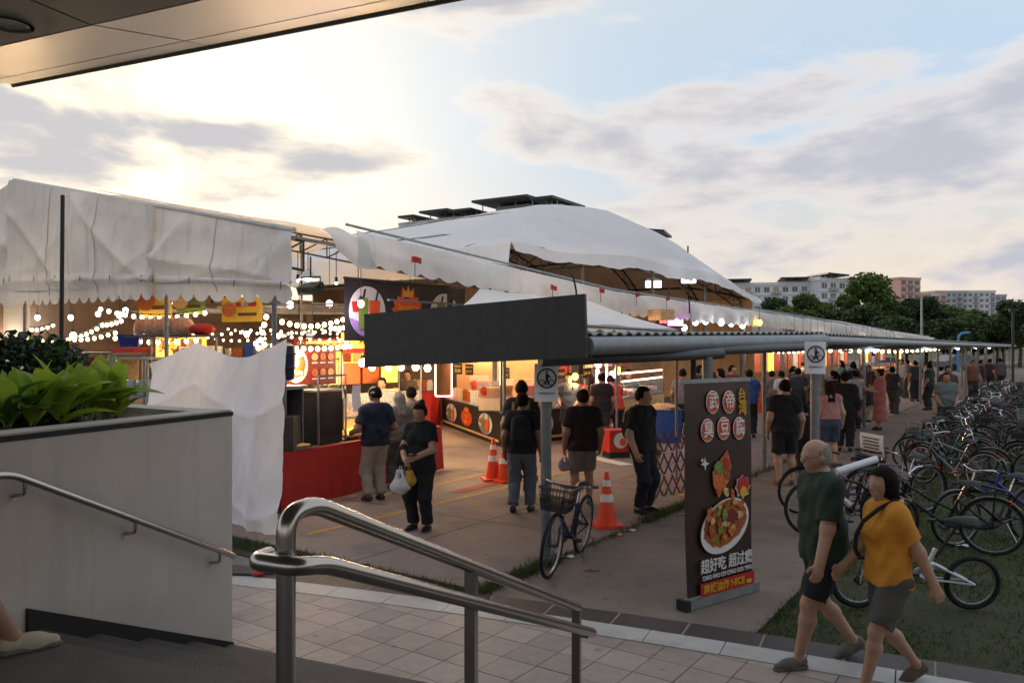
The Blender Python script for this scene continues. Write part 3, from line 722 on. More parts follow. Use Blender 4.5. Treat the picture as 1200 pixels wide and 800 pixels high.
# second awning between the market tent and the walkway
aw = thing('white_awning', 'taut white awning sloping from the market tent to the walkway roof', 'awning')
bl = tp(3.9, -.05, 3.26); br = tp(7.6, -.05, 3.24); fr = V(2.85, 13.75, 2.60); fl = V(-.75, 9.15, 2.68)
MB().grid(lambda u, v: (bl.lerp(br, u)).lerp(fl.lerp(fr, u), v) + V(0, 0, -.05 * math.sin(math.pi * v) + .012 * math.sin(u * 19 + v * 2)), 30, 12).build('sheet', 'tarp', aw)
m = MB(); n_ = 14
m.grid(lambda u, v: fl.lerp(fr, u) + V(0, 0, -(.06 + .05 * abs(math.sin(math.pi * u * n_))) * v), n_ * 5, 1); m.build('scallop_hem', 'tarp', aw)
MB().tube([fl + V(0, 0, -.03), fr + V(0, 0, -.03)], .022, 8).build('front_bar', 'pole_grey', aw)
MB().tube([V(fr.x, fr.y, 0), fr + V(0, 0, -.02)], .024, 8).build('post', 'pole_grey', aw)

# ---- big dome tent
dm = thing('dome_tent', 'large white vaulted tent with open front rising behind the market tent', 'tent')
DT = V(-5.27, 11.7, 0); T0_, T1_ = 8.8, 27.6
def dpt(t, s_, z): p = DT + D * t - NN * s_; return V(p.x, p.y, z)
def dome_z(t, s_):
    u = (t - 18.2) / 9.4; u = max(-1, min(1, u)); g = max(0, min(1, s_ / 3.6)); g = math.sin(g * math.pi / 2) ** .9
    f = (1 - abs(u) ** 2.3) if u > 0 else (1 - abs(u) ** 1.7)
    e = 4.74 - .42 * max(0, (t - 19) / 8.6) ** 2
    e += .06 * math.sin(t * .9 + .5) * math.exp(-s_ * .9)
    crease = -.07 * abs(math.sin(math.pi * t / 3.1)) * (.3 + .7 * g)
    return e + (7.30 - .045 * max(0, s_ - 3) - e) * f * (.10 + .90 * g) + crease + .03 * noise1(s_ * .9, t * .4)
m = MB(); m.grid(lambda u, v: dpt(T0_ + (T1_ - T0_) * u, -.3 + 26 * v * (0.35 + .65 * v), dome_z(T0_ + (T1_ - T0_) * u, 26 * v * (0.35 + .65 * v))), 60, 34); m.build('roof_cover', 'tarp_dome', dm)
def hem(t): return dome_z(t, 0) - .24 - .16 * math.sin(math.pi * (t - T0_) / (T1_ - T0_)) + .07 * noise1(t * .9, 2)
m = MB(); m.grid(lambda u, v: dpt(T0_ + (T1_ - T0_) * u, -.3 - .12 * v, dome_z(T0_ + (T1_ - T0_) * u, 0) * (1 - v) + hem(T0_ + (T1_ - T0_) * u) * v), 60, 4); m.build('front_valance', 'tarp_dome', dm)
for k, t in enumerate(np.linspace(T0_ + 1, T1_ - 1, 8)):
    m = MB(); m.tube([dpt(t, s_, dome_z(t, s_) - .15) for s_ in (0, 1, 2.5, 4.2, 9, 16, 25)], .04, 6); m.build('rafter', 'pole_dark', dm)
for s_ in (.4, 2.4, 5, 9, 14):
    m = MB(); tt = np.linspace(T0_ + .2, T1_ - .2, 18); up_ = [dpt(t, s_, dome_z(t, s_) - .2) for t in tt]; lo_ = [p - V(0, 0, .45) for p in up_]
    for i in range(17): m.bar(up_[i], up_[i + 1], .05); m.bar(lo_[i], lo_[i + 1], .05); m.bar(lo_[i], up_[i + 1], .03); m.bar(up_[i], lo_[i], .03)
    m.build('truss', 'pole_dark', dm, smooth=False)
for t in (T0_ + .3, 13.4, 18.2, 23, T1_ - .3):
    for s_ in (.4, 14, 25): MB().tube([dpt(t, s_, 0), dpt(t, s_, dome_z(t, s_) - .2)], .06, 8).build('post', 'pole_grey', dm)
m = MB(); m.grid(lambda u, v: dpt(T0_ + .1 + (T1_ - T0_ - .2) * u, .1 + 25 * v, dome_z(T0_ + .1 + (T1_ - T0_ - .2) * u, .1 + 25 * v) - .09), 40, 24); m.build('warmlit_underside', 'tarp_warmlit_grimy', dm)  # added sheet under the cover, coloured as if lit by warm bulbs
m = MB(); m.grid(lambda u, v: dpt(T0_ - .02 - .15 * (1 - v), -.3 + 25.5 * u, 4.0 + (dome_z(T0_, 25.5 * u) - 3.99) * v), 30, 4); m.build('side_sheet', 'tarp_dome', dm)
for t in np.linspace(T0_ + 1.55, T1_ - 1.5, 6):
    m = MB(); m.tube([dpt(t, s_, dome_z(t, s_) + .012) for s_ in np.linspace(-.25, 24, 30)], .018, 4); m.build('seam_rope', 'pole_grey', dm)
m = MB(); m.tube([dpt(t, 1.1, dome_z(t, 1.1) + .012) for t in np.linspace(T0_, T1_, 50)], .016, 4); m.build('seam_rope', 'pole_grey', dm)
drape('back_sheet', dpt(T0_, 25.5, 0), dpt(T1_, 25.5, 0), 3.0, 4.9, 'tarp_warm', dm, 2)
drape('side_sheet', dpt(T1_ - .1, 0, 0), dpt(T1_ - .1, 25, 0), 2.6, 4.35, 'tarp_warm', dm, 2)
for px, py, Y in ((766, 333, 27.5), (807, 328, 30), ):
    q = ap(px, py, Y); l = thing('tent_floodlight', 'small white floodlight hung under the dome tent front', 'floodlight', q, 0, 'floodlights under the dome tent')
    MB().box((0, 0, 0), (.5, .16, .22)).build('lens', 'bulb_white', l); MB().box((0, .12, .05), (.6, .1, .34)).build('housing', 'black', l); MB().tube([(0, .12, .2), (0, .12, 1.3)], .03, 6).build('hanger', 'pole_dark', l)
# red tags along the eave
for i, (px, py) in enumerate(((478, 305), (640, 337), (697, 340), (739, 345), (775, 350))):
    u = (px - 600) / F; a = (u * 10 + 2.8) / (.569 - u * .822); q = tp(a, -.16); Y = q.y; z = 2.35 - (py - 403) / F * Y
    f = thing('eave_tag', 'small red flag tag tied to the tent eave', 'flag', V(q.x, q.y, z), AZ_D, 'red tags along the eave')
    MB().grid(lambda u, v: ((u - .5) * .2, .02 * math.sin(u * 5), (v - .5) * .09 + .015 * math.sin(u * 4 + i)), 6, 3).build('cloth', 'red', f)
    MB().tube([(0, .02, -.25), (0, .02, .06)], .006, 5).build('wire', 'pole_dark', f)
# loose black cables hooked over the valance
for px, Y in ((665, 16.5), (800, 21)):
    u = (px - 600) / F; a = (u * 10 + 2.8) / (.569 - u * .822); q = tp(a, -.14)
    c_ = MB().tube([q + D * x * .5 + V(0, 0, 3.75 + .15 * math.sin(k) - .25 * k * .5) for k, x in enumerate((-.9, -.4, 0, .2, .25))], .02, 6).build('cable_loop', 'black'); tag(c_, 'loop of black cable hooked over the white tent valance', 'cable', 'cable loops on the valance')
# thin dark mast beside the planter
ms = thing('thin_mast', 'thin dark metal mast standing behind the planter shrubs', 'pole', V(-4.05, 7.1, 0), 0)
MB().tube([(0, 0, 0), (.03, 0, 3.68)], [.022, .018], 8).build('shaft', 'pole_dark', ms); MB().box((0, 0, .01), (.2, .2, .02)).build('foot_plate', 'pole_dark', ms)
# ================================================================== people: smooth implicit bodies meshed by surface nets
class Field:
    def __init__(s, wr=0.0): s.pr = []; s.cuts = []; s.wr = wr
    def cone(s, a, b, ra, rb, k=.03, planes=()): s.pr.append(('c', np.array(a, float), np.array(b, float), ra, rb, k, planes)); return s
    def ell(s, c, r, rot=None, k=.02, planes=()): s.pr.append(('e', np.array(c, float), np.array(r, float), rot, None, k, planes)); return s
    def cut(s, fn): s.cuts.append(fn); return s
    def mesh(s, h, name, mat, smooth=True):
        lo = np.full(3, 1e9); hi = -lo
        for p in s.pr:
            if p[0] == 'c': l = np.minimum(p[1] - p[3], p[2] - p[4]); u = np.maximum(p[1] + p[3], p[2] + p[4])
            else: m = p[2].max(); l = p[1] - m; u = p[1] + m
            lo = np.minimum(lo, l); hi = np.maximum(hi, u)
        lo -= 2.5 * h; hi += 2.5 * h; n = np.ceil((hi - lo) / h).astype(int) + 1
        ax = [lo[i] + h * np.arange(n[i]) for i in range(3)]
        vol = np.full(n, 1.0, dtype=np.float32)
        for p in s.pr:
            k = p[5]; mg = k + 2 * h
            if p[0] == 'c': l = np.minimum(p[1], p[2]) - max(p[3], p[4]) - mg; u = np.maximum(p[1], p[2]) + max(p[3], p[4]) + mg
            else: m = p[2].max(); l = p[1] - m - mg; u = p[1] + m + mg
            i0 = np.maximum(0, np.floor((l - lo) / h).astype(int)); i1 = np.minimum(n, np.ceil((u - lo) / h).astype(int) + 1)
            if (i1 <= i0).any(): continue
            X = ax[0][i0[0]:i1[0]][:, None, None]; Y = ax[1][i0[1]:i1[1]][None, :, None]; Z = ax[2][i0[2]:i1[2]][None, None, :]
            if p[0] == 'c':
                a, b = p[1], p[2]; ba = b - a; L2 = max(ba @ ba, 1e-12)
                t = np.clip(((X - a[0]) * ba[0] + (Y - a[1]) * ba[1] + (Z - a[2]) * ba[2]) / L2, 0, 1)
                d = np.sqrt((X - a[0] - t * ba[0]) ** 2 + (Y - a[1] - t * ba[1]) ** 2 + (Z - a[2] - t * ba[2]) ** 2) - (p[3] + (p[4] - p[3]) * t)
            else:
                c, r, rot = p[1], p[2], p[3]; x, y, z = X - c[0], Y - c[1], Z - c[2]
                if rot is not None:
                    q = np.array(rot); x, y, z = q[0, 0] * x + q[1, 0] * y + q[2, 0] * z, q[0, 1] * x + q[1, 1] * y + q[2, 1] * z, q[0, 2] * x + q[1, 2] * y + q[2, 2] * z
                q_ = np.sqrt((x / r[0]) ** 2 + (y / r[1]) ** 2 + (z / r[2]) ** 2); d = (q_ - 1) * r.min()
            for pt, nr in p[6]: d = np.maximum(d, (X - pt[0]) * nr[0] + (Y - pt[1]) * nr[1] + (Z - pt[2]) * nr[2])
            w = vol[i0[0]:i1[0], i0[1]:i1[1], i0[2]:i1[2]]
            hh = np.clip(.5 + .5 * (w - d) / k, 0, 1); w[...] = w + (d - w) * hh - k * hh * (1 - hh)
        if s.wr:
            X = ax[0][:, None, None]; Y = ax[1][None, :, None]; Z = ax[2][None, None, :]
            vol = vol + s.wr * (np.sin(31 * Z + 14 * X + 4 * np.sin(11 * Y + 6 * X)) * .6 + np.sin(19 * Z - 23 * X + 9 * Y + 3 * np.sin(13 * Z)) * .6 + np.sin(47 * X + 20 * Z + 30 * Y) * .35).astype(np.float32)
        if s.cuts:
            X = ax[0][:, None, None]; Y = ax[1][None, :, None]; Z = ax[2][None, None, :]
            for fn in s.cuts: vol = np.maximum(vol, fn(X, Y, Z))
        vol = np.pad(vol, 1, constant_values=1.0); lo = lo - h
        return surface_nets(vol, lo, h, name, mat, smooth)
def surface_nets(vol, lo, h, name, mat, smooth):
    ins = vol < 0; n = vol.shape; c = tuple(k - 1 for k in n)
    acc = np.zeros(c + (3,), dtype=np.float32); cnt = np.zeros(c, dtype=np.float32)
    for axis in range(3):
        o = [a for a in range(3) if a != axis]
        sl0 = [slice(None)] * 3; sl1 = [slice(None)] * 3; sl0[axis] = slice(0, -1); sl1[axis] = slice(1, None)
        v0 = vol[tuple(sl0)]; v1 = vol[tuple(sl1)]; cr = (v0 < 0) != (v1 < 0)
        t = np.where(cr, v0 / np.where(cr, v0 - v1, 1), 0)
        for e0 in (0, 1):
            for e1 in (0, 1):
                s_ = [slice(None)] * 3; s_[o[0]] = slice(e0, e0 + c[o[0]]); s_[o[1]] = slice(e1, e1 + c[o[1]])
                m = cr[tuple(s_)]; tt = t[tuple(s_)]
                acc[..., axis] += tt * m; acc[..., o[0]] += e0 * m; acc[..., o[1]] += e1 * m; cnt += m
    act = cnt > 0; idx = np.full(c, -1, dtype=np.int64); ii = np.argwhere(act); idx[act] = np.arange(len(ii))
    verts = (ii + acc[act] / cnt[act][:, None]) * h + lo
    faces = []
    for axis in range(3):
        o = [(axis + 1) % 3, (axis + 2) % 3]
        sl0 = [slice(None)] * 3; sl1 = [slice(None)] * 3; sl0[axis] = slice(0, -1); sl1[axis] = slice(1, None)
        a = ins[tuple(sl0)]; b = ins[tuple(sl1)]; cr = a != b
        e = np.argwhere(cr); e = e[(e[:, o[0]] > 0) & (e[:, o[1]] > 0)]
        if not len(e): continue
        flip = a[tuple(e.T)]
        def g(d0, d1):
            q = e.copy(); q[:, o[0]] += d0; q[:, o[1]] += d1; return idx[tuple(q.T)]
        q = np.stack([g(-1, -1), g(0, -1), g(0, 0), g(-1, 0)], 1); q[~flip] = q[~flip][:, ::-1]; faces.append(q)
    return fast_mesh(name, verts, np.concatenate(faces), mat, smooth)

SKINS = {'a': 'b18a72', 'b': '97705a', 'c': 'bd9880', 'd': '7d5a48'}
for k, c in SKINS.items(): M('skin_' + k, c, 0.55, var=0.08, scale=14, bump=0.05, bscale=90)
M('hair_black', spec=.15, col='17120f', rough=0.8, var=0.25, scale=30, bump=0.3, bscale=90, stretch=(1, 1, .2))
M('hair_brown', spec=.15, col='2c1a12', rough=0.8, var=0.3, scale=30, bump=0.3, bscale=90, stretch=(1, 1, .2))
M('hair_grey', spec=.15, col='8d8780', rough=0.8, var=0.25, scale=30, bump=0.3, bscale=90, stretch=(1, 1, .2))
M('eye_dark', '0d0b0a', 0.3, var=0)
M('lip', '7c4036', 0.5, var=0)
FAB = {}
def fab(hexc):
    if hexc not in FAB: FAB[hexc] = M('fabric_' + hexc, hexc, 0.85, var=0.12, scale=5, bump=0.35, bscale=14)
    return FAB[hexc]
def ik(root, tgt, l1, l2, pole):
    root = np.array(root, float); tgt = np.array(tgt, float); d = tgt - root; L0 = np.linalg.norm(d); L1 = min(L0, (l1 + l2) * .999); d = d / L0; tgt = root + d * L1
    a = (l1 * l1 - l2 * l2 + L1 * L1) / (2 * L1); hgt = math.sqrt(max(0, l1 * l1 - a * a)); pole = np.array(pole, float); pole = pole - d * (pole @ d); pole /= np.linalg.norm(pole)
    return root + d * a + pole * hgt, tgt
def person(label, loc, yaw, H=1.68, skin='a', shirt='222222', bottom='222222', hair='short', hair_col='hair_black', sleeve=.62, bottoms='trousers', shoe='2a2a2a',
           feet=None, hands=None, head=(0, 0, 0), lean=0.0, vox=.016, build=1.0, fem=False, face=False, extras=None, hem=.50, group=None, fingers=False, poles=None, shirt_tuck=False, hand_dir=(None, None), foot_pitch=(0, 0), zoff=None, collar=None):
    """yaw: heading angle of +y (facing) about z. feet/hands in units of H, local axes x right, y forward, z up"""
    root = thing('person', label, 'person', loc, yaw, group)
    sw = (.086 if fem else .100) * build; hw = (.056 if fem else .052)
    feet = feet or ((-.062, .0, .04), (.062, .0, .04)); hands = hands or ((-.155, .035, .50), (.155, .035, .50))
    A = lambda *v: np.array(v, float)
    pelvis = A(0, 0, .525); ln = lean
    # drop the pelvis when the feet are apart so the legs reach
    reach = .478
    drop = 0.0
    for i, sx in ((0, -1), (1, 1)):
        hx = A(sx * hw, 0, .505); f = A(*feet[i]); hor = math.hypot(f[0] - hx[0], f[1]); drop = max(drop, (hx[2] - f[2]) - math.sqrt(max(0, reach ** 2 - hor ** 2)))
    base = A(0, 0, -max(0, drop))
    def up(z, y=0, x=0): return base + A(x, y + (z - .52) * math.sin(ln), .52 + (z - .52) * math.cos(ln))
    waist = up(.615); chest = up(.735, .006); neck0 = up(.835, -.008); headc = up(.925, .012) + A(0, head[1] * .0, 0)
    hy, hp, hr_ = head
    Rm = np.array(Matrix.Rotation(R(hy), 3, 'Z') @ Matrix.Rotation(R(hp) - ln, 3, 'X') @ Matrix.Rotation(R(hr_), 3, 'Y'))
    def hp_(x, y, z): return headc + Rm @ A(x, y, z)
    sh = [up(.797, -.004, -sw), up(.797, -.004, sw)]; hip = [base + A(-hw, 0, .505), base + A(hw, 0, .505)]
    kn, an, el, wr = [], [], [], []
    for i, sx in ((0, -1), (1, 1)):
        k_, a_ = ik(hip[i], feet[i], .243, .238, (sx * .12, 1, 0)); kn.append(k_); an.append(a_)
        pl_ = (poles or {}).get(i, (sx * .45, -1, -.35)); e_, w_ = ik(sh[i], hands[i], .172, .148, pl_); el.append(e_); wr.append(w_)
    b = build; S = H
    def C(f, a, bb, ra, rb, k=.028, planes=(), g=0.0): f.cone(a * S, bb * S, ra * S + g, rb * S + g, k * S / 1.0, [(np.array(p) * S, n) for p, n in planes])
    wst = .053 if fem else .059; chs = .057 if fem else .062
    def torso(f, g=0.0, low=.50, k=.045):
        for sx in (-1, 1):
            C(f, base + A(sx * .042 * b, 0, .515), waist + A(sx * .034 * b, 0, 0), .064 * b, wst * b, k, g=g)
            C(f, waist + A(sx * .034 * b, 0, 0), chest + A(sx * .048 * b, 0, 0), wst * b, chs * b, k, g=g)
        for q_ in sh: C(f, q_ * .92 + up(.80) * .08, up(.838, -.012), .037 * b, .024, k, g=g)
        C(f, sh[0] * .8 + up(.79) * .2, sh[1] * .8 + up(.79) * .2, .042 * b, .042 * b, k, g=g)
        C(f, chest, neck0 + A(0, 0, -.012), .06 * b, .038, k, g=g)
        if fem:
            for sx in (-1, 1): C(f, chest + A(sx * .04, .035, .0), chest + A(sx * .042, .045, -.012), .036, .034, .03, g=g)
        elif b > 1.05: C(f, waist + A(0, .03 * b, -.03), waist + A(0, .03 * b, .03), .052 * b, .05 * b, k, g=g)
    def arm(f, i, frac=1.0, g=0.0, flat_end=False):
        if frac <= 1.0:
            e = sh[i] + (el[i] - sh[i]) * frac; d = (el[i] - sh[i]) / np.linalg.norm(el[i] - sh[i])
            C(f, sh[i], e, .036 * b, (.036 - .007 * frac) * b, .03, [(e, d)] if flat_end else (), g)
        else:
            C(f, sh[i], el[i], .036 * b, .029 * b, .03, g=g); e = el[i] + (wr[i] - el[i]) * (frac - 1); d = (wr[i] - el[i]) / np.linalg.norm(wr[i] - el[i])
            C(f, el[i], e, .029 * b, .022 * b, .02, [(e, d)] if flat_end else (), g)
    def leg(f, i, frac=2.0, g=0.0, g2=None, flat_end=False):
        g2 = g if g2 is None else g2
        if frac <= 1:
            e = hip[i] + (kn[i] - hip[i]) * frac; d = (kn[i] - hip[i]) / np.linalg.norm(kn[i] - hip[i])
            f.cone(hip[i] * S, e * S, .058 * b * S + g, (.058 - .02 * frac) * b * S + g2, .03 * S, [(e * S, d)] if flat_end else ())
        else:
            C(f, hip[i], kn[i], .058 * b, (.043 if flat_end else .036) * b, .03, g=g); e = kn[i] + (an[i] - kn[i]) * (frac - 1); d = (an[i] - kn[i]) / np.linalg.norm(an[i] - kn[i])
            if flat_end: f.cone(kn[i] * S, e * S, .043 * b * S + g, .036 * S + g2, .03 * S, [(e * S, d)])
            else:
                mid = kn[i] + (an[i] - kn[i]) * .3 + A(0, -.008, 0); C(f, kn[i], mid, .032 * b, .034 * b, .02); C(f, mid, an[i], .034 * b, .021, .02)
    # ---- body
    f = Field(); torso(f)
    for i in (0, 1): arm(f, i, 2.0); leg(f, i)
    C(f, neck0, headc + Rm @ A(0, -.012, -.03), .031 * (1 if not fem else .88), .031 * (1 if not fem else .9), .02)
    f.ell(hp_(0, -.004, .012) * S, np.array((.048, .062, .064)) * S, Rm, .015 * S)
    C(f, hp_(0, .018, -.02), hp_(0, .030, -.048), .036, .022, .02)           # jaw and chin
    f.ell(hp_(0, .058, -.008) * S, np.array((.0085, .014, .016)) * S, Rm, .008 * S)     # nose
    C(f, hp_(-.024, .046, .012), hp_(.024, .046, .012), .009, .009, .012)    # brow
    C(f, hp_(-.012, .047, -.033), hp_(.012, .047, -.033), .008, .008, .01)   # mouth
    for sx in (-1, 1): f.ell(hp_(sx * .048, -.006, -.002) * S, np.array((.007, .013, .019)) * S, Rm, .006 * S)
    for i, sx in ((0, -1), (1, 1)):
        d = (wr[i] - el[i]) / np.linalg.norm(wr[i] - el[i])
        if hand_dir[i] is not None: d = np.array(hand_dir[i], float); d /= np.linalg.norm(d)
        side = np.cross(d, A(sx, 0, 0)); 
        if np.linalg.norm(side) < .3: side = np.cross(d, A(0, 0, 1))
        side /= np.linalg.norm(side); nrm = np.cross(side, d) * 1.0
        if nrm[0] * sx > 0: nrm = -nrm                                       # palm faces the thigh
        w0 = wr[i]
        for o in (-.011, .0, .011): C(f, w0 + side * o * .7, w0 + d * .048 + side * o * 1.25, .0145, .0125, .008)
        if fingers:
            for q, (o, ln_) in enumerate(((-.0185, .038), (-.0062, .046), (.0062, .044), (.0185, .034))):
                a0 = w0 + d * .050 + side * o; a1 = a0 + (d * .92 + nrm * .38) * ln_ * .5; a2 = a1 + (d * .62 + nrm * .78) * ln_ * .55
                C(f, a0, a1, .0066, .0060, .004); C(f, a1, a2, .0060, .0050, .004)
            fr = side * (1 if side[1] > 0 else -1)
            t0 = w0 + d * .018 + fr * .014; t1 = t0 + (d * .55 + fr * .75 + nrm * .2) * .028; t2 = t1 + (d * .85 + fr * .2 + nrm * .4) * .022
            C(f, t0, t1, .0085, .0072, .006); C(f, t1, t2, .0070, .0056, .004)
        else:
            C(f, w0 + d * .05 - side * .006, w0 + d * .085 + nrm * .02 - side * .006, .012, .008, .01); C(f, w0 + d * .05 + side * .008, w0 + d * .08 + nrm * .02 + side * .008, .011, .008, .01)
            C(f, w0 + d * .02 + side * .015, w0 + d * .05 + side * .026, .009, .007, .008)
    for i, sx in ((0, -1), (1, 1)):
        pt = foot_pitch[i]; fd = A(sx * .1, math.cos(R(pt)), -math.sin(R(pt))); fu = A(0, math.sin(R(pt)), math.cos(R(pt)))
        C(f, an[i] + fd * -.01 - fu * .015, an[i] + fd * .085 - fu * .026, .019, .014, .02)
    link('body', f.mesh(vox, 'body', MATS['skin_' + skin]), root)
    gi = max(.013, vox * .8)
    # ---- shirt
    f = Field(.006); torso(f, g=gi + .004)
    for sx in (-1, 1):
        C(f, waist + A(sx * .036 * b, .004, 0), base + A(sx * .044 * b, .004, hem), wst * b, .062 * b, .045, g=gi * 1.5)
    if sleeve > 0:
        for i in (0, 1): 
            if sleeve <= 1: 
                e = sh[i] + (el[i] - sh[i]) * sleeve; d = (el[i] - sh[i]) / np.linalg.norm(el[i] - sh[i])
                f.cone(sh[i] * S, e * S, .036 * b * S + gi, .034 * b * S + gi * 1.6, .03 * S, [(e * S, d)])
            else: arm(f, i, sleeve, gi, True)
    hz = (base[2] + hem) * S; f.cut(lambda X, Y, Z: hz - Z + 0 * X + 0 * Y)
    nk = (neck0 + A(0, .010, .022)) * S; nr = (.041 if sleeve > 0 else .056) * S
    f.cut(lambda X, Y, Z: nr - np.sqrt((X - nk[0]) ** 2 + (Y - nk[1]) ** 2 + ((Z - nk[2]) * .9) ** 2))
    nz = (neck0[2] + .030) * S; f.cut(lambda X, Y, Z: Z - nz - .0 * X + 0 * Y)
    if bottoms != 'dress': link('shirt', f.mesh(vox, 'shirt', fab(shirt)), root)
    if collar:
        fc = Field(); C(fc, neck0 + A(0, 0, .004), neck0 + A(0, .006, .03), .040, .037, .01, [(neck0 + A(0, 0, .032), A(0, 0, 1)), (neck0 + A(0, 0, -.004), A(0, 0, -1))]); link('collar', fc.mesh(min(vox, .012), 'collar', fab(collar)), root)
    # ---- trousers, shorts, skirt or dress
    f = Field(.006); g2 = gi * .8 + .004
    if bottoms == 'dress':
        torso(f, g=gi)
        for i in (0, 1): arm(f, i, min(1, sleeve), gi, True)
        for sx in (-1, 1): C(f, waist + A(sx * .036 * b, 0, 0), base + A(sx * .06 * b, 0, .16), wst * b, .085 * b, .06, g=gi)
        hz2 = .15 * S; f.cut(lambda X, Y, Z: hz2 - Z + 0 * X + 0 * Y)
        f.cut(lambda X, Y, Z: nr - np.sqrt((X - nk[0]) ** 2 + (Y - nk[1]) ** 2 + ((Z - nk[2]) * .9) ** 2)); f.cut(lambda X, Y, Z: Z - nz - .0 * X + 0 * Y)
        link('dress', f.mesh(vox, 'dress', fab(shirt)), root)
    else:
        for sx in (-1, 1): C(f, base + A(sx * .042 * b, 0, .515), waist + A(sx * .034 * b, 0, -.025), .064 * b, wst * b, .045, g=g2)
        for i in (0, 1):
            if bottoms == 'trousers': leg(f, i, 1.93, g2, gi * 1.2, True)
            elif bottoms == 'shorts': leg(f, i, .86, g2, gi * 2.2, True)
            elif bottoms == 'short_shorts': leg(f, i, .58, g2, gi * 1.7, True)
        wz = (base[2] + .60) * S; f.cut(lambda X, Y, Z: Z - wz + 0 * X + 0 * Y)
        link('trousers' if bottoms == 'trousers' else 'shorts', f.mesh(vox, 'bottoms', fab(bottom)), root)
    # ---- shoes
    for i, sx in ((0, -1), (1, 1)):
        f = Field(); pt = foot_pitch[i]; fd = A(sx * .1, math.cos(R(pt)), -math.sin(R(pt))); fu = A(0, math.sin(R(pt)), math.cos(R(pt))); sol = an[i] - fu * .042
        C(f, an[i] - fd * .014 - fu * .016, an[i] + fd * .06 - fu * .024, .026, .023, .02, [(sol, -fu)]); C(f, an[i] + fd * .05 - fu * .026, an[i] + fd * .10 - fu * .03, .024, .018, .02, [(sol, -fu)])
        o = link('shoe', f.mesh(min(vox, .012), 'shoe', fab(shoe)), root)
        if face:
            f = Field(); C(f, an[i] - fd * .016 - fu * .036, an[i] + fd * .10 - fu * .036, .027, .023, .01, [(sol + fu * .010, fu), (sol - fu * .004, -fu)]); link('sole', f.mesh(.008, 'sole', fab('6d6760')), o)
    # ---- hair
    f = Field(.0035); hcut = []
    if hair != 'none':
        e = 1.10 if hair != 'thin' else 1.05
        f.ell(hp_(0, -.006, .014) * S, np.array((.048, .062, .064)) * S * e + .004, Rm, .01 * S)
        if hair == 'bob':
            for sx in (-1, 0, 1): C(f, hp_(sx * .034, -.018, .01), hp_(sx * .04, -.022, -.05), .030, .024, .02)
        if hair == 'long':
            for sx in (-1, 0, 1): C(f, hp_(sx * .03, -.028, .01), up(.78, -.058, sx * .03), .030, .024, .02)
        if hair == 'ponytail':
            C(f, hp_(0, -.06, .01), hp_(0, -.085, -.02), .020, .022, .015); C(f, hp_(0, -.085, -.02), up(.76, -.07), .022, .01, .015)
        if hair == 'bun': f.ell(hp_(0, -.055, .06) * S, np.array((.03, .03, .03)) * S, None, .01)
        low = {'short': -.012, 'thin': -.02, 'bob': -.07, 'long': -.4, 'ponytail': -.4, 'bun': -.03}[hair]
        c0 = headc * S; Ri = Rm
        def hcut_fn(X, Y, Z):
            x, y, z = X - c0[0], Y - c0[1], Z - c0[2]
            ly = Ri[0, 1] * x + Ri[1, 1] * y + Ri[2, 1] * z; lz = Ri[0, 2] * x + Ri[1, 2] * y + Ri[2, 2] * z; lx = Ri[0, 0] * x + Ri[1, 0] * y + Ri[2, 0] * z
            face_ = np.minimum(ly - (.016 if hair not in ('bob', 'long') else .024) * S, (.040 * S - lz) + .25 * ly)             # remove the face window
            out = np.maximum(face_, low * S - lz + .35 * ly)
            if hair == 'thin': out = np.maximum(np.maximum(ly - .004 * S, -.040 * S - lz + .5 * ly), lz - .034 * S + .35 * ly)
            return out
        f.cut(hcut_fn); link('hair', f.mesh(min(vox, .012), 'hair', MATS[hair_col]), root)
    if face:
        for sx in (-1, 1):
            link('eye', MB().sph(Vector(hp_(sx * .019, .049, .006) * S), (.007, .005, .004), 8, 6).mesh('eye', 'eye_dark'), root)
            link('eyebrow', MB().tube([Vector(hp_(sx * .010, .056, .018) * S), Vector(hp_(sx * .020, .055, .021) * S), Vector(hp_(sx * .030, .047, .018) * S)], .0028, 5).mesh('eyebrow', 'hair_black'), root)
        link('mouth', MB().tube([Vector(hp_(x, .0545 - abs(x) * .2, -.033) * S) for x in (-.012, -.006, 0, .006, .012)], .0035, 5).mesh('mouth', 'lip'), root)
    info = dict(root=root, S=S, hp=hp_, wr=wr, sh=sh, up=up, el=el, base=base, waist=waist, chest=chest, Rm=Rm)
    if zoff is not None: root.location.z += zoff
    return info
def backpack(I, col):
    S = I['S']; f = Field(); c = I['chest']
    f.cone((c + np.array((-.03, -.105, .04))) * S, (c + np.array((-.032, -.11, -.10))) * S, .048 * S, .058 * S, .05 * S); f.cone((c + np.array((.03, -.105, .04))) * S, (c + np.array((.032, -.11, -.10))) * S, .048 * S, .058 * S, .05 * S)
    bp = link('backpack', f.mesh(.018, 'backpack', fab(col)), I['root'])
    for sx in (-1, 1):
        q = [I['up'](.83, -.06, sx * .05), I['up'](.853, -.01, sx * .062), I['up'](.80, .075, sx * .068), I['up'](.70, .065, sx * .08), I['up'](.66, -.03, sx * .095)]
        MB().tube([Vector(x * S) for x in q], .016, 6).build('strap', fab('1c1c1c'), bp)
    f2 = MB(); p = Vector((c + np.array((0, -.168, -.06))) * S); f2.obox(p, (.085, 0, 0), (0, .012, 0), (0, 0, .07)); f2.build('pocket', fab('202022'), bp)
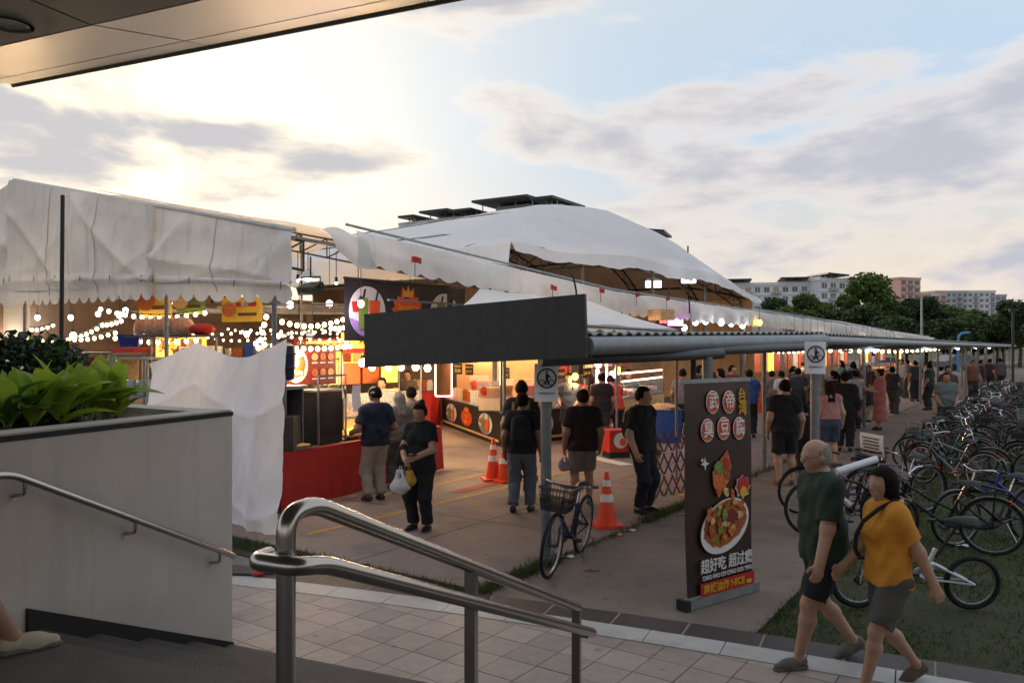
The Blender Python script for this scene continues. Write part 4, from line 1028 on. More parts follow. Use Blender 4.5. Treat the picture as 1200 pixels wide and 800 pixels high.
def bag(I, i, col, size=.16, name='plastic_bag', off=(0, 0, 0)):
    S = I['S']; w = Vector(I['wr'][i] * S) + V(*off); f = Field(); s_ = size
    hang = w + V(0, .02, -.16); f = Field(.009)
    f.cone(hang + V(-.03, 0, 0), hang + V(-s_ * .32, 0, -s_ * .9), .022, s_ * .32, .04); f.cone(hang + V(.03, 0, 0), hang + V(s_ * .32, 0, -s_ * .9), .022, s_ * .32, .04); f.ell(hang + V(0, 0, -s_ * 1.05), (s_ * .62, s_ * .40, s_ * .42), None, .05)
    b_ = link(name, f.mesh(.014, name, M('bag_' + col, col, .4, var=.12, scale=9, bump=.6, bscale=18, trans=.3)), I['root'])
    MB().tube([hang + V(-.02, 0, -.01), w + V(-.01, .01, -.09), w + V(.01, .01, -.09), hang + V(.02, 0, -.01)], .006, 5).build('handle', MATS['bag_' + col], b_)

yaw_to = lambda dx, dy: math.atan2(dy, dx) - math.pi / 2
AWAY, TOWARD, LEFT, RIGHT = 0.0, math.pi, math.pi / 2, -math.pi / 2
# --- the two walkers
op = gp(966, 776); op.z = 0.004
I = person('old man in dark green polo and dark shorts walking beside the woman in yellow', op, LEFT + R(6), 1.65, 'a', '1f3328', '1b1c22', 'thin', 'hair_grey', .80, 'shorts', '6a655f',
    feet=((-.05, .145, .045), (.05, -.165, .075)), hands=((-.15, .10, .47), (.135, -.05, .49)), head=(-4, -3, 0), lean=R(4), vox=.0085, build=1.02, face=True, fingers=True, hem=.455, foot_pitch=(2, 32), collar='1c2f26', zoff=0.0)
g_ = MB()
for sx in (-1, 1): g_.torus(Vector(I['hp'](sx * .020, .058, .004) * I['S']), .019, .0016, 'Y', 16, 5)
S_ = I['S']
for sx in (-1, 1): g_.tube([Vector(I['hp'](sx * .031, .058, .006) * S_), Vector(I['hp'](sx * .048, .045, .006) * S_), Vector(I['hp'](sx * .051, -.006, .008) * S_)], .0016, 5)
g_.build('glasses', 'pole_dark', I['root'])
op = gp(1042, 805); op.z = 0.0
I = person('woman in yellow polo and grey shorts walking beside the old man', op, LEFT + R(8), 1.51, 'a', 'd08a28', '55524e', 'bob', 'hair_black', .72, 'shorts', '6a5a4c',
    feet=((-.05, .15, .045), (.05, -.17, .075)), hands=((-.15, -.12, .49), (.15, .13, .52)), head=(8, -2, 0), lean=R(3), vox=.0085, build=.94, fem=True, face=True, fingers=True, hem=.475, foot_pitch=(0, 34), collar='d08a28')
S_ = I['S']; MB().tube([Vector(I['up'](z, y, x) * S_) for z, y, x in ((.60, -.095, .09), (.68, -.112, .05), (.76, -.108, .0), (.83, -.07, -.045), (.868, -.01, -.06), (.83, .065, -.05), (.77, .125, -.02), (.70, .14, .02), (.62, .115, .075), (.58, .08, .11))], .014, 8).build('bag_strap', fab('1e1a18'), I['root'])
# --- woman in black looking into her bag
I = person('woman in black reading her phone, carrying white and yellow plastic bags', gp(493, 620), yaw_to(-.35, -.95), 1.60, 'a', '17181d', '17181c', 'bun', 'hair_brown', .62, 'trousers', '1b1b1f',
    hands=((-.05, .17, .60), (.06, .15, .57)), head=(0, -24, 0), vox=.011, fem=True, face=True, fingers=True, hem=.47, poles={0: (-.8, -.4, -.5), 1: (.8, -.4, -.5)})
S_ = I['S']; MB().box(Vector(I['wr'][0] * S_) + V(.02, .07, .03), (.075, .12, .015)).build('phone', 'black', I['root'])
bag(I, 1, 'd9d6d6', .19, 'plastic_bag', (.03, .05, .02)); bag(I, 1, 'c99a2e', .12, 'yellow_bag', (-.08, .02, .02))
f = Field(); q = I['up'](.60, .06, .12) * S_; f.ell(q, (.09, .06, .13), None, .02); link('handbag', f.mesh(.014, 'handbag', fab('121214')), I['root'])
# --- man in the cap at the red table
I = person('man in navy shirt, khaki trousers and grey cap buying at the red table', gp(440, 586), R(38), 1.70, 'b', '1b2238', 'a1988a', 'short', 'hair_black', .72, 'trousers', '4b3a30', hands=((-.16, .13, .60), (.15, .12, .60)), vox=.014, build=1.06, hem=.49, head=(10, -12, 0))
S_ = I['S']; f = Field(); f.ell(I['hp'](0, -.004, .02) * S_, np.array((.055, .068, .064)) * S_, I['Rm'], .01); zc_ = I['hp'](0, 0, .018) * S_; f.cut(lambda X, Y, Z: zc_[2] - Z + 0 * X + 0 * Y); f.cone(I['hp'](0, .05, .025) * S_, I['hp'](0, .11, .018) * S_, .02, .012, .02); link('cap', f.mesh(.012, 'cap', fab('9a9790')), I['root'])
person('person in grey headscarf standing beyond the man in the cap', gp(468, 572), R(30), 1.56, 'a', '6b6660', '4a4a4c', 'long', 'hair_grey', 1.8, fem=True, vox=.018)
I = person('person in pale top with brown shoulder bag at the red table', gp(482, 566), R(30), 1.62, 'b', '9a8c80', '3a3f4e', 'short', 'hair_black', .5, vox=.018, fem=True)
S_ = I['S']; MB().tube([Vector(I['up'](z, y, x) * S_) for z, y, x in ((.60, -.06, .12), (.72, -.09, .04), (.84, -.03, -.05))], .012, 6).build('bag_strap', fab('5a3a26'), I['root']); MB().box(Vector(I['up'](.57, -.06, .13) * S_), (.12, .1, .22)).build('shoulder_bag', fab('5a3a26'), I['root'])
# --- men by the post
I = person('man in black shirt with dark backpack and grey jeans facing the drinks stall', gp(612, 600), R(-8), 1.66, 'b', '16171a', '5b626c', 'short', 'hair_black', .62, 'trousers', '3a3430', feet=((-.07, -.06, .06), (.06, .05, .04)), vox=.014, foot_pitch=(18, 0)); backpack(I, '17181b')
I = person('tall man with tan straps on his black shirt beyond the backpacker', gp(611, 583), R(-4), 1.78, 'b', '1a1a1c', '1c1c20', 'short', 'hair_black', .62, 'trousers', vox=.016)
S_ = I['S']
for sx in (-1, 1): MB().tube([Vector(I['up'](z, y, sx * x) * S_) for z, y, x in ((.66, -.085, .045), (.78, -.088, .06), (.845, -.02, .066))], .03, 6).build('strap', fab('8a6844'), I['root'])
I = person('man in maroon shirt and grey shorts carrying a lilac plastic bag', gp(683, 592), R(6), 1.68, 'a', '2a1c22', '7d7a76', 'short', 'hair_brown', .70, 'shorts', '4a4440', feet=((-.06, 0, .04), (.065, .03, .04)), vox=.014, build=1.08, hem=.48); bag(I, 0, 'b9a6c0', .13)
I = person('man in plain black shirt and black trousers standing beside the scissor barrier', gp(753, 600), yaw_to(.75, -.66), 1.74, 'a', '131417', '14151a', 'short', 'hair_black', .74, 'trousers', '1b1b1e', head=(10, 0, 0), vox=.011, build=1.05, face=True, fingers=True, hem=.49, collar='131417')
backpack(I, '141518')
# --- stall customers further in
def small(label, px, py, yaw, H, shirt, bottom, group=None, **k): k.setdefault('vox', .022); return person(label, gp(px, py), yaw, H, k.pop('skin', 'b'), shirt, bottom, group=group, **k)
small('person in bright red shirt bending over the snack counter', 722, 522, R(20), 1.66, 'c2311f', '2a2a30', lean=R(24), hands=((-.1, .2, .5), (.1, .2, .5)))
small('person in dark clothes queueing beside the person in red', 705, 525, R(10), 1.70, '231d20', '33343a', bottoms='shorts')
small('woman in dark red top queueing behind the maroon man', 692, 521, R(-20), 1.60, '4a2226', '2b2b31', hair='ponytail', fem=True)
small('man in grey striped shirt and blue cap beyond the food banner', 800, 513, R(-30), 1.72, '6b6a70', '2d2c31')
small('man in blue shirt and black trousers by the food banner', 878, 512, R(-15), 1.70, '2f4f86', '1b1b20', hands=((-.08, .15, .62), (.08, .15, .62)))
small('woman in white floral blouse at the lit stall', 916, 500, R(10), 1.58, 'c9c3c4', '4a4048', fem=True, sleeve=.9)
small('person in dark grey shirt beside the floral blouse', 935, 499, R(-40), 1.66, '3a3a40', '26262b')
I = small('man in black shirt and black shorts standing on the path', 920, 567, R(-6), 1.74, '17181b', '1b2026', bottoms='shorts', vox=.014, shoe='7a5c4c', skin='a', feet=((-.06, -.02, .04), (.07, .02, .04)), build=1.06)
person('dark-clad child standing beside the man in black shorts', gp(943, 553), R(-12), 1.22, 'a', '131316', '141417', vox=.018, hands=((-.13, .05, .5), (.13, .05, .5)))
small('woman in sleeveless pink top and blue skirt with long hair', 972, 546, R(-4), 1.62, 'b98480', '434a66', hair='long', hair_col='hair_brown', fem=True, sleeve=.0, skin='c', bottoms='shorts', vox=.014, hem=.56, build=1.12)
small('tall person in long black clothes beside the pink top', 990, 528, R(-25), 1.72, '14151a', '14151a', sleeve=1.8, vox=.018, build=1.1)
small('person in white shirt in the crowd behind the post', 1003, 502, R(15), 1.60, 'b6b3b2', '2c2c33')
small('person with dark ponytail in the crowd before the stalls', 960, 500, R(-10), 1.58, '2b2a30', '25252b', hair='ponytail', fem=True)
small('person in black at the back of the crowd', 1000, 488, R(8), 1.74, '1b1b20', '202026')
small('woman in long pink dress holding something on the walkway', 1031, 503, R(62), 1.66, 'a8635c', 'a8635c', hair='bun', hair_col='hair_brown', fem=True, bottoms='dress', sleeve=.9, build=1.22, hands=((-.08, .17, .66), (.08, .17, .66)), skin='a', vox=.016)
small('person in grey-green shirt walking out beside the parked bicycles', 1109, 517, R(160), 1.66, '5d6a6a', '3c3f44', hands=((-.1, .14, .56), (.1, .14, .56)), vox=.018)
small('person in dark red top behind the grey-green walker', 1111, 496, R(170), 1.70, '4e3a38', '2a2a2e')
for i, (px, py, c, b_) in enumerate(((1073, 470, '2c2c38', '22222a'), (1063, 466, '6a7088', '3a3a44'), (1057, 464, '8a8a90', '33333c'), (1140, 470, '6e4a3c', '2a2a2a'), (1150, 466, '2a2a30', '2a2a2a'), (1160, 462, '3a3030', '202024'), (1172, 460, '4c4c55', '2a2a2a'), (1089, 480, '2a3a36', '1f2226'))):
    small('small figure in %s shirt walking far along the covered walkway' % ('navy', 'blue-grey', 'pale grey', 'brown', 'black', 'dark maroon', 'mid grey', 'dark green')[i], px, py, R(i * 57), 1.66, c, b_, vox=.03)
crowd = [(905, 497, '7a6a64', 'shorts'), (948, 492, '33404e', 'trousers'), (965, 489, '8a8784', 'trousers'), (978, 512, '1e1f24', 'trousers'), (1012, 494, '5a2c2c', 'shorts'), (942, 480, 'a39a90', 'trousers'), (986, 482, '2c4a3c', 'trousers'), (1018, 478, '2b2b33', 'trousers'), (930, 484, '5c3f52', 'shorts'), (956, 476, 'b3a27c', 'trousers'), (1000, 474, '43536b', 'trousers'), (845, 508, '40403f', 'trousers'), (858, 500, '6e2f2b', 'shorts'), (820, 506, '2d3138', 'trousers'), (1046, 484, '303036', 'trousers'), (1090, 465, '78787c', 'trousers'), (640, 522, '3f3430', 'trousers'), (667, 520, '55606a', 'shorts')]
cn = ['taupe', 'slate-blue', 'pale grey', 'jet black', 'wine red', 'light beige', 'forest green', 'charcoal', 'plum', 'sand yellow', 'denim blue', 'dark olive', 'brick red', 'blue-black', 'graphite', 'steel grey', 'coffee brown', 'smoke blue']
poses = [((-.155, .035, .50), (.155, .035, .50)), ((-.08, .18, .62), (.15, .03, .50)), ((-.12, .12, .56), (.10, .14, .58)), ((-.15, .0, .5), (.06, .17, .70)), ((-.05, .15, .60), (.05, .15, .60))]
for i, (px, py, c, b_) in enumerate(crowd):
    I = small('shopper in %s top among the stall crowd' % cn[i], px, py, R((i * 73) % 360 if i % 3 else i * 17), 1.56 + .035 * (i % 7), c, ('22242a', '3a3a42', '4c4a46', '2b3550')[i % 4], hands=poses[i % 5], bottoms=b_, hair=('short', 'long', 'short', 'ponytail', 'bun')[i % 5], fem=i % 5 in (1, 3, 4), skin='abc'[i % 3], feet=((-.06, .03 * (i % 3), .04), (.06, -.03 * (i % 2), .04)), build=.95 + .05 * (i % 5), head=((i * 37) % 50 - 25, -8 * (i % 2), 0), vox=.024)
    if i % 4 == 1: backpack(I, ('2c3038', '4a3a30', '5a2a2a')[i % 3])
    if i % 4 == 2: bag(I, 0, ('c9b0b0', 'b8bcc4', 'c4b48a')[i % 3], .13)
# vendors
def vend(label, px, py, Y, yaw, shirt, **k):
    q = ap(px, py, Y); q.z = 0; return person(label, q, yaw, 1.66, 'b', shirt, '2a2a2e', vox=.022, **k)
vend('vendor in black shirt behind the pink-lit snack counter', 737, 470, 21.5, R(150), '17171a')
vend('vendor in dark shirt reaching up at the fried food stall', 448, 470, 16.2, R(160), '2a2a2c', hands=((-.1, .12, .85), (.15, .05, .55)))
vend('vendor in brown shirt inside the drinks stall', 478, 470, 20.5, R(170), '4a3a30')
vend('vendor in red cap shirt in the far lit stall', 832, 470, 26, R(150), '3a2426')
vend('vendor in pale shirt beside the metal cooking unit', 168, 470, 14.5, R(170), 'b09078')
vend('vendor in black shirt bending among the left stalls', 128, 470, 14.0, R(100), '1a1a1c', lean=R(25))
# person at the left edge, stepping down the stairs
person('walker in beige trainers stepping across the landing beside the planter wall', V(-2.74, 3.50, .9), yaw_to(.75, .66), 1.66, 'b', '4a4c52', '3a3630', 'short', 'hair_black', .62, 'shorts', 'b8ae94', feet=((-.05, -.16, .04), (.05, .27, .045)), hands=((-.13, .03, .50), (.10, -.12, .50)), vox=.012, face=True)
# ================================================================== bicycles
for n_, c_ in (('navy', '1b2444'), ('white', 'cfd2d4'), ('black', '1a1a1c'), ('grey', '6a6c6e'), ('green', '1f4a3c'), ('teal', '2a7a72'), ('blue', '2a3a9a'), ('red', '7a1f1c'), ('purple', '5a4a78'), ('brown', '6a5236')):
    M('paint_' + n_, c_, 0.3, metal=0.2, var=0.1, scale=8)
M('saddle', '201f1f', 0.5, var=0.15); M('basket_grey', '7f8184', 0.5, metal=0.4, var=0.1); M('tyre', '151515', 0.85, var=0.2, scale=30); M('rim', '8c8e90', 0.45, metal=0.9, var=0.1, rand=.4); M('spoke', '5c5e60', 0.45, metal=0.9, var=0)
_WH = {}
def wheel_meshes(r, tw, rimm='rim'):
    k = (r, tw, rimm)
    if k in _WH: return _WH[k]
    ty = MB().torus((0, 0, 0), r - tw, tw, 'Y', 36, 8).mesh('tyre', 'tyre')
    ri = MB().torus((0, 0, 0), r - 2 * tw - .004, .011, 'Y', 36, 6).mesh('rim', rimm)
    h = MB(); h.tube([(0, -.045, 0), (0, .045, 0)], .016, 10); h.tube([(0, -.03, 0), (0, -.026, 0)], .03, 10); h.tube([(0, .026, 0), (0, .03, 0)], .03, 10)
    n = 18
    for i in range(n):
        a = 2 * math.pi * i / n; s = -1 if i % 2 else 1; b_ = a + (.5 if (i // 2) % 2 else -.5)
        h.tube([(.026 * math.cos(b_), s * .028, .026 * math.sin(b_)), ((r - 2 * tw) * math.cos(a), 0, (r - 2 * tw) * math.sin(a))], .0022, 3, caps=False)
    _WH[k] = (h.mesh('wheel', 'spoke'), ty, ri); return _WH[k]
def bicycle(label, paint, kind='city', basket=None, rr=.335, lowstep=True, fender=True, rack=True, group='bicycles parked by the walkway', steer=0.0, rimm='rim', lean=0.0, paper=False, stand=True):
    root = thing('bicycle', label, 'bicycle', (0, 0, 0), 0, group)
    p = 'paint_' + paint; wb = .53 if kind == 'city' else .50
    tw = .019 if kind == 'city' else .024
    fold = kind == 'folding'
    if fold: rr = .25; wb = .50
    bb = V(-.06, 0, .29); sx = V(-.20, 0, .62 if not fold else .52); hd0 = V(wb - .16, 0, .62); hd1 = V(wb - .205, 0, .76)
    rear = V(-wb, 0, rr); front = V(wb, 0, rr)
    f = MB()
    if fold:
        f.tube([hd0 + V(0, 0, -.02), V(.1, 0, .50), V(-.18, 0, .40)], .026, 10); f.tube([bb, V(-.17, 0, .56)], .02, 10); f.tube([V(-.16, .03, .42), rear + V(0, .05, 0)], .012, 8); f.tube([V(-.16, -.03, .42), rear + V(0, -.05, 0)], .012, 8)
        f.tube([hd0 - (hd1 - hd0) * .4, hd1], .022, 10); f.tube([V(-.17, 0, .40), bb], .02, 10)
    else:
        f.tube([hd0 - (hd1 - hd0) * .15, hd1], .020, 10)
        if lowstep: f.tube([hd0 + V(.005, 0, .02), V(.16, 0, .47), bb + V(.02, 0, .04)], .018, 8); f.tube([hd1 - V(0, 0, .03), V(.1, 0, .60), V(-.15, 0, .48)], .015, 8)
        else: f.tube([hd0, bb], .018, 8); f.tube([hd1, sx], .016, 8)
        f.tube([bb, sx], .016, 8)
        for s in (-1, 1): f.tube([sx + V(0, s * .015, -.02), rear + V(0, s * .055, 0)], .009, 6)
    for s in (-1, 1): f.tube([bb + V(0, s * .03, 0), rear + V(0, s * .055, 0)], .010, 6)
    f.tube([bb + V(0, -.045, 0), bb + V(0, .045, 0)], .024, 10)
    f.build('frame', p, root)
    st = Matrix.Rotation(steer, 4, 'Z')
    def steerp(v): v = Vector(v) - hd0; return hd0 + (st @ v)
    fk = MB(); 
    for s in (-1, 1): fk.tube([steerp(hd0 + V(.01, s * .045, -.02)), steerp(front + V(-.03, s * .05, rr * .55)), steerp(front + V(0, s * .055, 0))], .011, 6)
    fk.tube([steerp(hd0 + V(.01, -.05, -.02)), steerp(hd0 + V(.01, .05, -.02))], .014, 6); fk.build('fork', p if not fold else 'chrome', root)
    for i, c in enumerate((rear, front)):
        hm, ty, ri = wheel_meshes(rr, tw, rimm); w = link('wheel', hm, root, steerp(c) if i else c)
        if i: w.rotation_euler = (0, 0, steer)
        link('tyre', ty, w); link('rim', ri, w)
        if fender and not fold:
            m = MB(); R1 = rr + .018
            for a0 in [R(k) for k in (range(20, 200, 15) if i == 0 else range(40, 175, 15))]:
                m.v += [steerp(c + V(math.cos(a0) * R1, y, math.sin(a0) * R1 - (abs(y) * .3))) if i else c + V(math.cos(a0) * R1, y, math.sin(a0) * R1 - (abs(y) * .3)) for y in (-.026, 0, .026)]
            n = len(m.v) // 3
            for k in range(n - 1):
                for q in (0, 1): m._f((3 * k + q, 3 * k + q + 1, 3 * k + q + 4, 3 * k + q + 3))
            m.build('mudguard', p if paint in ('white', 'navy', 'blue') else 'paint_black', root)
    # saddle and post
    sp_ = sx + (sx - bb).normalized() * (.20 if not fold else .34)
    MB().tube([sx - (sx - bb).normalized() * .05, sp_], .0125, 8).build('seat_post', 'chrome' if not fold else 'paint_black', root)
    f = MB(); f.grid(lambda u, v: (sp_.x - .14 + .29 * u, (v - .5) * 2 * (.085 * (1 - u) ** 1.2 + .022), sp_.z + .035 + .018 * math.sin((1 - u) * 3) - .05 * (abs(v - .5) * 2) ** 2.2 - .02 * u), 10, 8)
    f.grid(lambda u, v: (sp_.x - .14 + .29 * u, (.5 - v) * 2 * (.085 * (1 - u) ** 1.2 + .022), sp_.z - .012 + .02 * u), 10, 4); f.build('saddle', 'saddle', root)
    # bars
    bt = hd1 + (hd1 - hd0).normalized() * (.13 if not fold else .30)
    h = MB(); h.tube([steerp(hd1), steerp(bt)], .0125, 8)
    if kind == 'city': pts = [(bt + V(-.16, -.29, .03)), (bt + V(-.02, -.22, .05)), (bt + V(.02, 0, 0)), (bt + V(-.02, .22, .05)), (bt + V(-.16, .29, .03))]
    else: pts = [(bt + V(-.03, -.29, .01)), (bt + V(0, 0, 0)), (bt + V(-.03, .29, .01))]
    pts = [steerp(q) for q in pts]; h.tube(rail_pts(pts, 4, .08), .011, 8); hb = h.build('handlebar', 'chrome' if kind == 'city' else 'paint_black', root)
    for e, e2 in ((pts[0], pts[1]), (pts[-1], pts[-2])):
        d_ = (e2 - e).normalized(); MB().tube([e - d_ * .01, e + d_ * .10], .016, 8).build('grip', 'saddle', hb)
        MB().tube([e + d_ * .12 + V(.02, 0, 0), e + d_ * .03 + V(.05, 0, -.01)], .005, 5).build('brake_lever', 'chrome', hb)
    # crank
    cr = MB(); cr.tube([bb + V(0, -.075, 0), bb + V(0, .075, 0)], .012, 8); cr.tube([bb + V(0, -.05, 0), bb + V(0, -.056, 0)], .075, 18); a = rnd.uniform(0, 6.28)
    for s in (-1, 1): e = bb + V(math.cos(a) * .165 * s, s * -.085, math.sin(a) * .165 * s); cr.tube([bb + V(0, s * -.07, 0), e], .009, 6)
    ck = cr.build('crank', 'chrome' if paint != 'black' else 'paint_grey', root)
    for s in (-1, 1): e = bb + V(math.cos(a) * .165 * s, s * -.085, math.sin(a) * .165 * s); MB().box(e + V(0, s * -.045, 0), (.09, .075, .022)).build('pedal', 'saddle', ck)
    ch = MB(); ch.bar(bb + V(0, -.053, .07), rear + V(0, -.053, .032), .006, .008); ch.bar(bb + V(0, -.053, -.07), rear + V(0, -.053, -.032), .006, .008); ch.tube([rear + V(0, -.05, 0), rear + V(0, -.056, 0)], .034, 12); ch.build('chain', 'pole_dark', root)
    if rack:
        k_ = MB()
        for s in (-1, 0, 1): k_.tube([V(-.22, s * .05, rr * 2 + .055), V(-wb - .16, s * .05, rr * 2 + .055)], .006, 5)
        for s in (-1, 1): k_.tube([V(-wb, s * .07, rr), V(-wb - .03, s * .05, rr * 2 + .055)], .005, 5)
        for x in (-.26, -.45, -wb - .14): k_.tube([V(x, -.05, rr * 2 + .055), V(x, .05, rr * 2 + .055)], .005, 5)
        k_.build('rear_rack', 'chrome' if paint in ('white', 'navy') else 'paint_black', root)
        MB().box((-wb - .18, 0, rr * 2 - .05), (.02, .06, .04)).build('reflector', 'red', root)
    if stand: MB().tube([V(-.12, .04, .27), V(-.2, .15, .005)], .008, 6).build('kickstand', 'chrome', root)
    if basket:
        bk = MB(); cx = steerp(V(wb - .02, 0, 0)).x; z0, z1 = .70, .93
        def rect(z, t): k = .8 + .2 * t; return [V(cx - .13 * k, -.17 * k, z), V(cx + .13 * k, -.17 * k, z), V(cx + .13 * k, .17 * k, z), V(cx - .13 * k, .17 * k, z)]
        for t in (0, .33, .66, 1): bk.tube(rect(z0 + (z1 - z0) * t, t), .005 if t < 1 else .008, 4, closed=True)
        lo_, hi_ = rect(z0, 0), rect(z1, 1)
        for e in range(4):
            for q in np.linspace(0, 1, 10)[:-1]: bk.tube([lo_[e].lerp(lo_[(e + 1) % 4], q), hi_[e].lerp(hi_[(e + 1) % 4], q)], .0032, 3, caps=False)
        for q in np.linspace(0, 1, 8): bk.tube([lo_[0].lerp(lo_[1], q), lo_[3].lerp(lo_[2], q)], .0032, 3, caps=False)
        bk.build('basket', basket, root)
        bs = MB(); bs.poly([v + V(0, 0, .004) for v in lo_])
        for e in range(4): bs.poly([lo_[e] * .5 + lo_[(e + 1) % 4] * 0 + lo_[e] * .5, lo_[(e + 1) % 4], lo_[(e + 1) % 4].lerp(hi_[(e + 1) % 4], .5), lo_[e].lerp(hi_[e], .5)])
        bs.build('basket_liner', M('basket_mesh', '2a2a2a', .7, var=.1, glass=.45), root, smooth=False)
    if paper:
        MB().grid(lambda u, v: (steerp(V(wb - .06, 0, 0)).x + .04 * math.sin(v * 2), (u - .5) * .42, .86 + .30 * v), 4, 4).build('paper_sheet', 'paper', root)
        for k in range(5): MB().box((steerp(V(wb - .06, 0, 0)).x + .04 * math.sin((.2 + k * .15) * 2) + .012, 0, .86 + .30 * (.2 + k * .15)), (.004, .3 - .04 * (k % 2), .016)).build('print_line', 'paint_black', root)
    if lean: root.rotation_euler = (lean, 0, 0)
    return root
def put(b_, p, az, lean=R(5), scale=1.0):
    b_.location = p; b_.rotation_euler = (lean, 0, az); b_.scale = (scale,) * 3; return b_
def heading(a, b): d = Vector(b) - Vector(a); return math.atan2(d.y, d.x)
# the blue one leaning on the sign post: rear then front wheel contact
ra_, fb_ = gp(686, 640), gp(636, 680); mid = (ra_ + fb_) / 2
b1 = bicycle('dark blue bicycle with black front basket leaning on the sign post', 'navy', basket='paint_black', rr=.335, lowstep=False, fender=False, rack=False, group=None)
put(b1, V(mid.x, mid.y, -.025), heading(ra_, fb_), R(-6), 1.0)
# white folding bicycle behind the walkers
ra_ = gp(1137, 707); b2 = bicycle('white folding bicycle with small wheels and black saddle on the grass', 'white', 'folding', fender=False, rack=False, group=None, stand=False)
put(b2, V(ra_.x - .52, ra_.y - .02, -.04), math.pi - R(3), R(-4))
# bicycle with thick white frame left of the old man
b3 = bicycle('dark bicycle with wide pale down tube parked behind the old man', 'black', kind='mountain', lowstep=False, fender=False, rack=False, group=None)
fw = gp(952, 626); put(b3, V(fw.x + .5, fw.y + .12, -.03), math.pi - R(-6), R(4)); 
MB().tube([V(.30, 0, .66), V(-.02, 0, .36)], .04, 10).build('down_tube_sleeve', 'paint_white', b3)
MB().tube([V(.12, -.02, .78), V(-.42, -.02, .93)], .045, 8).build('rolled_paper', 'paper', b3)
protos = []
spec = [('black bicycle with grey wire basket standing on the grass', 'black', dict(basket='basket_grey')),
        ('dark bicycle with black basket and a printed white notice on its bars', 'grey', dict(basket='paint_black', paper=True)),
        ('dark bicycle with plain bars and a large rear wheel on the grass', 'black', dict(lowstep=False, rack=True)),
        ('bright blue framed bicycle parked on the grass', 'blue', dict(lowstep=False, kind='mountain', fender=False, rack=False)),
        ('green low-step bicycle parked in the rows', 'green', dict(basket='paint_black')),
        ('silver-grey bicycle parked in the rows', 'grey', dict(lowstep=False)),
        ('teal framed bicycle parked in the rows', 'teal', dict(basket='basket_grey')),
        ('dull red bicycle parked in the rows', 'red', dict(lowstep=True)),
        ('purple framed bicycle with pale mudguard behind the old man', 'purple', dict(lowstep=True)),
        ('brown framed bicycle parked in the rows', 'brown', dict(lowstep=False)),
        ('black low-step bicycle without basket parked in the rows', 'black', dict(rack=True))]
for l, p_, k_ in spec: protos.append(bicycle(l, p_, steer=rnd.uniform(-.4, .4), **k_))
near = [(0, gp(1100, 640), math.pi - R(28)), (1, gp(1052, 600), math.pi + R(20)), (2, gp(1165, 634), R(192)), (3, gp(1205, 622), R(150)), (8, gp(985, 600), math.pi - R(10))]
used = set()
for i, p_, a_ in near: put(protos[i], V(p_.x, p_.y, -.04), a_, R(rnd.uniform(-5, 5))); used.add(i)
# rows further along the path
slots = []
for r_, n0 in enumerate((2.95, 4.65, 6.5, 8.5, 10.6)):
    d_ = (8.8, 9.4, 10.2, 9.6, 9.0)[r_]
    while d_ < (34 if r_ < 2 else 27 if r_ < 4 else 22):
        slots.append((d_ + rnd.uniform(-.15, .15), n0 + rnd.uniform(-.3, .3), AZ_D - math.pi / 2 + R(rnd.choice((0, 0, 180)) + rnd.uniform(-26, 26)))); d_ += rnd.uniform(.62, 1.0) * (1 + max(0, d_ - 14) * .03)
order = [4, 5, 6, 7, 9, 10, 2, 0, 5, 10, 2]
labels = {0: 'black bicycle with grey wire basket parked in the rows', 2: 'dark bicycle with plain bars parked in the rows'}
for i, (d_, n_, a_) in enumerate(slots):
    k = order[(i * 7 + int(d_)) % len(order)] ; p_ = kp(d_, n_, -.045)
    if k not in used: put(protos[k], p_, a_, R(rnd.uniform(-9, 9))); used.add(k)
    else:
        c = dup(protos[k], p_); c.rotation_euler = (R(rnd.uniform(-9, 9)), 0, a_)
        if k in labels: c['label'] = labels[k]
print('bicycles', len(slots) + 8)
# low metal rack among the rows
rk = thing('bicycle_rack', 'low grey steel rack of parallel bars among the bicycles', 'rack', kp(17.5, 5.6, -.04), AZ_D)
for k in range(9): MB().bar((-.9, -.8 + .2 * k, .78), (.9, -.8 + .2 * k, .82), .045, .03).build('bar', 'galv', rk, smooth=False)
for sx in (-1, 1): MB().bar((sx * .8, -.85, .755), (sx * .8, .85, .755), .05, .04).build('cross_rail', 'galv', rk, smooth=False)
for sx in (-1, 1):
    for sy in (-1, 1): MB().bar((sx * .8, sy * .8, 0), (sx * .8, sy * .8, .735), .05, .05).build('leg', 'galv', rk, smooth=False)
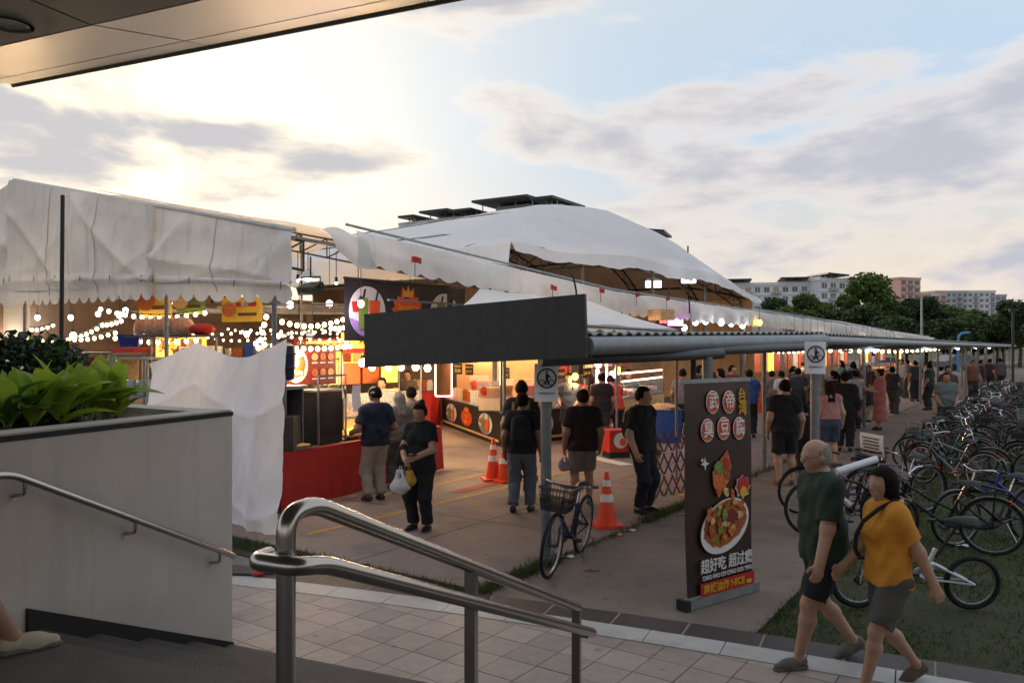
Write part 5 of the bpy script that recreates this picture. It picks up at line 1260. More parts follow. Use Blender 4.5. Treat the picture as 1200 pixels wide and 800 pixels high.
# ================================================================== stalls, lights, street furniture
def pendant(label, p, zt, mat='bulb_warm', r=.055, power=0, color=(1, .68, .38), group='pendant bulbs over the stalls', shade=False):
    t = thing('hanging_lamp', label, 'lamp', p, 0, group)
    MB().sph((0, 0, 0), (r, r, r * 1.15), 12, 8).build('bulb', mat, t)
    MB().tube([(0, 0, r * 1.0), (0, 0, r * 1.0 + .07)], .022, 8).build('socket', 'black', t)
    MB().tube([(0, 0, r + .06), (0, 0, zt - p.z)], .006, 5).build('cord', 'black', t)
    if shade: MB().lathe([(.03, r + .06), (.05, r + .03), (.16, -.01), (.165, -.03)], 16, caps=False).build('lamp_shade', 'white', t)
    if power:
        l = bpy.data.lights.new('bulb_light', 'POINT'); l.energy = power; l.color = color; l.shadow_soft_size = .12
        o = link('bulb_light', l, t, (0, 0, -.14))
    return t
def string_lights(label, pts, n, mat='bulb_warm', r=.036, sag=.12, group='strings of bulbs under the tent'):
    t = thing('string_lights', label, 'string lights', pts[0], 0, group); P = [Vector(p) - Vector(pts[0]) for p in pts]; path = []
    segs = len(P) - 1; per = max(4, n // segs)
    for s in range(segs):
        for k in range(per + (1 if s == segs - 1 else 0)):
            u = k / per; q = P[s].lerp(P[s + 1], u); q.z -= sag * math.sin(math.pi * u); path.append(q)
    MB().tube(path, .008, 5).build('cable', 'black', t)
    bm_ = MB().sph((0, 0, -.065), (r, r, r * 1.1), 8, 6).mesh('bulb', mat); sm_ = MB().tube([(0, 0, 0), (0, 0, -.04)], .014, 6).mesh('socket', 'black')
    for q in path: link('bulb', bm_, t, q); link('socket', sm_, t, q)
    return t
# ---- string lights seen in the near bay (pixel heights measured at the depth they hang at)
S3 = lambda pts: [ap(x, y, Y) for x, y, Y in pts]
string_lights('string of warm bulbs across the bay above the red kebab sign, upper run', S3([(312, 366, 11.3), (402, 370, 13.2)]), 11)
string_lights('string of warm bulbs just above the red kebab sign', S3([(300, 397, 11.2), (410, 401, 13.4)]), 13, sag=.06)
string_lights('string of warm bulbs rising beside the tent corner post', S3([(303, 402, 11.2), (312, 366, 11.2)]), 4, sag=0)
string_lights('string of warm bulbs along the yellow banners', S3([(118, 358, 14.0), (240, 362, 13.0)]), 12)
string_lights('long string of warm bulbs over the left stalls, lower run', S3([(10, 392, 16), (80, 394, 16), (135, 386, 15)]), 15, sag=.05)
string_lights('string of warm bulbs under the cracker shelf', S3([(135, 392, 14), (230, 394, 12.6)]), 9, sag=.05)
string_lights('string of warm bulbs climbing to the tent post in the left bay', S3([(95, 390, 15.5), (120, 377, 15), (142, 372, 14.5)]), 8, sag=.02)
string_lights('short string of warm bulbs deep in the left bay', S3([(18, 376, 18), (62, 378, 18)]), 7)
string_lights('string of warm bulbs in front of the fried food stall', S3([(405, 402, 13.5), (408, 378, 13.5), (388, 380, 13.4)]), 8, sag=.02)
string_lights('far string of bulbs above the middle stalls', S3([(860, 405, 24), (960, 408, 34)]), 16, r=.05)
string_lights('far string of mixed bulbs along the walkway stalls', S3([(960, 408, 34), (1100, 408, 60)]), 18, r=.09)
for i, (px, py, Y) in enumerate(((83, 372, 19), (140, 369, 18), (44, 372, 20), (115, 368, 20), (340, 357, 14.5), (386, 356, 14.5), (203, 353, 19), (147, 364, 17))):
    pendant('white pendant bulb deep under the market tent', ap(px, py, Y), 4.2, 'bulb_white', .06, 10 if i < 3 else 0, (.9, .93, 1), 'white bulbs under the tent')
for i, (a_, b0, b1, z_) in enumerate(((4.2, 3.0, 9.5, 2.8), (5.6, 3.5, 11, 2.66), (7.4, 3.8, 12, 2.85), (9.6, 5.5, 12.5, 2.72), (11, 6, 13, 2.9))):
    string_lights('warm bulb string across the tent, %s row from the grey end panels' % ('first', 'second', 'third', 'fourth', 'fifth')[i], [tp(a_, b0, z_), tp(a_ + .2, (b0 + b1) / 2, z_ - .05), tp(a_ + .3, b1, z_)], int((b1 - b0) * 3.0), r=.03, sag=.14)
def goods_rack(label, p, az, w=1.6, seed=0):
    t = thing('goods_rack', label, 'rack', p, az); g_ = random.Random(seed)
    for sx in (-w / 2, w / 2):
        for sy in (-.2, .2): MB().tube([(sx, sy, 0), (sx, sy, 2.1)], .015, 6).build('upright', 'pole_grey', t)
    for z in (.35, .95, 1.5, 2.05):
        MB().box((0, 0, z), (w + .04, .46, .025)).build('shelf', 'pole_dark', t, smooth=False); x = -w / 2 + .1
        while x < w / 2 - .1:
            k = g_.random(); m_ = g_.choice(('food_pale', 'red', 'white', 'brown', 'food_fried', 'bin_blue', 'cup_cream', 'yellow', 'black', 'green')); y = g_.uniform(-.1, .05)
            if k < .4: h_ = g_.uniform(.12, .3); MB().box((x, y, z + .0125 + h_ / 2), (g_.uniform(.12, .22), .24, h_), g_.uniform(-.2, .2)).build('carton', m_, t, smooth=False)
            elif k < .75: MB().lathe([(.045, 0), (.05, .16), (.02, .21), (.02, .25)], 10, (x, y, z + .0125)).build('bottle', m_, t)
            else: MB().lathe([(.07, 0), (.1, .16), (.1, .18)], 12, (x, y, z + .0125)).build('pot', m_ if k < .9 else 'galv', t)
            x += g_.uniform(.14, .24)
    return t
M('cup_cream', 'd8c4a8', .4, var=.1)
for i, (a_, b_, rz, lab) in enumerate(((4.0, 4.6, 20, 'rack of cartons and bottles behind the white sheet'), (3.2, 7.0, -10, 'rack of mixed goods in the middle of the left bay'), (5.2, 9.5, 30, 'rack of mixed goods deep in the left bay'), (12.6, 3.4, 10, 'rack of snack boxes behind the drinks stall'), (2.6, 3.4, 35, 'rack of pans beside the white sheet'))): goods_rack(lab, tp(a_, b_, 0), AZ_D - math.pi / 2 + R(rz), seed=i)
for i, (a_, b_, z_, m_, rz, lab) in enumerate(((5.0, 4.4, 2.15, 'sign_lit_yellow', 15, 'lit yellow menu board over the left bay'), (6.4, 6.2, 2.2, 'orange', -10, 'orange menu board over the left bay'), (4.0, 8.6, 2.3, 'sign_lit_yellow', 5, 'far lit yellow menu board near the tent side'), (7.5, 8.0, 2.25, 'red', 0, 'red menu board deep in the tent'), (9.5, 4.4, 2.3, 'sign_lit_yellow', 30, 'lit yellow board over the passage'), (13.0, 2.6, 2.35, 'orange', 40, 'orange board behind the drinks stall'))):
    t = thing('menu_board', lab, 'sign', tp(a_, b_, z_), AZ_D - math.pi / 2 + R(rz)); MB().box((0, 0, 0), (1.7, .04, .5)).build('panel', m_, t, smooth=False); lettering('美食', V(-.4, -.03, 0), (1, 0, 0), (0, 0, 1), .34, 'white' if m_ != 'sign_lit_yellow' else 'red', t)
    for k in range(3): MB().box((.15 + .25 * k, -.03, 0), (.2, .02, .34)).build('menu_picture', ('food_fried', 'food_pale', 'food_red')[k], t, smooth=False)
    for sx in (-.7, .7): MB().tube([(sx, 0, .25), (sx, 0, 1.3)], .008, 4).build('tie', 'black', t)
for i, (a_, b_) in enumerate(((3.4, 5.4), (5.8, 7.4), (8.2, 4.8), (10.4, 8.4), (14.2, 3.2))):
    p_ = tp(a_, b_); pendant('bare warm bulb hanging over the inner aisle', V(p_.x, p_.y, 2.55), 4.0, 'bulb_warm', .055, 55, group='bare bulbs over the inner aisles')
# ---- floodlight at the tent corner
fl_ = thing('floodlight', 'black floodlight hanging from the tent corner above the stall entrance', 'floodlight', ap(364, 338, 11.2), R(-30))
MB().obox((0, 0, 0), (.17, 0, .0), (0, .09, .045), (0, -.02, .05)).build('housing', 'black', fl_, smooth=False)
MB().obox((.0, -.055, -.052), (.13, 0, 0), (0, .055, .0255), (0, -.003, .006)).build('lens', 'glass_pane', fl_, smooth=False)
MB().sph((.01, -.05, -.055), (.05, .035, .014), 10, 6).build('lamp_glow', 'bulb_white', fl_)
MB().tube([(-.18, 0, 0), (-.18, 0, .16), (.18, 0, .16), (.18, 0, 0)], .012, 6).build('yoke', 'black', fl_); MB().tube([(0, 0, .16), (0, 0, .45)], .012, 6).build('hanger', 'black', fl_)
pendant('cone-shaded white pendant beside the black floodlight', ap(361, 325, 11.6), 3.7, 'bulb_white', .05, 10, (.9, .95, 1), None, True)
for px, py in ((349, 329), (394, 332)): pendant('tiny blue-white bulb hanging at the tent corner', ap(px, py, 11.5), 3.7, 'led_blue', .02, 0, group='tiny bulbs at the tent corner')
# ---- white sheet hung at the tent corner
def sheet_fn(u, v):
    # u 0 left .. 1 right, v 0 top .. 1 bottom
    b_ = 2.72 * (1 - u) - .16 * u
    top = 2.07 + .31 * (u / .38) ** .9 if u < .38 else 2.38 + .03 * (u - .38) / .62 - .22 * math.sin(math.pi * (u - .38) / .62) ** 1.1
    bot = .04 + .0 * u
    if u < .45: bot = .04 + .95 * ((.45 - u) / .45) ** .6
    z = top + (bot - top) * v
    b_ -= .55 * v * (1 - u) * .5 + .10 * v * math.sin(u * 3)
    w1 = u * 7.5 + 1.2 * (v - .3) * (u - .5); f1 = (1 - abs(math.sin(w1))) ** 1.5; f2 = (1 - abs(math.sin(u * 4.3 - v * 1.9 + 1.0))) ** 2.5; f3 = (1 - abs(math.sin(v * 5.5 + u * 2.2 + .8 * math.sin(u * 5)))) ** 4
    fold = .13 * f1 * (.35 + .65 * v) + .12 * f2 * v + .045 * f3 + .012 * noise1(u * 17 + v * 9, 2)
    return tp(-.16, b_, z) - D * (fold + .02 + .10 * v)
sh_ = tag(MB().grid(sheet_fn, 110, 70).build('hung_sheet', 'cloth_white'), 'crumpled white sheet hung between two tent posts beside the red table', 'sheet')
# ---- red table, kebab stall
G1 = V(-3.22, 11.0, 0); td = V(.44, .898, 0).normalized(); tn = V(td.y, -td.x, 0); TL = 4.3
tb = thing('red_table', 'long stall table draped in plain red cloth', 'table', G1, math.atan2(td.y, td.x))
MB().box((TL / 2, .45, .79), (TL, .86, .03)).build('table_top', 'black', tb, smooth=False)
MB().grid(lambda u, v: (-.02 + (TL + .04) * u, -.0 - .02 * noise1(u * 22, v) * v - .04 * v, .812 - .79 * v + .008 * noise1(u * 14, 3) * v), 80, 8).build('cloth_front', 'cloth_red', tb)
MB().grid(lambda u, v: (-.03, .9 * u, .81 - .79 * v), 8, 6).build('cloth_end', 'cloth_red', tb)
MB().grid(lambda u, v: (-.03 + (TL + .06) * u, .02 + .1 * v, .813), 30, 2).build('cloth_hem', 'cloth_red', tb)
for x in (.15, TL - .15):
    for y in (.12, .78): MB().tube([(x, y, 0), (x, y, .775)], .02, 8).build('leg', 'pole_grey', tb)
def tl(x, y, z): return G1 + td * x - tn * y + V(0, 0, z)
tz = math.atan2(td.y, td.x)
# rotisserie
ro = thing('kebab_rotisserie', 'tall dark steel kebab rotisserie with meat on a spit', 'rotisserie', tl(.55, .5, .81), tz)
MB().box((0, .22, .45), (.62, .08, .86)).build('back_panel', 'pole_dark', ro, smooth=False)
for sx in (-.31, .31): MB().box((sx, .02, .45), (.03, .38, .86)).build('side_panel', 'pole_grey', ro, smooth=False)
MB().box((0, .0, .9), (.68, .48, .05)).build('hood', 'galv', ro, smooth=False); MB().box((0, 0, .025), (.66, .46, .05)).build('drip_tray', 'galv', ro, smooth=False)
MB().lathe([(.02, .08), (.08, .12), (.10, .3), (.13, .55), (.11, .68), (.03, .72)], 16, (-.08, -.02, 0)).build('meat_stack', 'meat', ro); MB().tube([(-.08, -.02, .05), (-.08, -.02, .87)], .012, 8).build('spit', 'chrome', ro)
MB().box((.16, .14, .45), (.2, .04, .6)).build('burner', 'pole_dark', ro, smooth=False)
r2 = thing('steel_oven', 'dark steel cabinet oven with glass front next to the rotisserie', 'oven', tl(1.42, .5, .81), tz)
MB().box((0, .02, .4), (.62, .48, .8)).build('cabinet', 'pole_dark', r2, smooth=False); MB().box((0, -.225, .42), (.5, .02, .6)).build('glass_door', 'black', r2, smooth=False); MB().box((.28, -.25, .42), (.025, .03, .5)).build('door_handle', 'chrome', r2, smooth=False); MB().box((0, 0, .815), (.66, .52, .03)).build('top_plate', 'galv', r2, smooth=False)
for x in (-.33, .33): MB().bar((x, -.27, 0), (x, -.27, 1.05), .025).build('frame_leg', 'chrome', r2, smooth=False)
MB().bar((-.33, -.27, 1.05), (.33, -.27, 1.05), .03).build('frame_top', 'chrome', r2, smooth=False)
nt_ = tag(MB().grid(lambda u, v: tl(1.62 + .22 * u + .04 * v, -.02 + .05 * math.sin(v * 2), 1.28 + .42 * v), 4, 5).build('price_notice', 'paper'), 'white paper notice hanging in front of the steel oven', 'notice')
for i, (x, y, w, h, c, lab) in enumerate(((2.35, .35, .3, .2, 'white', 'white plastic tub of food on the red table near the oven'), (2.85, .4, .32, .24, 'white', 'larger white plastic tub beside the man in the cap'), (3.4, .35, .3, .18, 'plastic_clear', 'clear plastic tray at the far end of the red table'))):
    t = thing('food_tub', lab, 'tub', tl(x, y, .815), tz); MB().lathe([(w * .42, 0), (w * .5, h), (w * .47, h), (w * .40, .01)], 14, caps=False).build('tub_wall', c, t); MB().lathe([(w * .44, h * .75), (w * .2, h * .85), (0, h * .9)], 14, caps=False).build('food', 'food_pale', t); MB().lathe([(w * .42, .0), (w * .42, .006)], 14).build('tub_base', c, t)
t = thing('food_tray', 'flat steel tray of flatbread at the near end of the red table', 'tray', tl(.6, .16, .815), tz); MB().box((0, 0, .02), (.55, .24, .03)).build('tray', 'chrome', t, smooth=False); MB().sph((0, 0, .05), (.2, .09, .03), 12, 6, .2).build('flatbread', 'food_pale', t)
t = thing('wooden_board', 'small wooden serving board lying behind the tubs', 'board', tl(1.98, .3, .815), tz); MB().box((0, 0, .055), (.34, .2, .03)).build('board', 'food_pale', t, smooth=False); MB().box((0, 0, .02), (.2, .14, .04)).build('foot', 'brown', t, smooth=False)
# red kebab sign
def plate(name, label, cat, c, xd, w, h, mat, th=.03, group=None):
    t = thing(name, label, cat, c, math.atan2(xd.y, xd.x), group); MB().box((0, 0, 0), (w, th, h)).build('panel', mat, t, smooth=False)
    MB().tube([(-w / 2, -th * 0, -h / 2), (w / 2, 0, -h / 2), (w / 2, 0, h / 2), (-w / 2, 0, h / 2)], th * .62, 5, closed=True).build('edge_rail', 'pole_dark', t); return t
def disc(par, x, z, r, mat, y=-.02, n=22, name='printed_disc', rx=1.0, th=.004):
    return MB().prism([(x + r * rx * math.cos(2 * math.pi * k / n), y, z + r * math.sin(2 * math.pi * k / n)) for k in range(n)], (0, -th, 0)).build(name, mat, par, smooth=False)
ks = plate('kebab_sign', 'red kebab stall sign with a round white emblem and food pictures', 'sign', ap(364, 428, 12.9), td, 1.25, .62, M('sign_red', '7a1c18', .6, var=.12))
disc(ks, -.36, 0, .27, 'white'); disc(ks, -.36, .02, .20, 'food_fried', -.025); disc(ks, -.40, .06, .09, 'white', -.03); MB().box((-.34, -.03, -.12), (.3, .006, .08)).build('emblem_ribbon', 'green', ks, smooth=False)
lettering('KEBAB', V(-.34, -.036, -.12), (1, 0, 0), (0, 0, 1), .075, 'white', ks)
for i in range(3):
    for j in range(2): disc(ks, .08 + .2 * i, .14 - .26 * j, .062, ('food_pale', 'food_fried', 'food_red')[(i + j) % 3], -.02, 14, rx=1.2); MB().box((.08 + .2 * i, -.019, .04 - .26 * j), (.13, .006, .022)).build('price_strip', 'white', ks, smooth=False)
# blue water drum hanging by the corner post
wd = thing('blue_drum', 'translucent blue drum strapped behind the tent corner post', 'drum', ap(332, 447, 11.5), 0); MB().lathe([(.10, 0), (.17, .04), (.18, .3), (.17, .52), (.08, .56)], 16).build('drum_body', 'paint_navy', wd); MB().torus((0, 0, .2), .182, .012, 'Z', 18, 5).build('strap', 'black', wd); MB().torus((0, 0, .4), .182, .012, 'Z', 18, 5).build('strap', 'black', wd); MB().tube([(0, 0, -.9), (0, 0, 0)], .05, 8).build('support', 'pole_grey', wd)
MB().box((0, 0, -1.0), (.4, .4, 1.0)).build('stand', 'pole_dark', wd, smooth=False)
# ---- fried food stall beyond the table
def stall(label, p, az, w, dp, h, front, goods, top=.9, canopy=None, glass=True):
    t = thing('food_stall', label, 'stall', p, az)
    MB().box((0, 0, top / 2), (w, dp, top)).build('counter', front, t, smooth=False); MB().box((0, 0, top + .015), (w + .06, dp + .06, .03)).build('counter_top', 'galv', t, smooth=False)
    for sx in (-1, 1):
        for sy in (-1, 1): MB().tube([(sx * w * .49, sy * dp * .49, top), (sx * w * .49, sy * dp * .49, h)], .02, 8).build('upright', 'pole_grey', t)
    MB().box((0, 0, h - .02), (w + .05, dp + .05, .04)).build('canopy_frame', 'pole_dark', t, smooth=False)
    if glass:
        MB().box((0, -dp * .48, top + .24), (w * .96, .008, .42)).build('glass_front', 'glass_pane', t, smooth=False)
        MB().box((0, -dp * .3, top + .30), (w * .95, dp * .36, .012)).build('glass_shelf', 'glass_pane', t, smooth=False)
    return t
st = stall('fried food stall with glass counter and orange heaps of fritters', ap(436, 470, 16.0).xy.to_3d(), AZ_D - R(12), 1.9, .8, 2.25, 'food_pale', None, .95)
for i in range(5): MB().sph((-.72 + .36 * i, -.1, 1.0), (.19, .22, .10), 10, 6, .35).build('fritter_heap', 'food_fried', st)
for i in range(4): MB().box((-.7 + .46 * i, .38, 1.75), (.40, .02, .42)).build('menu_panel', ('food_pale', 'orange', 'food_fried', 'sign_lit_yellow')[i], st, smooth=False)
MB().box((0, -.43, .45), (1.7, .02, .6)).build('front_poster', 'sign_lit_yellow', st, smooth=False); MB().box((-.3, -.44, .45), (.6, .02, .4)).build('poster_picture', 'food_fried', st, smooth=False)
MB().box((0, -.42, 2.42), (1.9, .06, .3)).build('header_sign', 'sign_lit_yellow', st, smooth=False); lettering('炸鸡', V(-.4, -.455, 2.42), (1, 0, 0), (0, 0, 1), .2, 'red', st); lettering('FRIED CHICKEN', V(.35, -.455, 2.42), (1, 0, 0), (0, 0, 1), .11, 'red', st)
MB().box((0, -.425, 2.22), (1.9, .05, .09)).build('header_stripe', 'red', st, smooth=False)
for px, py in ((424, 425), (436, 430), (426, 424), (455, 430), (470, 430), (487, 430), (501, 431)): pendant('round warm pendant bulb over the fried food stall', ap(px, py, 15.2), 3.6, 'bulb_warm', .065, 45 if px in (426, 470, 501) else 0, group='round bulbs over the fried food stall')
# ---- second red table with jars, deep in the passage
t = thing('red_counter', 'red-clothed counter with brown jars deep in the passage', 'counter', V(-2.72, 23.0, 0), R(-20)); MB().box((0, 0, .5), (1.1, .7, 1.0)).build('cloth', 'cloth_red', t, smooth=False); MB().box((0, 0, 1.01), (1.14, .74, .02)).build('top', 'brown', t, smooth=False)
for i in range(6): MB().lathe([(.09, 0), (.1, .2), (.07, .26), (.07, .3)], 10, (-.45 + .17 * i, -.05, 1.02)).build('jar', ('food_pale', 'food_fried', 'white')[i % 3], t)
# ---- drinks island
CA, CB, CC = V(-2.05, 23.2, 0), V(-.24, 18.0, 0), V(1.45, 19.6, 0)
dk = thing('drinks_stall', 'black drinks stall island with fruit cup pictures and stacked cups', 'stall')
def face_quad(a, b, z0, z1, th=.05): nn = V((b - a).y, -(b - a).x, 0).normalized(); return MB().prism([V(a.x, a.y, z0), V(b.x, b.y, z0), V(b.x, b.y, z1), V(a.x, a.y, z1)], nn * -th)
CD = CA + (CC - CB)
MB().prism([V(p.x, p.y, .06) for p in (CA, CB, CC, CD)], (0, 0, .72)).build('counter', 'black', dk, smooth=False)
ctop = [p + ((p - (CA + CC) / 2).normalized() * .06) for p in (CA, CB, CC, CD)]
MB().prism([V(p.x, p.y, .785) for p in ctop], (0, 0, .035)).build('counter_top', 'galv', dk, smooth=False)
MB().prism([V(p.x, p.y, .0) for p in (CA.lerp(CC, .02), CB.lerp(CD, .02), CC.lerp(CA, .02), CD.lerp(CB, .02))], (0, 0, .06)).build('plinth', 'pole_dark', dk, smooth=False)
def juice_logo(par, c, xd, s, kind, nrm):
    "round cup picture or crown-shaped emblem on a face; c centre, xd along, nrm outward"
    def P(x, z, o): return c + xd * (x * s) + V(0, 0, z * s) + nrm * o
    def pl(pts, o, mat, name): MB().prism([P(x, z, o) for x, z in pts], nrm * .006).build(name, mat, par, smooth=False)
    circ = lambda r, cx=0, cz=0, n=26, a0=0, a1=2 * math.pi: [(cx + r * math.cos(a0 + (a1 - a0) * k / n), cz + r * math.sin(a0 + (a1 - a0) * k / n)) for k in range(n)]
    if kind == 'cups':
        pl(circ(.5), .006, 'white', 'picture_disc'); pl(circ(.49, 0, 0, 18, math.pi * 1.08, math.pi * 1.75), .0125, 'purple', 'picture_base')
        pl([(-.40, -.02), (-.22, -.02), (-.20, .18), (-.43, .18)], .019, 'red', 'cup_small')
        pl([(-.24, -.36), (-.04, -.36), (.0, .26), (-.27, .26)], .0255, 'green', 'cup'); pl([(.06, -.34), (.28, -.34), (.33, .22), (.02, .22)], .0255, 'orange', 'cup')
        pl([(-.15, .26), (-.10, .26), (-.05, .44), (-.10, .44)], .019, 'black', 'straw'); pl([(.20, .22), (.24, .22), (.30, .42), (.26, .42)], .019, 'black', 'straw')
    else:
        sp_ = [(math.cos(a) * (.5 if k % 2 else .42), math.sin(a) * (.46 if k % 2 else .38) + (.12 if 5 < k < 12 else 0) * (k % 2)) for k, a in enumerate(np.linspace(0, 2 * math.pi, 37)[:-1])]
        pl(sp_, .006, 'orange', 'emblem'); pl(circ(.34, 0, -.03), .0125, 'cone_orange', 'emblem_core')
        pl([(-.12, .34), (.12, .34), (.16, .52), (.06, .44), (0, .58), (-.06, .44), (-.16, .52)], .0125, 'yellow', 'crown')
        for tx, z_, h_ in (('Smoothie', .12, .17), ('the', -.02, .10), ('Juice', -.2, .26)): lettering(tx, P(0, z_, .021), xd, UP, h_ * s, 'yellow' if h_ > .12 else 'white', par)
for a_, b_, ks_ in ((CA, CB, (('cups', .2), ('crown', .48), ('cups', .78))), (CB, CC, (('crown', .3), ('cups', .62)))):
    xd = (b_ - a_).normalized(); nr_ = V(xd.y, -xd.x, 0)
    for kd, u in ks_: juice_logo(dk, a_.lerp(b_, u) + V(0, 0, .43), xd * (2.2 if a_ is CA else 1.0), .50, kd, nr_)
    MB().bar(a_.lerp(b_, .03) + nr_ * .01 + V(0, 0, .13), a_.lerp(b_, .97) + nr_ * .01 + V(0, 0, .13), .012, .05).build('light_strip', 'food_pale', dk, smooth=False)
for p in (CA, CB, CC, CD): MB().tube([V(p.x, p.y, .82) + (p - CB) * .02, V(p.x, p.y, 2.75) + (p - CB) * .02], .03, 8).build('upright', 'pole_dark', dk)
MB().prism([V(p.x, p.y, 2.72) for p in ctop], (0, 0, .06)).build('canopy_board', 'food_pale', dk, smooth=False)
MB().prism([V(p.x, p.y, .83) for p in (CD.lerp(CA, .1), CD.lerp(CC, .2), CD.lerp(CC, .25), CA.lerp(CD, .85))], (0, 0, 1.8)).build('rear_panel', 'tarp_warm', dk, smooth=False)
MB().box((CA + CC) / 2 + V(0, 0, .0) + V(-.1, .9, 1.75), (2.6, .05, 1.75), R(-25)).build('inner_panel', 'tarp_warm', dk, smooth=False)
def on_face(a_, b_, u, inn): xd = (b_ - a_).normalized(); return a_.lerp(b_, u) - V(xd.y, -xd.x, 0) * inn
cupm = MB().lathe([(.030, 0), (.042, .13), (.044, .135)], 10).mesh('drink_cup', 'food_pale')
M('cup_pink', 'd9a596', .4, var=.1); M('cup_cream', 'd8c4a8', .4, var=.1); M('juice_red', 'c0483c', .35, var=.15); M('juice_orange', 'd0882a', .35, var=.15)
cols_ = [MB().lathe([(.036, 0), (.044, .13), (.046, .4 * 0 + .135), (.036, .136), (.044, .27), (.046, .275)], 10).mesh('cup_stack', m_) for m_ in ('cup_pink', 'cup_cream', 'food_fried', 'white')]
for a_, b_, n_ in ((CA, CB, 20), (CB, CC, 12)):
    for k in range(n_):
        for r_ in range(2):
            if rnd.random() < .12: continue
            q = on_face(a_, b_, .08 + .88 * k / n_, .14 + .16 * r_); o = link('cup_stack', cols_[(k // 3 + r_) % 4], None, V(q.x, q.y, .822)); tag(o, 'stack of drink cups lined up on the black drinks stall', 'cups', 'cup stacks on the drinks stall')
for a_, b_, u, m_, lab in ((CA, CB, .36, 'juice_red', 'pink tub of juice at the passage side of the drinks stall'), (CA, CB, .72, 'juice_orange', 'orange tub of juice at the passage side of the drinks stall'), (CB, CC, .06, 'juice_orange', 'orange tub of juice at the corner of the drinks stall'), (CB, CC, .62, 'juice_red', 'pink tub of juice facing the walkway')):
    q = on_face(a_, b_, u, .55); t = thing('juice_tub', lab, 'tub', V(q.x, q.y, .822), 0)
    MB().box((0, 0, .14), (.5, .5, .28)).build('riser', 'cup_cream', t, smooth=False); MB().lathe([(.24, .28), (.30, .66), (.31, .67), (.29, .66), (.23, .30)], 18, caps=False).build('tub', 'plastic_clear', t); MB().lathe([(.225, .29), (.268, .52)], 18).build('juice', m_, t); MB().sph((-.12, -.22, .45), (.09, .04, .12), 10, 6).build('sticker', 'red', t)
for i, (px, py) in enumerate(((537, 432), (550, 433), (592, 437))):
    t = thing('price_board', 'small black price board over the drinks stall', 'price board', ap(px, py, 19.3 if i < 2 else 18.6), R(-50), 'price boards over the drinks stall'); MB().box((0, 0, 0), (.3, .02, .26)).build('board', 'black', t, smooth=False); lettering('$3.50', V(0, -.012, -.05), (1, 0, 0), (0, 0, 1), .10, 'yellow', t); lettering('FRUIT JUICE', V(0, -.012, .06), (1, 0, 0), (0, 0, 1), .05, 'yellow', t); MB().tube([(0, 0, .13), (0, 0, .9)], .006, 5).build('cord', 'black', t)
for i, (px, py) in enumerate(((657, 438), (688, 437))):
    t = thing('price_board', 'small black price board facing the walkway beyond the sign post', 'price board', ap(px, py, 19.2), R(40), 'price boards facing the walkway'); MB().box((0, 0, 0), (.26, .02, .24)).build('board', 'black', t, smooth=False); lettering('$4.00', V(0, -.012, 0), (1, 0, 0), (0, 0, 1), .1, 'yellow', t); MB().tube([(0, 0, .12), (0, 0, .9)], .006, 5).build('cord', 'black', t)
# pink neon column at the passage corner
t = thing('neon_cylinder', 'brown hanging cylinder outlined in pink neon at the drinks stall', 'lamp', ap(520, 440, 22.4), 0); MB().lathe([(.22, -.55), (.22, .6)], 16).build('cylinder', 'brown', t)
for sx in (-1, 1): MB().tube([(sx * .23, -.05, -.56), (sx * .23, -.05, .6)], .02, 6).build('neon_tube', 'tube_pink', t)
MB().torus((0, 0, -.57), .22, .02, 'Z', 18, 5).build('neon_ring', 'tube_pink', t); MB().tube([(0, 0, .6), (0, 0, 1.2)], .012, 5).build('hanger', 'black', t)
for px, py, Y, lab in ((587, 437, 18.1, 'vertical row of red-white lights on the drinks stall corner'), (700, 447, 19.8, 'pale vertical light tube beside the queue'), (711, 440, 20.5, 'slim warm light tube at the snack stall corner')):
    q = ap(px, py, Y); t = thing('tube_light', lab, 'tube light', q, 0); MB().tube([(0, 0, -.28), (0, 0, .3)], .045 if px == 700 else .025, 8).build('tube', 'tube_warm', t); MB().tube([(0, .03, -.3), (0, .03, .8)], .012, 6).build('bracket', 'pole_grey', t)
pendant('yellow pendant bulb beyond the sign post', ap(674, 441, 18.5), 3.2, 'bulb_yellow', .075, 14, (1, .6, .2), None)
pendant('yellow pendant bulb at the snack stall', ap(724, 434, 20.0), 3.2, 'bulb_yellow', .09, 14, (1, .6, .2), None)
pendant('pink-white pendant bulb at the snack stall', ap(718, 439, 20.2), 3.2, 'bulb_pink', .09, 12, (1, .7, .8), None)
pendant('pink-violet pendant bulb at the walkway beam', ap(701, 426, 18.0), 3.2, 'bulb_pink', .085, 12, (1, .6, .9), None)
for i, p in enumerate((CA.lerp(CC, .3), CA.lerp(CC, .6), CB.lerp(CD, .25))): pendant('warm pendant bulb inside the drinks stall', V(p.x, p.y, 2.45), 2.72, 'bulb_warm', .06, 60, group='bulbs inside the drinks stall')
# drinks banner hanging along the tent line
bp0 = tp(1.86, 1.0); bp1 = tp(4.85, 1.0); bn_ = thing('drinks_banner', 'wide black hanging banner with fruit cups and an orange crown emblem', 'banner')
MB().grid(lambda u, v: bp0.lerp(bp1, u) + NN * (.02 * noise1(u * 9, 1)) + V(0, 0, 2.39 + .97 * v + .02 * noise1(u * 5, 2)), 24, 6).build('banner_sheet', M('banner_black', '252527', .55, var=.2, scale=4, bump=.3, bscale=6), bn_)
juice_logo(bn_, bp0.lerp(bp1, .165) + V(0, 0, 2.86), D, .80, 'cups', NN); juice_logo(bn_, bp0.lerp(bp1, .48) + V(0, 0, 2.86), D, .80, 'crown', NN); juice_logo(bn_, bp0.lerp(bp1, .80) + V(0, 0, 2.84), D, .80, 'cups', NN)
MB().tube([bp0 + V(0, 0, 3.36), bp1 + V(0, 0, 3.38)], .02, 6).build('top_rod', 'pole_dark', bn_)
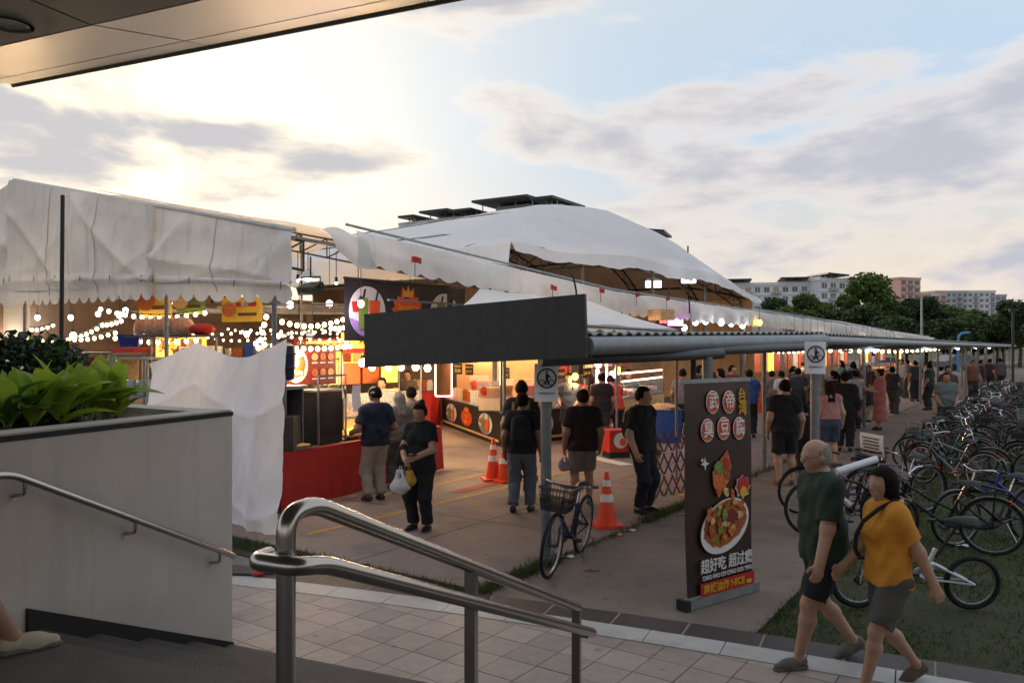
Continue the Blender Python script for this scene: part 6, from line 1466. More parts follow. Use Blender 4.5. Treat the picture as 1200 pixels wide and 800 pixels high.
for u in (.1, .5, .9): MB().tube([bp0.lerp(bp1, u) + V(0, 0, 3.35), bp0.lerp(bp1, u) + V(0, 0, 3.75)], .008, 5).build('tie', 'black', bn_)
pendant('pink-white pendant bulb in front of the drinks banner', ap(423, 356, 11.9), 3.6, 'bulb_pink', .05, 6, (1, .8, .9), None)
# ---- snack stall with pink tubes, blue bin
st = stall('snack stall with glass case and long pink light tubes', V(3.05, 21.2, 0), AZ_D + R(6), 3.4, 1.0, 2.7, 'food_pale', None, 1.0)
for i in range(8): MB().box((-1.45 + .4 * i, -.05, 1.08 + .05 * (i % 2)), (.34, .6, .10)).build('snack_tray', ('food_pale', 'food_fried', 'food_red', 'white')[i % 4], st, smooth=False)
for z_ in (1.62, 1.42): MB().tube([(-1.6, -.46, z_), (1.6, -.46, z_)], .022, 8).build('light_tube', 'tube_pink' if z_ > 1.5 else 'tube_warm', st)
for i in range(5): MB().box((-1.3 + .65 * i, .52, 2.1), (.5, .03, .7)).build('menu_panel', ('food_pale', 'orange', 'white', 'food_fried', 'red')[i], st, smooth=False)
bn2 = thing('blue_bin', 'large round blue bin in front of the snack stall', 'bin', gp(778, 517), 0); MB().lathe([(.40, 0), (.44, .75), (.47, .78), (.43, .79), (.40, .05)], 24, caps=False).build('bin_wall', 'bin_blue', bn2); MB().lathe([(.40, .0), (.40, .02)], 20).build('bin_floor', 'bin_blue', bn2)
MB().sph((0, 0, .80), (.38, .38, .12), 14, 8, .3).build('contents', 'food_pale', bn2)
t = thing('snack_cart', 'low cart with red and white printed front beside the queue', 'cart', gp(722, 535), R(20)); MB().box((0, 0, .35), (.5, .4, .45)).build('cart_body', 'red', t, smooth=False); disc(t, 0, .36, .16, 'white', -.205); MB().box((0, 0, .06), (.46, .36, .12)).build('cart_base', 'black', t, smooth=False); disc(t, .05, .33, .08, 'orange', -.212)
# ---- far row of lit stalls under the tent
cl = ('orange', 'food_pale', 'sign_lit_yellow', 'red', 'food_fried', 'white', 'paint_teal', 'purple')
far = [('orange-fronted', 27.5), ('cream', 31.5), ('yellow-lit', 35.5), ('red-fronted', 40), ('brown', 45), ('white', 50.5), ('teal', 56)]
for i, (w_, a_) in enumerate(far):
    p = kp(a_ - 4.5, -3.7 - .2 * (i % 2)); st = stall('%s lit food stall under the tent beyond the crowd' % w_, V(p.x, p.y, 0), AZ_D, 3.3, 1.0, 2.6, cl[i], None, .95, glass=False)
    for k in range(6): MB().sph((-1.3 + .52 * k, -.15, 1.02), (.22, .25, .12), 8, 5, .4).build('food_heap', ('food_fried', 'food_pale', 'food_red')[(k + i) % 3], st)
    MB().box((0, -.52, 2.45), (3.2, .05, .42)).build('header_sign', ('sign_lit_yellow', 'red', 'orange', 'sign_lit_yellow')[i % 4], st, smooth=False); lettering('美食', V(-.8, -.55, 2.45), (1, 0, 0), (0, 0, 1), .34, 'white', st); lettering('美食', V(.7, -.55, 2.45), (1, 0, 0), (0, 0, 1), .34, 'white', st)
    for k in range(4): MB().box((-1.2 + .8 * k, .5, 1.75), (.66, .03, .8)).build('menu_panel', cl[(i * 3 + k) % 6], st, smooth=False)
    for k in range(3):
        q = p + D * (-1.1 + 1.1 * k) + NN * .75; q.z = 0; pendant('%s pendant bulb before the %s far stall' % (('warm', 'white', 'violet')[(i + k) % 3], w_), V(q.x, q.y, 2.2), 3.4, ('bulb_warm', 'bulb_white', 'bulb_pink')[(i + k) % 3], .085, 30 if k == 1 else 0, group='bulbs before the far stalls')
# LED sign and cluster of bulbs above the awning
t = thing('led_sign', 'purple and red glowing LED sign above the white awning', 'sign', ap(785, 377, 20.5), AZ_D - R(18)); MB().box((0, 0, 0), (1.0, .05, .32)).build('panel', 'black', t, smooth=False)
for i in range(5): MB().box((-.06 + .12 * i, -.03, .0), (.09, .02, .2)).build('led_glyph', 'led_purple', t, smooth=False)
for i in range(2): MB().box((-.36 + .14 * i, -.03, .03), (.10, .02, .14)).build('led_glyph', 'led_red', t, smooth=False)
MB().tube([(0, .03, .15), (0, .03, .9)], .02, 6).build('hanger', 'pole_dark', t)
for i, (px, py, m_) in enumerate(((815, 377, 'bulb_white'), (827, 376, 'bulb_white'), (845, 378, 'bulb_white'), (802, 384, 'bulb_pink'), (857, 379, 'bulb_white'), (870, 381, 'bulb_white'), (890, 378, 'bulb_yellow'))): pendant('bulb hanging under the eave above the white awning', ap(px, py, 21.5 + i * .6), 3.5, m_, .085, 0, group='bulbs under the eave above the awning')
for i in range(9): q = tp(9.3 + .5 * i, .35); tag(MB().lathe([(.02, .25), (.10, .1), (.13, -.1), (.0, -.12)], 10, V(q.x, q.y, 3.12 + .05 * (i % 2))).build('speaker_horn', 'black'), 'small black horn lamp in the cluster above the white awning', 'lamp', 'black horn lamps above the awning')
# cardboard boxes and bundle under the eave
for i, (px, py) in enumerate(((738, 364), (775, 369))): tag(MB().box(ap(px, py, 18.5), (.45, .4, .25), R(35)).build('carton', 'food_pale'), 'tan carton wedged under the tent eave', 'carton', 'cartons under the eave')
# ---- left bay: yellow banners, cracker packs, equipment
def ybanner(label, px0, px1, py0, py1, Y, mats, az):
    c = ap((px0 + px1) / 2, (py0 + py1) / 2, Y); w = (px1 - px0) / F * Y / math.cos(az); h = (py1 - py0) / F * Y; t = thing('yellow_banner', label, 'banner', c, az)
    MB().grid(lambda u, v: ((u - .5) * w, .02 * noise1(u * 7, px0), (v - .5) * h), 10, 4).build('banner_sheet', mats[0], t)
    disc(t, -w * .3, 0, h * .3, mats[1], -.03, name='food_picture', rx=1.3); MB().box((w * .12, -.025, h * .2), (w * .5, .008, h * .18)).build('print_block', 'red', t, smooth=False); MB().box((w * .15, -.025, -h * .2), (w * .45, .008, h * .12)).build('print_block', 'brown', t, smooth=False); lettering('美食', V(w * .1, -.03, h * .2), (1, 0, 0), (0, 0, 1), h * .22, 'white', t)
    for sx in (-.45, .45): MB().tube([(sx * w, 0, h * .5), (sx * w, 0, h * .5 + .5)], .006, 4).build('tie', 'black', t)
M('banner_yellow', 'c9a83c', .7, var=.12, scale=4, trans=.2)
ybanner('yellow food banner with a green half at the tent post', 160, 205, 333, 372, 13.6, ('banner_yellow', 'food_fried'), R(-20)); ybanner('olive-green food banner beside the tent post', 203, 243, 338, 368, 13.2, ('green', 'food_pale'), R(-20)); ybanner('yellow food banner over the red bundle', 256, 312, 348, 377, 12.2, ('banner_yellow', 'food_red'), R(-25))
shf = thing('goods_shelf', 'high rail shelf behind the white sheet', 'shelf', ap(200, 394, 12.6), R(-35)); MB().box((0, 0, 0), (1.9, .5, .03)).build('board', 'pole_dark', shf, smooth=False)
for sx in (-.9, .9): MB().tube([(sx, .2, -2.4), (sx, .2, 0)], .02, 6).build('upright', 'pole_grey', shf)
for i, x in enumerate((-.72, -.45, -.18, .1, .37)):
    q = shf.location + Matrix.Rotation(R(-35), 3, 'Z') @ V(x, -.02, .02); t = thing('cracker_pack', 'clear plastic pack of pale crackers on the high shelf', 'pack', q, R(-35), 'cracker packs on the high shelf'); MB().sph((0, 0, .14), (.15, .17, .14), 10, 7, .12).build('crackers', M('cracker', 'd58a55', .7, var=.3, scale=25, bump=.4, bscale=50), t); MB().lathe([(.155, .0), (.165, .14), (.12, .28), (.03, .30)], 12).build('wrap', 'plastic_clear', t)
q = shf.location + Matrix.Rotation(R(-35), 3, 'Z') @ V(.78, 0, .02); t = thing('red_bundle', 'dark red rolled bundle at the end of the high shelf', 'bundle', q, R(-35)); MB().sph((.05, 0, .09), (.28, .15, .09), 12, 7, .1).build('roll', 'cloth_red', t); MB().torus((.05, 0, .09), .1, .01, 'X', 14, 5).build('strap', 'black', t)
t = thing('blue_crate', 'blue plastic crate on a red tray on the stall frame', 'crate', ap(153, 406, 13.4), R(-30)); MB().lathe([(.19, 0), (.24, .2), (.225, .2), (.18, .01)], 4, caps=False).build('crate_wall', 'paint_blue', t, smooth=False); MB().box((0, 0, .005), (.26, .26, .01)).build('crate_floor', 'paint_blue', t, smooth=False); MB().box((.05, 0, -.06), (.6, .4, .08)).build('red_tray', 'red', t, smooth=False)
t = thing('cooking_unit', 'tall grey metal cooking unit in the left bay', 'cooker', V(-5.95, 12.9, 0), R(-30)); MB().box((0, 0, .55), (.9, .6, 1.1)).build('body', 'pole_dark', t, smooth=False); MB().box((0, -.31, .75), (.8, .02, .45)).build('front_panel', 'galv', t, smooth=False)
for sx in (-.42, .42):
    for sy in (-.27, .27): MB().tube([(sx, sy, 1.1), (sx, sy, 2.15)], .016, 6).build('upright', 'galv', t)
for z_ in (1.5, 2.12): MB().box((0, 0, z_), (.9, .6, .03)).build('shelf', 'galv', t, smooth=False)
for i in range(3): MB().lathe([(.1, 0), (.11, .22), (.09, .25)], 12, (-.25 + .25 * i, -.05, 1.515)).build('pot', 'galv', t)
for i, (px, Y, az, lab, mt_) in enumerate(((40, 15.5, -30, 'orange-lit stall counter deep in the left bay', 'food_pale'), (95, 15.0, -20, 'cream stall counter in the left bay', 'cup_cream'), (20, 20, -30, 'far stall with white panels in the left bay', 'white'))):
    q = ap(px, 400, Y); st = stall(lab, V(q.x, q.y, 0), R(az), 2.2, .8, 2.2, mt_, None, 1.0, glass=False)
    for k in range(4): MB().box((-.8 + .53 * k, .36, 1.85), (.46, .02, .5)).build('menu_panel', ('food_pale', 'sign_lit_yellow', 'orange', 'white')[(k + i) % 4], st, smooth=False)
    for k in range(4): MB().sph((-.75 + .5 * k, -.1, 1.06), (.2, .2, .12), 8, 5, .4).build('food_heap', ('food_fried', 'white', 'food_red')[(k + i) % 3], st)
    pendant('warm pendant bulb over the left bay stalls', V(q.x + .1, q.y - .45, 2.5), 3.6, 'bulb_warm', .06, 40, group='pendant bulbs over the left bay')
t = thing('white_cooler', 'white plastic cooler bag on the left bay counter', 'cooler', ap(105, 446, 13.0), R(20)); MB().sph((0, 0, .1), (.16, .13, .12), 10, 7, .1).build('bag', 'white', t); MB().box((0, 0, -.47), (.5, .4, .9)).build('stand', 'pole_dark', t, smooth=False)
pendant('warm pendant bulb over the red table', tl(1.2, .7, 2.2), 3.5, 'bulb_warm', .05, 26, group='pendant bulbs over the red table'); pendant('warm pendant bulb over the red table', tl(3.2, .7, 2.25), 3.5, 'bulb_warm', .05, 30, group='pendant bulbs over the red table')
# ---- cones and barrier
def cone(label, p, s=1.0, rz=.2):
    t = thing('traffic_cone', label, 'traffic cone', p, rz); pr = lambda z: .135 - (.135 - .028) * (z - .04) / .66
    MB().box((0, 0, .022), (.38, .38, .036)).build('base', 'cone_orange', t); MB().lathe([(pr(.04), .038), (pr(.7), .70), (.02, .715)], 24).build('cone_body', 'cone_orange', t)
    for z0, z1 in ((.33, .43), (.53, .61)): MB().lathe([(pr(z0) + .003, z0), (pr(z1) + .003, z1)], 24, caps=False).build('reflective_band', 'cone_white', t)
    t.scale = (s,) * 3; return t
cone('orange traffic cone standing alone between the bicycle and the man in black', gp(711, 616), .98); cone('orange traffic cone behind the backpacker, its bands facing the passage', gp(578, 562), 1.0); cone('orange traffic cone tucked close behind the backpacker', gp(591, 564), .95, .7); cone('distant orange traffic cone beside the printed cart', gp(716, 524), .9)
br_ = thing('scissor_barrier', 'yellow expanding scissor barrier with dark lattice near the food banner', 'barrier', gp(783, 588), AZ_D - R(14)); L2 = 1.0; n_ = 5
for k in range(n_):
    x0 = -L2 / 2 + L2 * k / n_; x1 = x0 + L2 / n_ * 1.0
    for s in (0, 1):
        for h_ in (0, .33, .66): MB().bar((x0, -.012 + .024 * s, .10 + h_ + (.30 if s else 0)), (x1, -.012 + .024 * s, .10 + h_ + (0 if s else .30)), .012, .025).build('lattice_bar', 'sign_red' if (k + s) % 4 == 0 else 'brown', br_, smooth=False)
for x in (-L2 / 2 - .03, L2 / 2 + .05):
    MB().bar((x, 0, .02), (x, 0, 1.0), .07, .07).build('end_post', 'yellow', br_, smooth=False); MB().box((x, 0, .012), (.12, .42, .024)).build('foot', 'yellow', br_, smooth=False)
# ---- food banner stand
Q0 = V(1.57, 7.10, -.02); Q1 = V(2.33, 7.66, -.02); xd = (Q1 - Q0).normalized(); Wd = (Q1 - Q0).length; az = math.atan2(xd.y, xd.x)
fb = thing('food_banner', 'tall black pull-up banner advertising stinky tofu, with bowl picture', 'banner', (Q0 + Q1) / 2, az); fb.rotation_euler = (R(-1.5), 0, az); Hb = 2.03
MB().grid(lambda u, v: ((u - .5) * Wd, .012 * math.sin(v * 5 + u), .09 + (Hb - .09) * v), 8, 16).build('banner_sheet', M('banner_print', '262122', .4, var=.35, scale=2.2, col2='4a3026'), fb)
MB().box((0, 0, .04), (Wd + .06, .10, .08)).build('base_box', 'galv', fb); MB().box((-Wd / 2 - .05, 0, .045), (.05, .13, .09)).build('end_cap', 'black', fb); MB().box((0, 0, Hb), (Wd + .02, .03, .035)).build('top_rail', 'galv', fb)
MB().tube([(0, .06, .06), (.05, .05, Hb)], .012, 8).build('support_pole', 'galv', fb)
MB().bar((Wd * .5, .08, .75), (Wd * .62, .3, .55), .02).build('prop_stick', 'white', fb, smooth=False)
def fbp(px, py): u = (px - 797 - (py - 447) * .034) / 72.5; v = 1 - (py - (447 - 7 * u)) / (262 - 16 * u); return (u - .5) * Wd, v * Hb
def ring_char(ch, cx, cz, r):
    disc(fb, cx, cz, r, 'cone_white', -.026, 26, 'char_disc', .84, .003); disc(fb, cx, cz, r * .9, 'orange', -.031, 26, 'char_disc', .84, .003)
    for k in (-.5, -.17, .17, .5): MB().box((cx, -.0345, cz + k * r), (r * 1.3 * (1 - k * k) ** .5, .002, r * .08)).build('char_ray', 'red', fb, smooth=False)
    lettering(ch, V(cx, -.040, cz + .0), (1, 0, 0), (0, 0, 1), r * 1.5, 'cone_white', fb, squash=.85)
for ch, px, py in (('武', 826, 469), ('帝', 844, 468), ('臭', 821, 502), ('豆', 838.5, 499), ('腐', 856, 498)): ring_char(ch, *fbp(px, py), .108)
x_, z_ = fbp(858.5, 461); lettering('台', V(x_, -.03, z_), (1, 0, 0), (0, 0, 1), .15, 'yellow', fb, squash=.8); x_, z_ = fbp(859.5, 475); lettering('湾', V(x_, -.03, z_), (1, 0, 0), (0, 0, 1), .15, 'yellow', fb, squash=.8)
def blob(par, cx, cz, rx, rz, mat, y=-.024, n=20, jag=.25, name='printed_food', tilt=0.0, th=.004):
    pts = []
    for k in range(n):
        a = 2 * math.pi * k / n; j = 1 + jag * (rnd.random() - .5); x, z = rx * math.cos(a) * j, rz * math.sin(a) * j; pts.append((cx + x * math.cos(tilt) - z * math.sin(tilt), y, cz + x * math.sin(tilt) + z * math.cos(tilt)))
    MB().prism(pts, (0, -th, 0)).build(name, mat, par, smooth=False)
def star(par, cx, cz, r, q, n, mat, y=-.026): MB().prism([(cx + (r if k % 2 == 0 else r * q) * math.cos(math.pi * k / n + math.pi / 2), y, cz + (r if k % 2 == 0 else r * q) * math.sin(math.pi * k / n + math.pi / 2)) for k in range(2 * n)], (0, -.004, 0)).build('printed_star', mat, par, smooth=False)
x_, z_ = fbp(819, 541); star(fb, x_, z_, .06, .35, 4, 'white'); x_, z_ = fbp(816, 537); star(fb, x_, z_, .02, .6, 4, 'white')
x_, z_ = fbp(838, 551); pts = [(-.14, .02), (-.02, .13), (.08, .21), (.13, .05), (.09, -.08), (-.06, -.22), (-.13, -.1)]; MB().prism([(x_ + a, -.024, z_ + b_) for a, b_ in pts], (0, -.004, 0)).build('tofu_cube', 'food_red', fb, smooth=False); blob(fb, x_ - .04, z_ + .06, .085, .06, 'food_green', -.031); blob(fb, x_ + .04, z_ + .09, .04, .05, 'red', -.037); blob(fb, x_ + .06, z_ + .03, .05, .09, 'food_fried', -.031)
x_, z_ = fbp(861, 566); star(fb, x_, z_, .115, .8, 8, 'white', -.024); star(fb, x_, z_ + .01, .10, .8, 8, 'red', -.03); blob(fb, x_ - .005, z_ - .045, .05, .05, 'yellow', -.036); 
x_, z_ = fbp(842, 609); 
MB().prism([(x_ + .355 * math.cos(a) * math.cos(.30) - .23 * math.sin(a) * math.sin(.30), -.024, z_ - .02 + .355 * math.cos(a) * math.sin(.30) + .235 * math.sin(a) * math.cos(.30)) for a in np.linspace(0, 6.283, 41)[:-1]], (0, -.004, 0)).build('bowl_rim', 'cone_white', fb, smooth=False)
blob(fb, x_, z_ + .005, .315, .195, 'food_fried', -.031, 34, .10, tilt=.30)
for k in range(46):
    a = rnd.uniform(0, 6.283); q = rnd.random() ** .6; ex, ez = .27 * q * math.cos(a), .19 * q * math.sin(a) + .05
    if k % 3 == 0 and ez > .05: ez += .09 * (1 - abs(ex) / .27)
    blob(fb, x_ + ex * .955 - ez * .2, z_ + ex * .28 + ez, rnd.uniform(.03, .06), rnd.uniform(.022, .045), rnd.choice(('food_fried', 'food_pale', 'food_red', 'food_red', 'meat', 'food_fried', 'food_green')), -.034 - .0006 * k, 9, .5, tilt=rnd.uniform(0, 3), th=.0005)
blob(fb, x_ + .05, z_ + .07, .09, .06, 'sign_red', -.064, 14, .3); blob(fb, x_ - .05, z_ + .09, .035, .055, 'food_green', -.066, 12, .5)
x_, z_ = fbp(844.5, 654); lettering('超好吃 超过瘾', V(x_, -.03, z_), (1, 0, 0), (0, 0, 1), .135, 'cone_white', fb, squash=.88); x_, z_ = fbp(845, 666); lettering('CHAO HAO CHI CHAO GUO YING', V(x_, -.03, z_), (1, 0, 0), (0, 0, 1), .056, 'cone_white', fb, squash=.80)
x_, z_ = fbp(846, 679); MB().box((x_, -.028, z_), (Wd * .82, .004, .125)).build('red_panel', 'red', fb, smooth=False); lettering('麻辣油炸 NICE', V(x_ - .06, -.034, z_), (1, 0, 0), (0, 0, 1), .09, 'yellow', fb); blob(fb, x_ + .30, z_ - .02, .045, .02, 'yellow', -.034, 10, .1)
# ---- red cable clamp with black cables on the ground, litter
t = thing('cable_clamp', 'red cable clamp with black cables lying on the paving edge', 'clamp', gp(303, 675), R(10)); MB().sph((0, 0, .03), (.07, .05, .03), 10, 6, .15).build('clamp', 'red', t)
MB().tube([(-.9, .22, .012), (-.5, .15, .012), (-.05, 0, .02)], .012, 6).build('cable', 'black', t); MB().tube([(.05, 0, .02), (.5, .12, .012), (1.1, .2, .012)], .012, 6).build('cable', 'black', t)
for i, (px, py, c) in enumerate(((665, 653, 'paper'), (738, 622, 'paper'), (694, 668, 'galv'), (722, 627, 'food_pale'), (1128, 640, 'paper'), (802, 603, 'food_pale'))):
    p = gp(px, py, -.02); tag(MB().grid(lambda u, v: p + V((u - .5) * .14, (v - .5) * .06, .016 + .01 * math.sin(u * 6 + v * 3)), 4, 3).build('litter', c), 'crumpled scrap of litter lying on the path', 'litter', 'litter on the path')
# ================================================================== plants, grass, trees, far buildings
M('leaf_lime', 'b4bd3e', .65, var=.25, scale=6, trans=.45, col2='7fa534', rand=.2)
M('leaf_green', '47702a', .65, var=.25, scale=6, trans=.3, rand=.25)
M('leaf_shrub', '23391c', .55, var=.3, scale=12, trans=.2)
M('grass_blade', '3c5524', .7, var=.45, scale=1.4, trans=.3, col2='5c5a30')
M('tree_leaf', '4a5c2c', .7, var=.4, scale=.35, trans=.3, col2='6a7e3a'); M('tree_leaf_dark', '3a4a2c', .7, var=.4, scale=.35, trans=.25, col2='52643a'); M('bark', '4a4034', .9, var=.3, scale=3)  # leaf greens lightened so the colour itself carries distance haze
def leaf_mesh(name, L, Wd_, curl, mat, fold=.25):
    m = MB(); nu = 8
    def fn(u, v):
        w = Wd_ * math.sin(math.pi * min(1, u * .92 + .08)) ** .8 * (1 - .25 * u); x = u * L; z = L * (.35 * u - curl * u * u); y = (v - .5) * 2 * w
        return (x, y, z + abs(y) * fold)
    m.grid(fn, nu, 4); return m.mesh(name, mat)
ll = [leaf_mesh('leaf', .44, .085, .40, 'leaf_lime'), leaf_mesh('leaf', .38, .075, .15, 'leaf_lime'), leaf_mesh('leaf', .34, .07, .7, 'leaf_green')]
def broad_plant(label, p, n, s, mix_, spread=1.0):
    t = thing('broadleaf_plant', label, 'plant', p, 0, 'broad-leaved plants in the planter')
    MB().tube([(0, 0, -.02), (.01, 0, .16 * s)], .012, 6).build('stem', 'bark', t)
    for i in range(n):
        a = i * 2.4 + rnd.uniform(-.3, .3); tilt = R(rnd.uniform(25, 80)) * spread; o = link('leaf', ll[0 if rnd.random() < mix_ * .6 else (1 if rnd.random() < mix_ else 2)], t, V(0, 0, .03 + .16 * s * i / n))
        o.rotation_euler = (rnd.uniform(-.3, .3), -tilt + R(15), a); k = s * rnd.uniform(.7, 1.15); o.scale = (k, k, k)
    return t
for i, (px, py, Y, n, s, mx_) in enumerate(((72, 497, 5.3, 11, 1.0, .9), (110, 493, 5.6, 10, .9, .9), (135, 490, 5.7, 9, .75, .8), (38, 500, 5.1, 10, .85, .5), (8, 500, 4.9, 9, .8, .3), (92, 488, 6.0, 9, .9, .4), (60, 485, 6.1, 9, 1.1, .4), (-8, 490, 5.0, 8, .65, .9))):
    q = ap(px, py, Y); q.z = 1.79; broad_plant('%s broad-leaved plant in the planter%s' % (('lime-green', 'yellow-green', 'small lime', 'mixed green', 'dark green', 'deep green', 'tall green', 'tall lime')[i], (' beside the mast', ' near the coping end', ' at the coping end', ' under the shrub', ' at the shrub foot', ' behind the lime ones', ' rising by the mast', ' at the picture edge of the shrub')[i] if i != 7 else ' at the near end of the shrub'), q, n + 2, s * 1.12, min(1, mx_ + .1))
def leaf_cloud(n, sampler, size, seed, up=.4):
    g = np.random.default_rng(seed); c = sampler(g, n); nr = g.normal(size=(n, 3)); nr[:, 2] = np.abs(nr[:, 2]) + up; nr /= np.linalg.norm(nr, axis=1)[:, None]
    t = np.cross(nr, g.normal(size=(n, 3))); t /= np.linalg.norm(t, axis=1)[:, None]; b_ = np.cross(nr, t); s_ = size * g.uniform(.6, 1.3, n)[:, None]
    v = np.stack([c - t * s_, c - b_ * s_ * .5 + nr * s_ * .12, c + t * s_, c + b_ * s_ * .5 + nr * s_ * .12], 1).reshape(-1, 3); f = np.arange(4 * n).reshape(-1, 4); return v, f
# dark clipped shrub behind
sb = thing('dark_shrub', 'dense dark green shrub at the back of the planter', 'shrub', V(-3.75, 6.05, 1.74), 0)
def shr(g, n):
    c = g.normal(size=(n, 3)); c /= np.linalg.norm(c, axis=1)[:, None]; r = g.uniform(.55, 1.05, n)[:, None]; c = c * r * np.array((.55, .45, .42)) + np.array((0, 0, .28)); c[:, 2] = np.maximum(c[:, 2], .0); return c
v_, f_ = leaf_cloud(5200, shr, .035, 3); link('foliage', fast_mesh('foliage', v_, f_, 'leaf_shrub'), sb)
st_ = MB()
for k in range(7): a = k * .9; st_.tube([(0, 0, -.02), (.2 * math.cos(a), .2 * math.sin(a), .25), (.36 * math.cos(a), .3 * math.sin(a), .5)], [.015, .01, .005], 5)
st_.build('stems', 'bark', sb)
# grass blades on the grass ground (uncountable): dense near, thinner far
g = np.random.default_rng(5); nb = 260000
dd = -5 + 36 * g.random(nb) ** 1.9; nn_ = 2.5 + 10.5 * g.random(nb) ** 1.4
base = np.stack([KC.x + D.x * dd + NN.x * nn_, KC.y + D.y * dd + NN.y * nn_, np.full(nb, -.06)], 1)
bare = (np.sin(base[:, 0] * 1.9 + 1) + np.sin(base[:, 1] * 2.3 + base[:, 0]) + g.normal(0, .6, nb)) > 1.0
okm = ~bare
# keep the blades off the plaza border
keep = np.ones(nb, bool)
xs = base[:, 0]; th_a = TH0; s_ap = (xs - ARC0.x)
for s_ in np.linspace(-2, 18, 60):
    q = arc(s_, .60); thx = TH0 - s_ * CURV; nx, ny = -math.sin(thx), math.cos(thx); tx, ty = math.cos(thx), math.sin(thx)
    al = (base[:, 0] - q.x) * tx + (base[:, 1] - q.y) * ty; ac = (base[:, 0] - q.x) * nx + (base[:, 1] - q.y) * ny; keep &= ~((np.abs(al) < .35) & (ac < .015))
base = base[okm & keep & (base[:, 1] > 3)]; nb = len(base)
az_ = g.uniform(0, 6.283, nb); hh = g.uniform(.02, .06, nb) * (1 + base[:, 1] * .02); ww = .004 + base[:, 1] * .0006
dx = np.stack([np.cos(az_), np.sin(az_), np.zeros(nb)], 1); ln = g.normal(0, .6, (nb, 2)) * hh[:, None]
tipp = base + np.stack([ln[:, 0], ln[:, 1], hh], 1)
vv = np.stack([base - dx * ww[:, None], base + dx * ww[:, None], tipp], 1).reshape(-1, 3)
tag(link('grass', fast_mesh('grass', vv, np.arange(3 * nb).reshape(-1, 3), 'grass_blade')), 'short patchy grass beside the footpath', 'grass', kind='stuff')
# weed tufts along the kerb
def weeds(n, sampler, seed):
    g = np.random.default_rng(seed); b_ = sampler(g, n); az_ = g.uniform(0, 6.283, n); h_ = g.uniform(.03, .10, n); dx = np.stack([np.cos(az_), np.sin(az_), np.zeros(n)], 1) * .006; tp_ = b_ + np.stack([g.normal(0, .03, n), g.normal(0, .03, n), h_], 1)
    return np.stack([b_ - dx, b_ + dx, tp_], 1).reshape(-1, 3), np.arange(3 * n).reshape(-1, 3)
def smp(g, n):
    d_ = np.concatenate([g.uniform(-.1, 1.4, n // 3), g.uniform(3.6, 5.6, n // 3), g.uniform(0, 16, n - 2 * (n // 3))]); o = g.normal(.04, .05, n); p = np.stack([KC.x + D.x * d_ + NN.x * o, KC.y + D.y * d_ + NN.y * o, np.full(n, -.02)], 1); return p
v1, f1 = weeds(5200, smp, 8)
def smp2(g, n):
    d_ = -g.uniform(.02, .34, n) ; o = -5.2 * g.random(n) ** 1.2; return np.stack([KC.x + D.x * d_ + NN.x * o, KC.y + D.y * d_ + NN.y * o, np.full(n, -.02)], 1)
v2, f2 = weeds(3600, smp2, 9)
tag(link('weeds', fast_mesh('weeds', np.concatenate([v1, v2]), np.concatenate([f1, f2 + len(v1)]), 'grass_blade')), 'weeds growing along the car park edge', 'weeds', kind='stuff')

# ---- trees
def tree(label, px, ytop, Y, wpx, seed, dark=False, group='trees beyond the car park', trunk=.38, density=1.0):
    H_ = 2.35 + (403 - ytop) / F * Y; w = wpx / F * Y / 2; x = (px - 600) / F * Y
    t = thing('tree', label, 'tree', V(x, Y, -.1), 0, group); g = np.random.default_rng(seed)
    m = MB(); m.tube([(0, 0, -.1), (.1, 0, H_ * .25), (.0, .1, H_ * .5)], [H_ * .028, H_ * .022, H_ * .013], 8); lobes = []
    for k in range(11):
        a = g.uniform(0, 6.283); z = H_ * g.uniform(.45, .88); r = w * g.uniform(.25, .8) * (1.0 if z < H_ * .75 else .65); c = np.array((r * math.cos(a), r * math.sin(a) * .8, z)); lobes.append((c, w * g.uniform(.26, .46)))
        m.tube([(0, .05, H_ * g.uniform(.25, .45)), Vector(c * .55 + np.array((0, 0, H_ * .18))), Vector(c)], [H_ * .011, H_ * .007, H_ * .002], 5)
    lobes.append((np.array((0, 0, H_ * .86)), w * .42))
    m.build('trunk', 'bark', t)
    def smp(gg, n):
        k = gg.integers(0, len(lobes), n); c = np.array([lobes[i][0] for i in k]); r = np.array([lobes[i][1] for i in k]); d = gg.normal(size=(n, 3)); d /= np.linalg.norm(d, axis=1)[:, None]; q = c + d * (r * gg.uniform(.35, 1.05, n) ** .6)[:, None] * np.array((1, 1, .72)); q[:, 2] = np.clip(q[:, 2], H_ * trunk, H_); return q
    v, f = leaf_cloud(int(5200 * density), smp, max(.16, .022 * w + .0021 * Y), seed + 1, .5); link('crown', fast_mesh('crown', v, f, 'tree_leaf_dark' if dark else 'tree_leaf'), t); return t
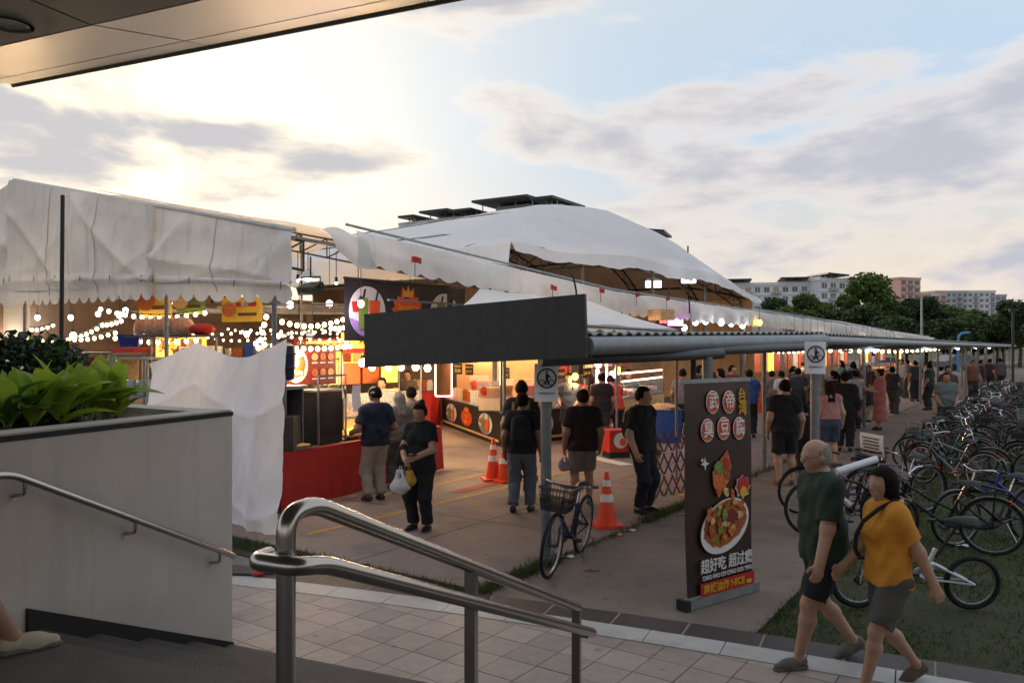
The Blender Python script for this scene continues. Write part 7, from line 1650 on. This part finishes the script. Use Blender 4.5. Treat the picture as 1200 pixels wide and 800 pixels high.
for i, a in enumerate((('tall spreading rain tree in front of the white block', 1024, 318, 95, 84, 1, 0), ('rounded tree left of the tall rain tree', 946, 341, 92, 58, 2, 0), ('low dark tree beside the white tent slope', 905, 346, 110, 52, 3, 1), ('dark tree right of the tall rain tree', 1085, 345, 90, 66, 4, 1), ('bushy tree behind the lamp post', 1118, 357, 95, 56, 5, 0), ('small tree in front of the far grey blocks', 1145, 362, 105, 44, 6, 1),
        ('large dark tree at the far end of the walkway', 1195, 350, 80, 62, 7, 1), ('low tree filling the gap under the pink tower', 1062, 358, 100, 50, 8, 0), ('low bushy tree under the white block', 985, 360, 88, 60, 9, 1), ('round low tree before the grey blocks', 1168, 366, 90, 46, 10, 0), ('big dark tree past the end of the walkway', 1240, 345, 85, 80, 11, 1), ('low hedge tree at the tent end', 930, 366, 84, 60, 12, 1), ('low hedge tree behind the walkway roof', 1045, 370, 84, 70, 13, 1), ('low hedge tree near the lamp post', 1110, 374, 84, 70, 14, 1), ('low hedge tree by the grey blocks', 1175, 380, 84, 60, 15, 0), ('broad tree beside the pink tower foot', 1050, 352, 97, 60, 16, 0), ('broad tree before the low pink block', 1105, 356, 99, 58, 17, 1), ('broad tree before the widest grey block', 1140, 368, 86, 62, 18, 0), ('leafy tree just right of the tent end', 965, 352, 96, 56, 19, 1), ('leafy tree left of the white wing block', 918, 358, 90, 50, 20, 0), ('full tree under the tall rain tree', 1015, 356, 86, 70, 21, 1))):
    tree(a[0], a[1], a[2], a[3], a[4] * 1.12, a[5], bool(a[6]), trunk=.22 if i < 11 else .08, density=1.15)
# ---- buildings
M('block_white', 'd6d6d8', .8, var=.06, scale=.05); M('block_pink', 'd8ac9e', .8, var=.06, scale=.05); M('block_grey', 'b2b8c0', .8, var=.06, scale=.05); M('win', '56606a', .25, var=.25, scale=.3, rand=.35); M('win_warm', 'a58a72', .5, var=.2, scale=.3); M('solar', '20242c', .35, var=.1); M('balc', 'a8a6a4', .8, var=.06)  # block wall colours paled to include the haze of distance
def block(label, c, az, w, dp, h, storeys, bays, mat, accents=None, canopies=(), name='apartment_block', balc=True):
    t = thing(name, label, 'building', c, az); m = MB(); m.box((0, dp / 2, h / 2), (w, dp, h)); m.build('wall', mat, t, smooth=False)
    fh = h / storeys; bw_ = w / bays; wm = MB().box((0, 0, 0), (bw_ * .52, .3, fh * .48)).mesh('window', 'win', smooth=False); wm2 = MB().box((0, 0, 0), (bw_ * .52, .3, fh * .48)).mesh('window', 'win_warm', smooth=False); bm_ = MB().box((0, 0, 0), (bw_ * .9, .9, fh * .28)).mesh('balcony', 'balc', smooth=False)
    fr_ = MB().bar((0, 0, -fh * .24), (0, 0, fh * .24), .12, .12).mesh('mullion', mat, smooth=False)
    z_vis = max(0, storeys - 7)
    for s_ in range(z_vis, storeys):
        for b_ in range(bays):
            x = -w / 2 + bw_ * (b_ + .5); z = fh * (s_ + .52); wn = link('window', wm2 if accents and (b_ in accents) else wm, t, V(x, -.02, z)); link('mullion', fr_, wn, V(0, -.12, 0))
            if balc and b_ % 3 == 1: link('balcony', bm_, t, V(x, -.45, fh * (s_ + .16)))
        MB().box((0, -.06, fh * (s_ + 1) - .12), (w + .2, .25, .24)).build('floor_band', mat, t, smooth=False)
    MB().box((0, dp / 2, h + .35), (w + .4, dp + .4, .7)).build('parapet', mat, t, smooth=False)
    for x0, x1, z_, tilt in canopies:
        k = MB(); k.obox(((x0 + x1) / 2, dp * .4, h + z_), ((x1 - x0) / 2, 0, 0), (0, dp * .55, 0), (0, 0, .22)); sp_ = k.build('roof_canopy', 'solar', t, smooth=False); sp_.rotation_euler = (0, tilt, 0)
        for x in np.linspace(x0 + .6, x1 - .6, 4): MB().tube([(x, dp * .1, h + .6), (x, dp * .1, h + z_)], .12, 5).build('canopy_post', 'block_grey', t)
        MB().box(((x0 + x1) / 2, dp * .5, h + z_ * .4), ((x1 - x0) * .6, dp * .5, z_ * .8)).build('plant_room', mat, t, smooth=False)
    return t
# block behind the dome (recedes to the left)
c_ = ap(610, 250, 150)
block('white apartment block with dark roof canopies behind the dome tent', V(-7.5, 154, 0), R(-32), 37, 12, 26.6, 9, 14, 'block_white', canopies=((-17.5, -13.5, 1.6, .0), (-12, -5, 2.1, 0), (-4.5, .5, 1.7, 0), (.8, 13.2, 3.0, 0), (13.8, 18.5, 2.3, 0)))
block('white end of a further apartment block right of the dome ridge', V(25.5, 160, 0), R(-20), 5, 9, 23.6, 9, 2, 'block_white', canopies=((-2.6, 2.4, 1.6, .12),))
c2 = ap(928, 330, 230); block('white apartment block with salmon panels beyond the trees', V(c2.x - 8, 232, 0), R(-14), 31, 12, 19.6, 7, 12, 'block_white', {3, 4, 7}, canopies=((-13, -3, 1.6, 0), (5, 13, 1.8, 0)))
c2 = ap(985, 330, 222); block('white tower wing with balconies beside the salmon-panelled block', V(c2.x, 224, 0), R(10), 11, 10, 20.2, 7, 4, 'block_white', None, canopies=((-5.5, 1, 1.6, .08), (2, 6.5, 1.0, .08)))
c2 = ap(1070, 325, 300); block('pink apartment tower rising behind the trees', V(c2.x, 302, 0), R(20), 10, 9, 27, 10, 3, 'block_pink', None)
c2 = ap(1100, 343, 330); block('low pink apartment block beside the pink tower', V(c2.x - 2, 332, 0), R(8), 14, 10, 23, 9, 5, 'block_pink', None)
for i, (px, yt, w, lab) in enumerate(((1118, 342, 15, 'grey-white slab block with balconies, shorter of the far three'), (1150, 341, 19, 'grey-white slab block with many windows, widest of the far three'), (1180, 345, 11, 'grey-white slab block at the end of the far three'))):
    c2 = ap(px, yt, 340); block(lab, V(c2.x, 342 + i * 4, 0), R(6 - 8 * i), w, 10, c2.z, 10, max(4, int(w / 2.2)), 'block_grey' if i != 1 else 'block_white', None)
# ---- lamp post, dark pole, blue pipe
p = ap(1080, 404, 60); lp = thing('street_lamp', 'tall slim pale street lamp post rising above the walkway roof', 'street lamp', V(p.x, 60, -.1)); hgt = 2.35 + (403 - 346) / F * 60; MB().tube([(0, 0, 0), (0, 0, hgt)], [.12, .07], 10).build('post', 'galv', lp); MB().tube([(0, 0, hgt), (.3, 0, hgt + .12), (.9, 0, hgt + .14)], .04, 6).build('arm', 'galv', lp); MB().box((1.0, 0, hgt + .13), (.6, .22, .1)).build('lamp_head', 'white', lp)
p = gp(1187, 470); lp = thing('dark_pole', 'thin dark pole standing among the parked bicycles', 'pole', V(p.x, p.y, -.05)); hgt = 2.35 + (403 - 362) / F * p.y; MB().tube([(0, 0, 0), (0, 0, hgt)], .055, 8).build('shaft', 'pole_dark', lp); MB().box((0, 0, hgt), (.3, .1, .12)).build('top_bracket', 'pole_dark', lp)
M('pipe_blue', '4a86b8', .4, var=.05); p = ap(1123, 405, 66); bp_ = thing('blue_crane_pipe', 'bent light blue pipe above the far walkway roof', 'pipe', V(p.x, 66, -.1)); MB().tube(rail_pts([(0, 0, 0), (0, 0, 3.05), (.25, 0, 3.35), (.95, 0, 3.4)], 4, .2), .1, 8).build('pipe', 'pipe_blue', bp_); MB().tube([(0, 0, 0), (0, 0, .1)], .25, 10).build('flange', 'pipe_blue', bp_)
# cars far along the road behind the walkway
for i, (px, Y, c, lab) in enumerate(((1040, 62, 'paint_white', 'white car parked far beyond the walkway posts'), (1125, 70, 'paint_grey', 'grey car parked far beyond the walkway posts'))):
    p = ap(px, 420, Y); t = thing('parked_car', lab, 'car', V(p.x, Y, 0), R(10), 'cars parked beyond the walkway'); k = MB()
    k.prism([(-2.1, -.85, .35), (2.1, -.85, .35), (2.15, -.85, .75), (1.2, -.85, .9), (.6, -.85, 1.4), (-1.1, -.85, 1.42), (-1.8, -.85, .95), (-2.15, -.85, .85)], (0, 1.7, 0)); k.build('body', c, t)
    MB().prism([(.95, -.87, .93), (.52, -.87, 1.32), (-1.0, -.87, 1.34), (-1.5, -.87, .95)], (0, 1.74, 0)).build('windows', 'win', t, smooth=False)
    for x in (-1.3, 1.3):
        for y in (-.8, .8): MB().tube([(x, y - .1, .32), (x, y + .1, .32)], .32, 16).build('wheel', 'tyre', t)
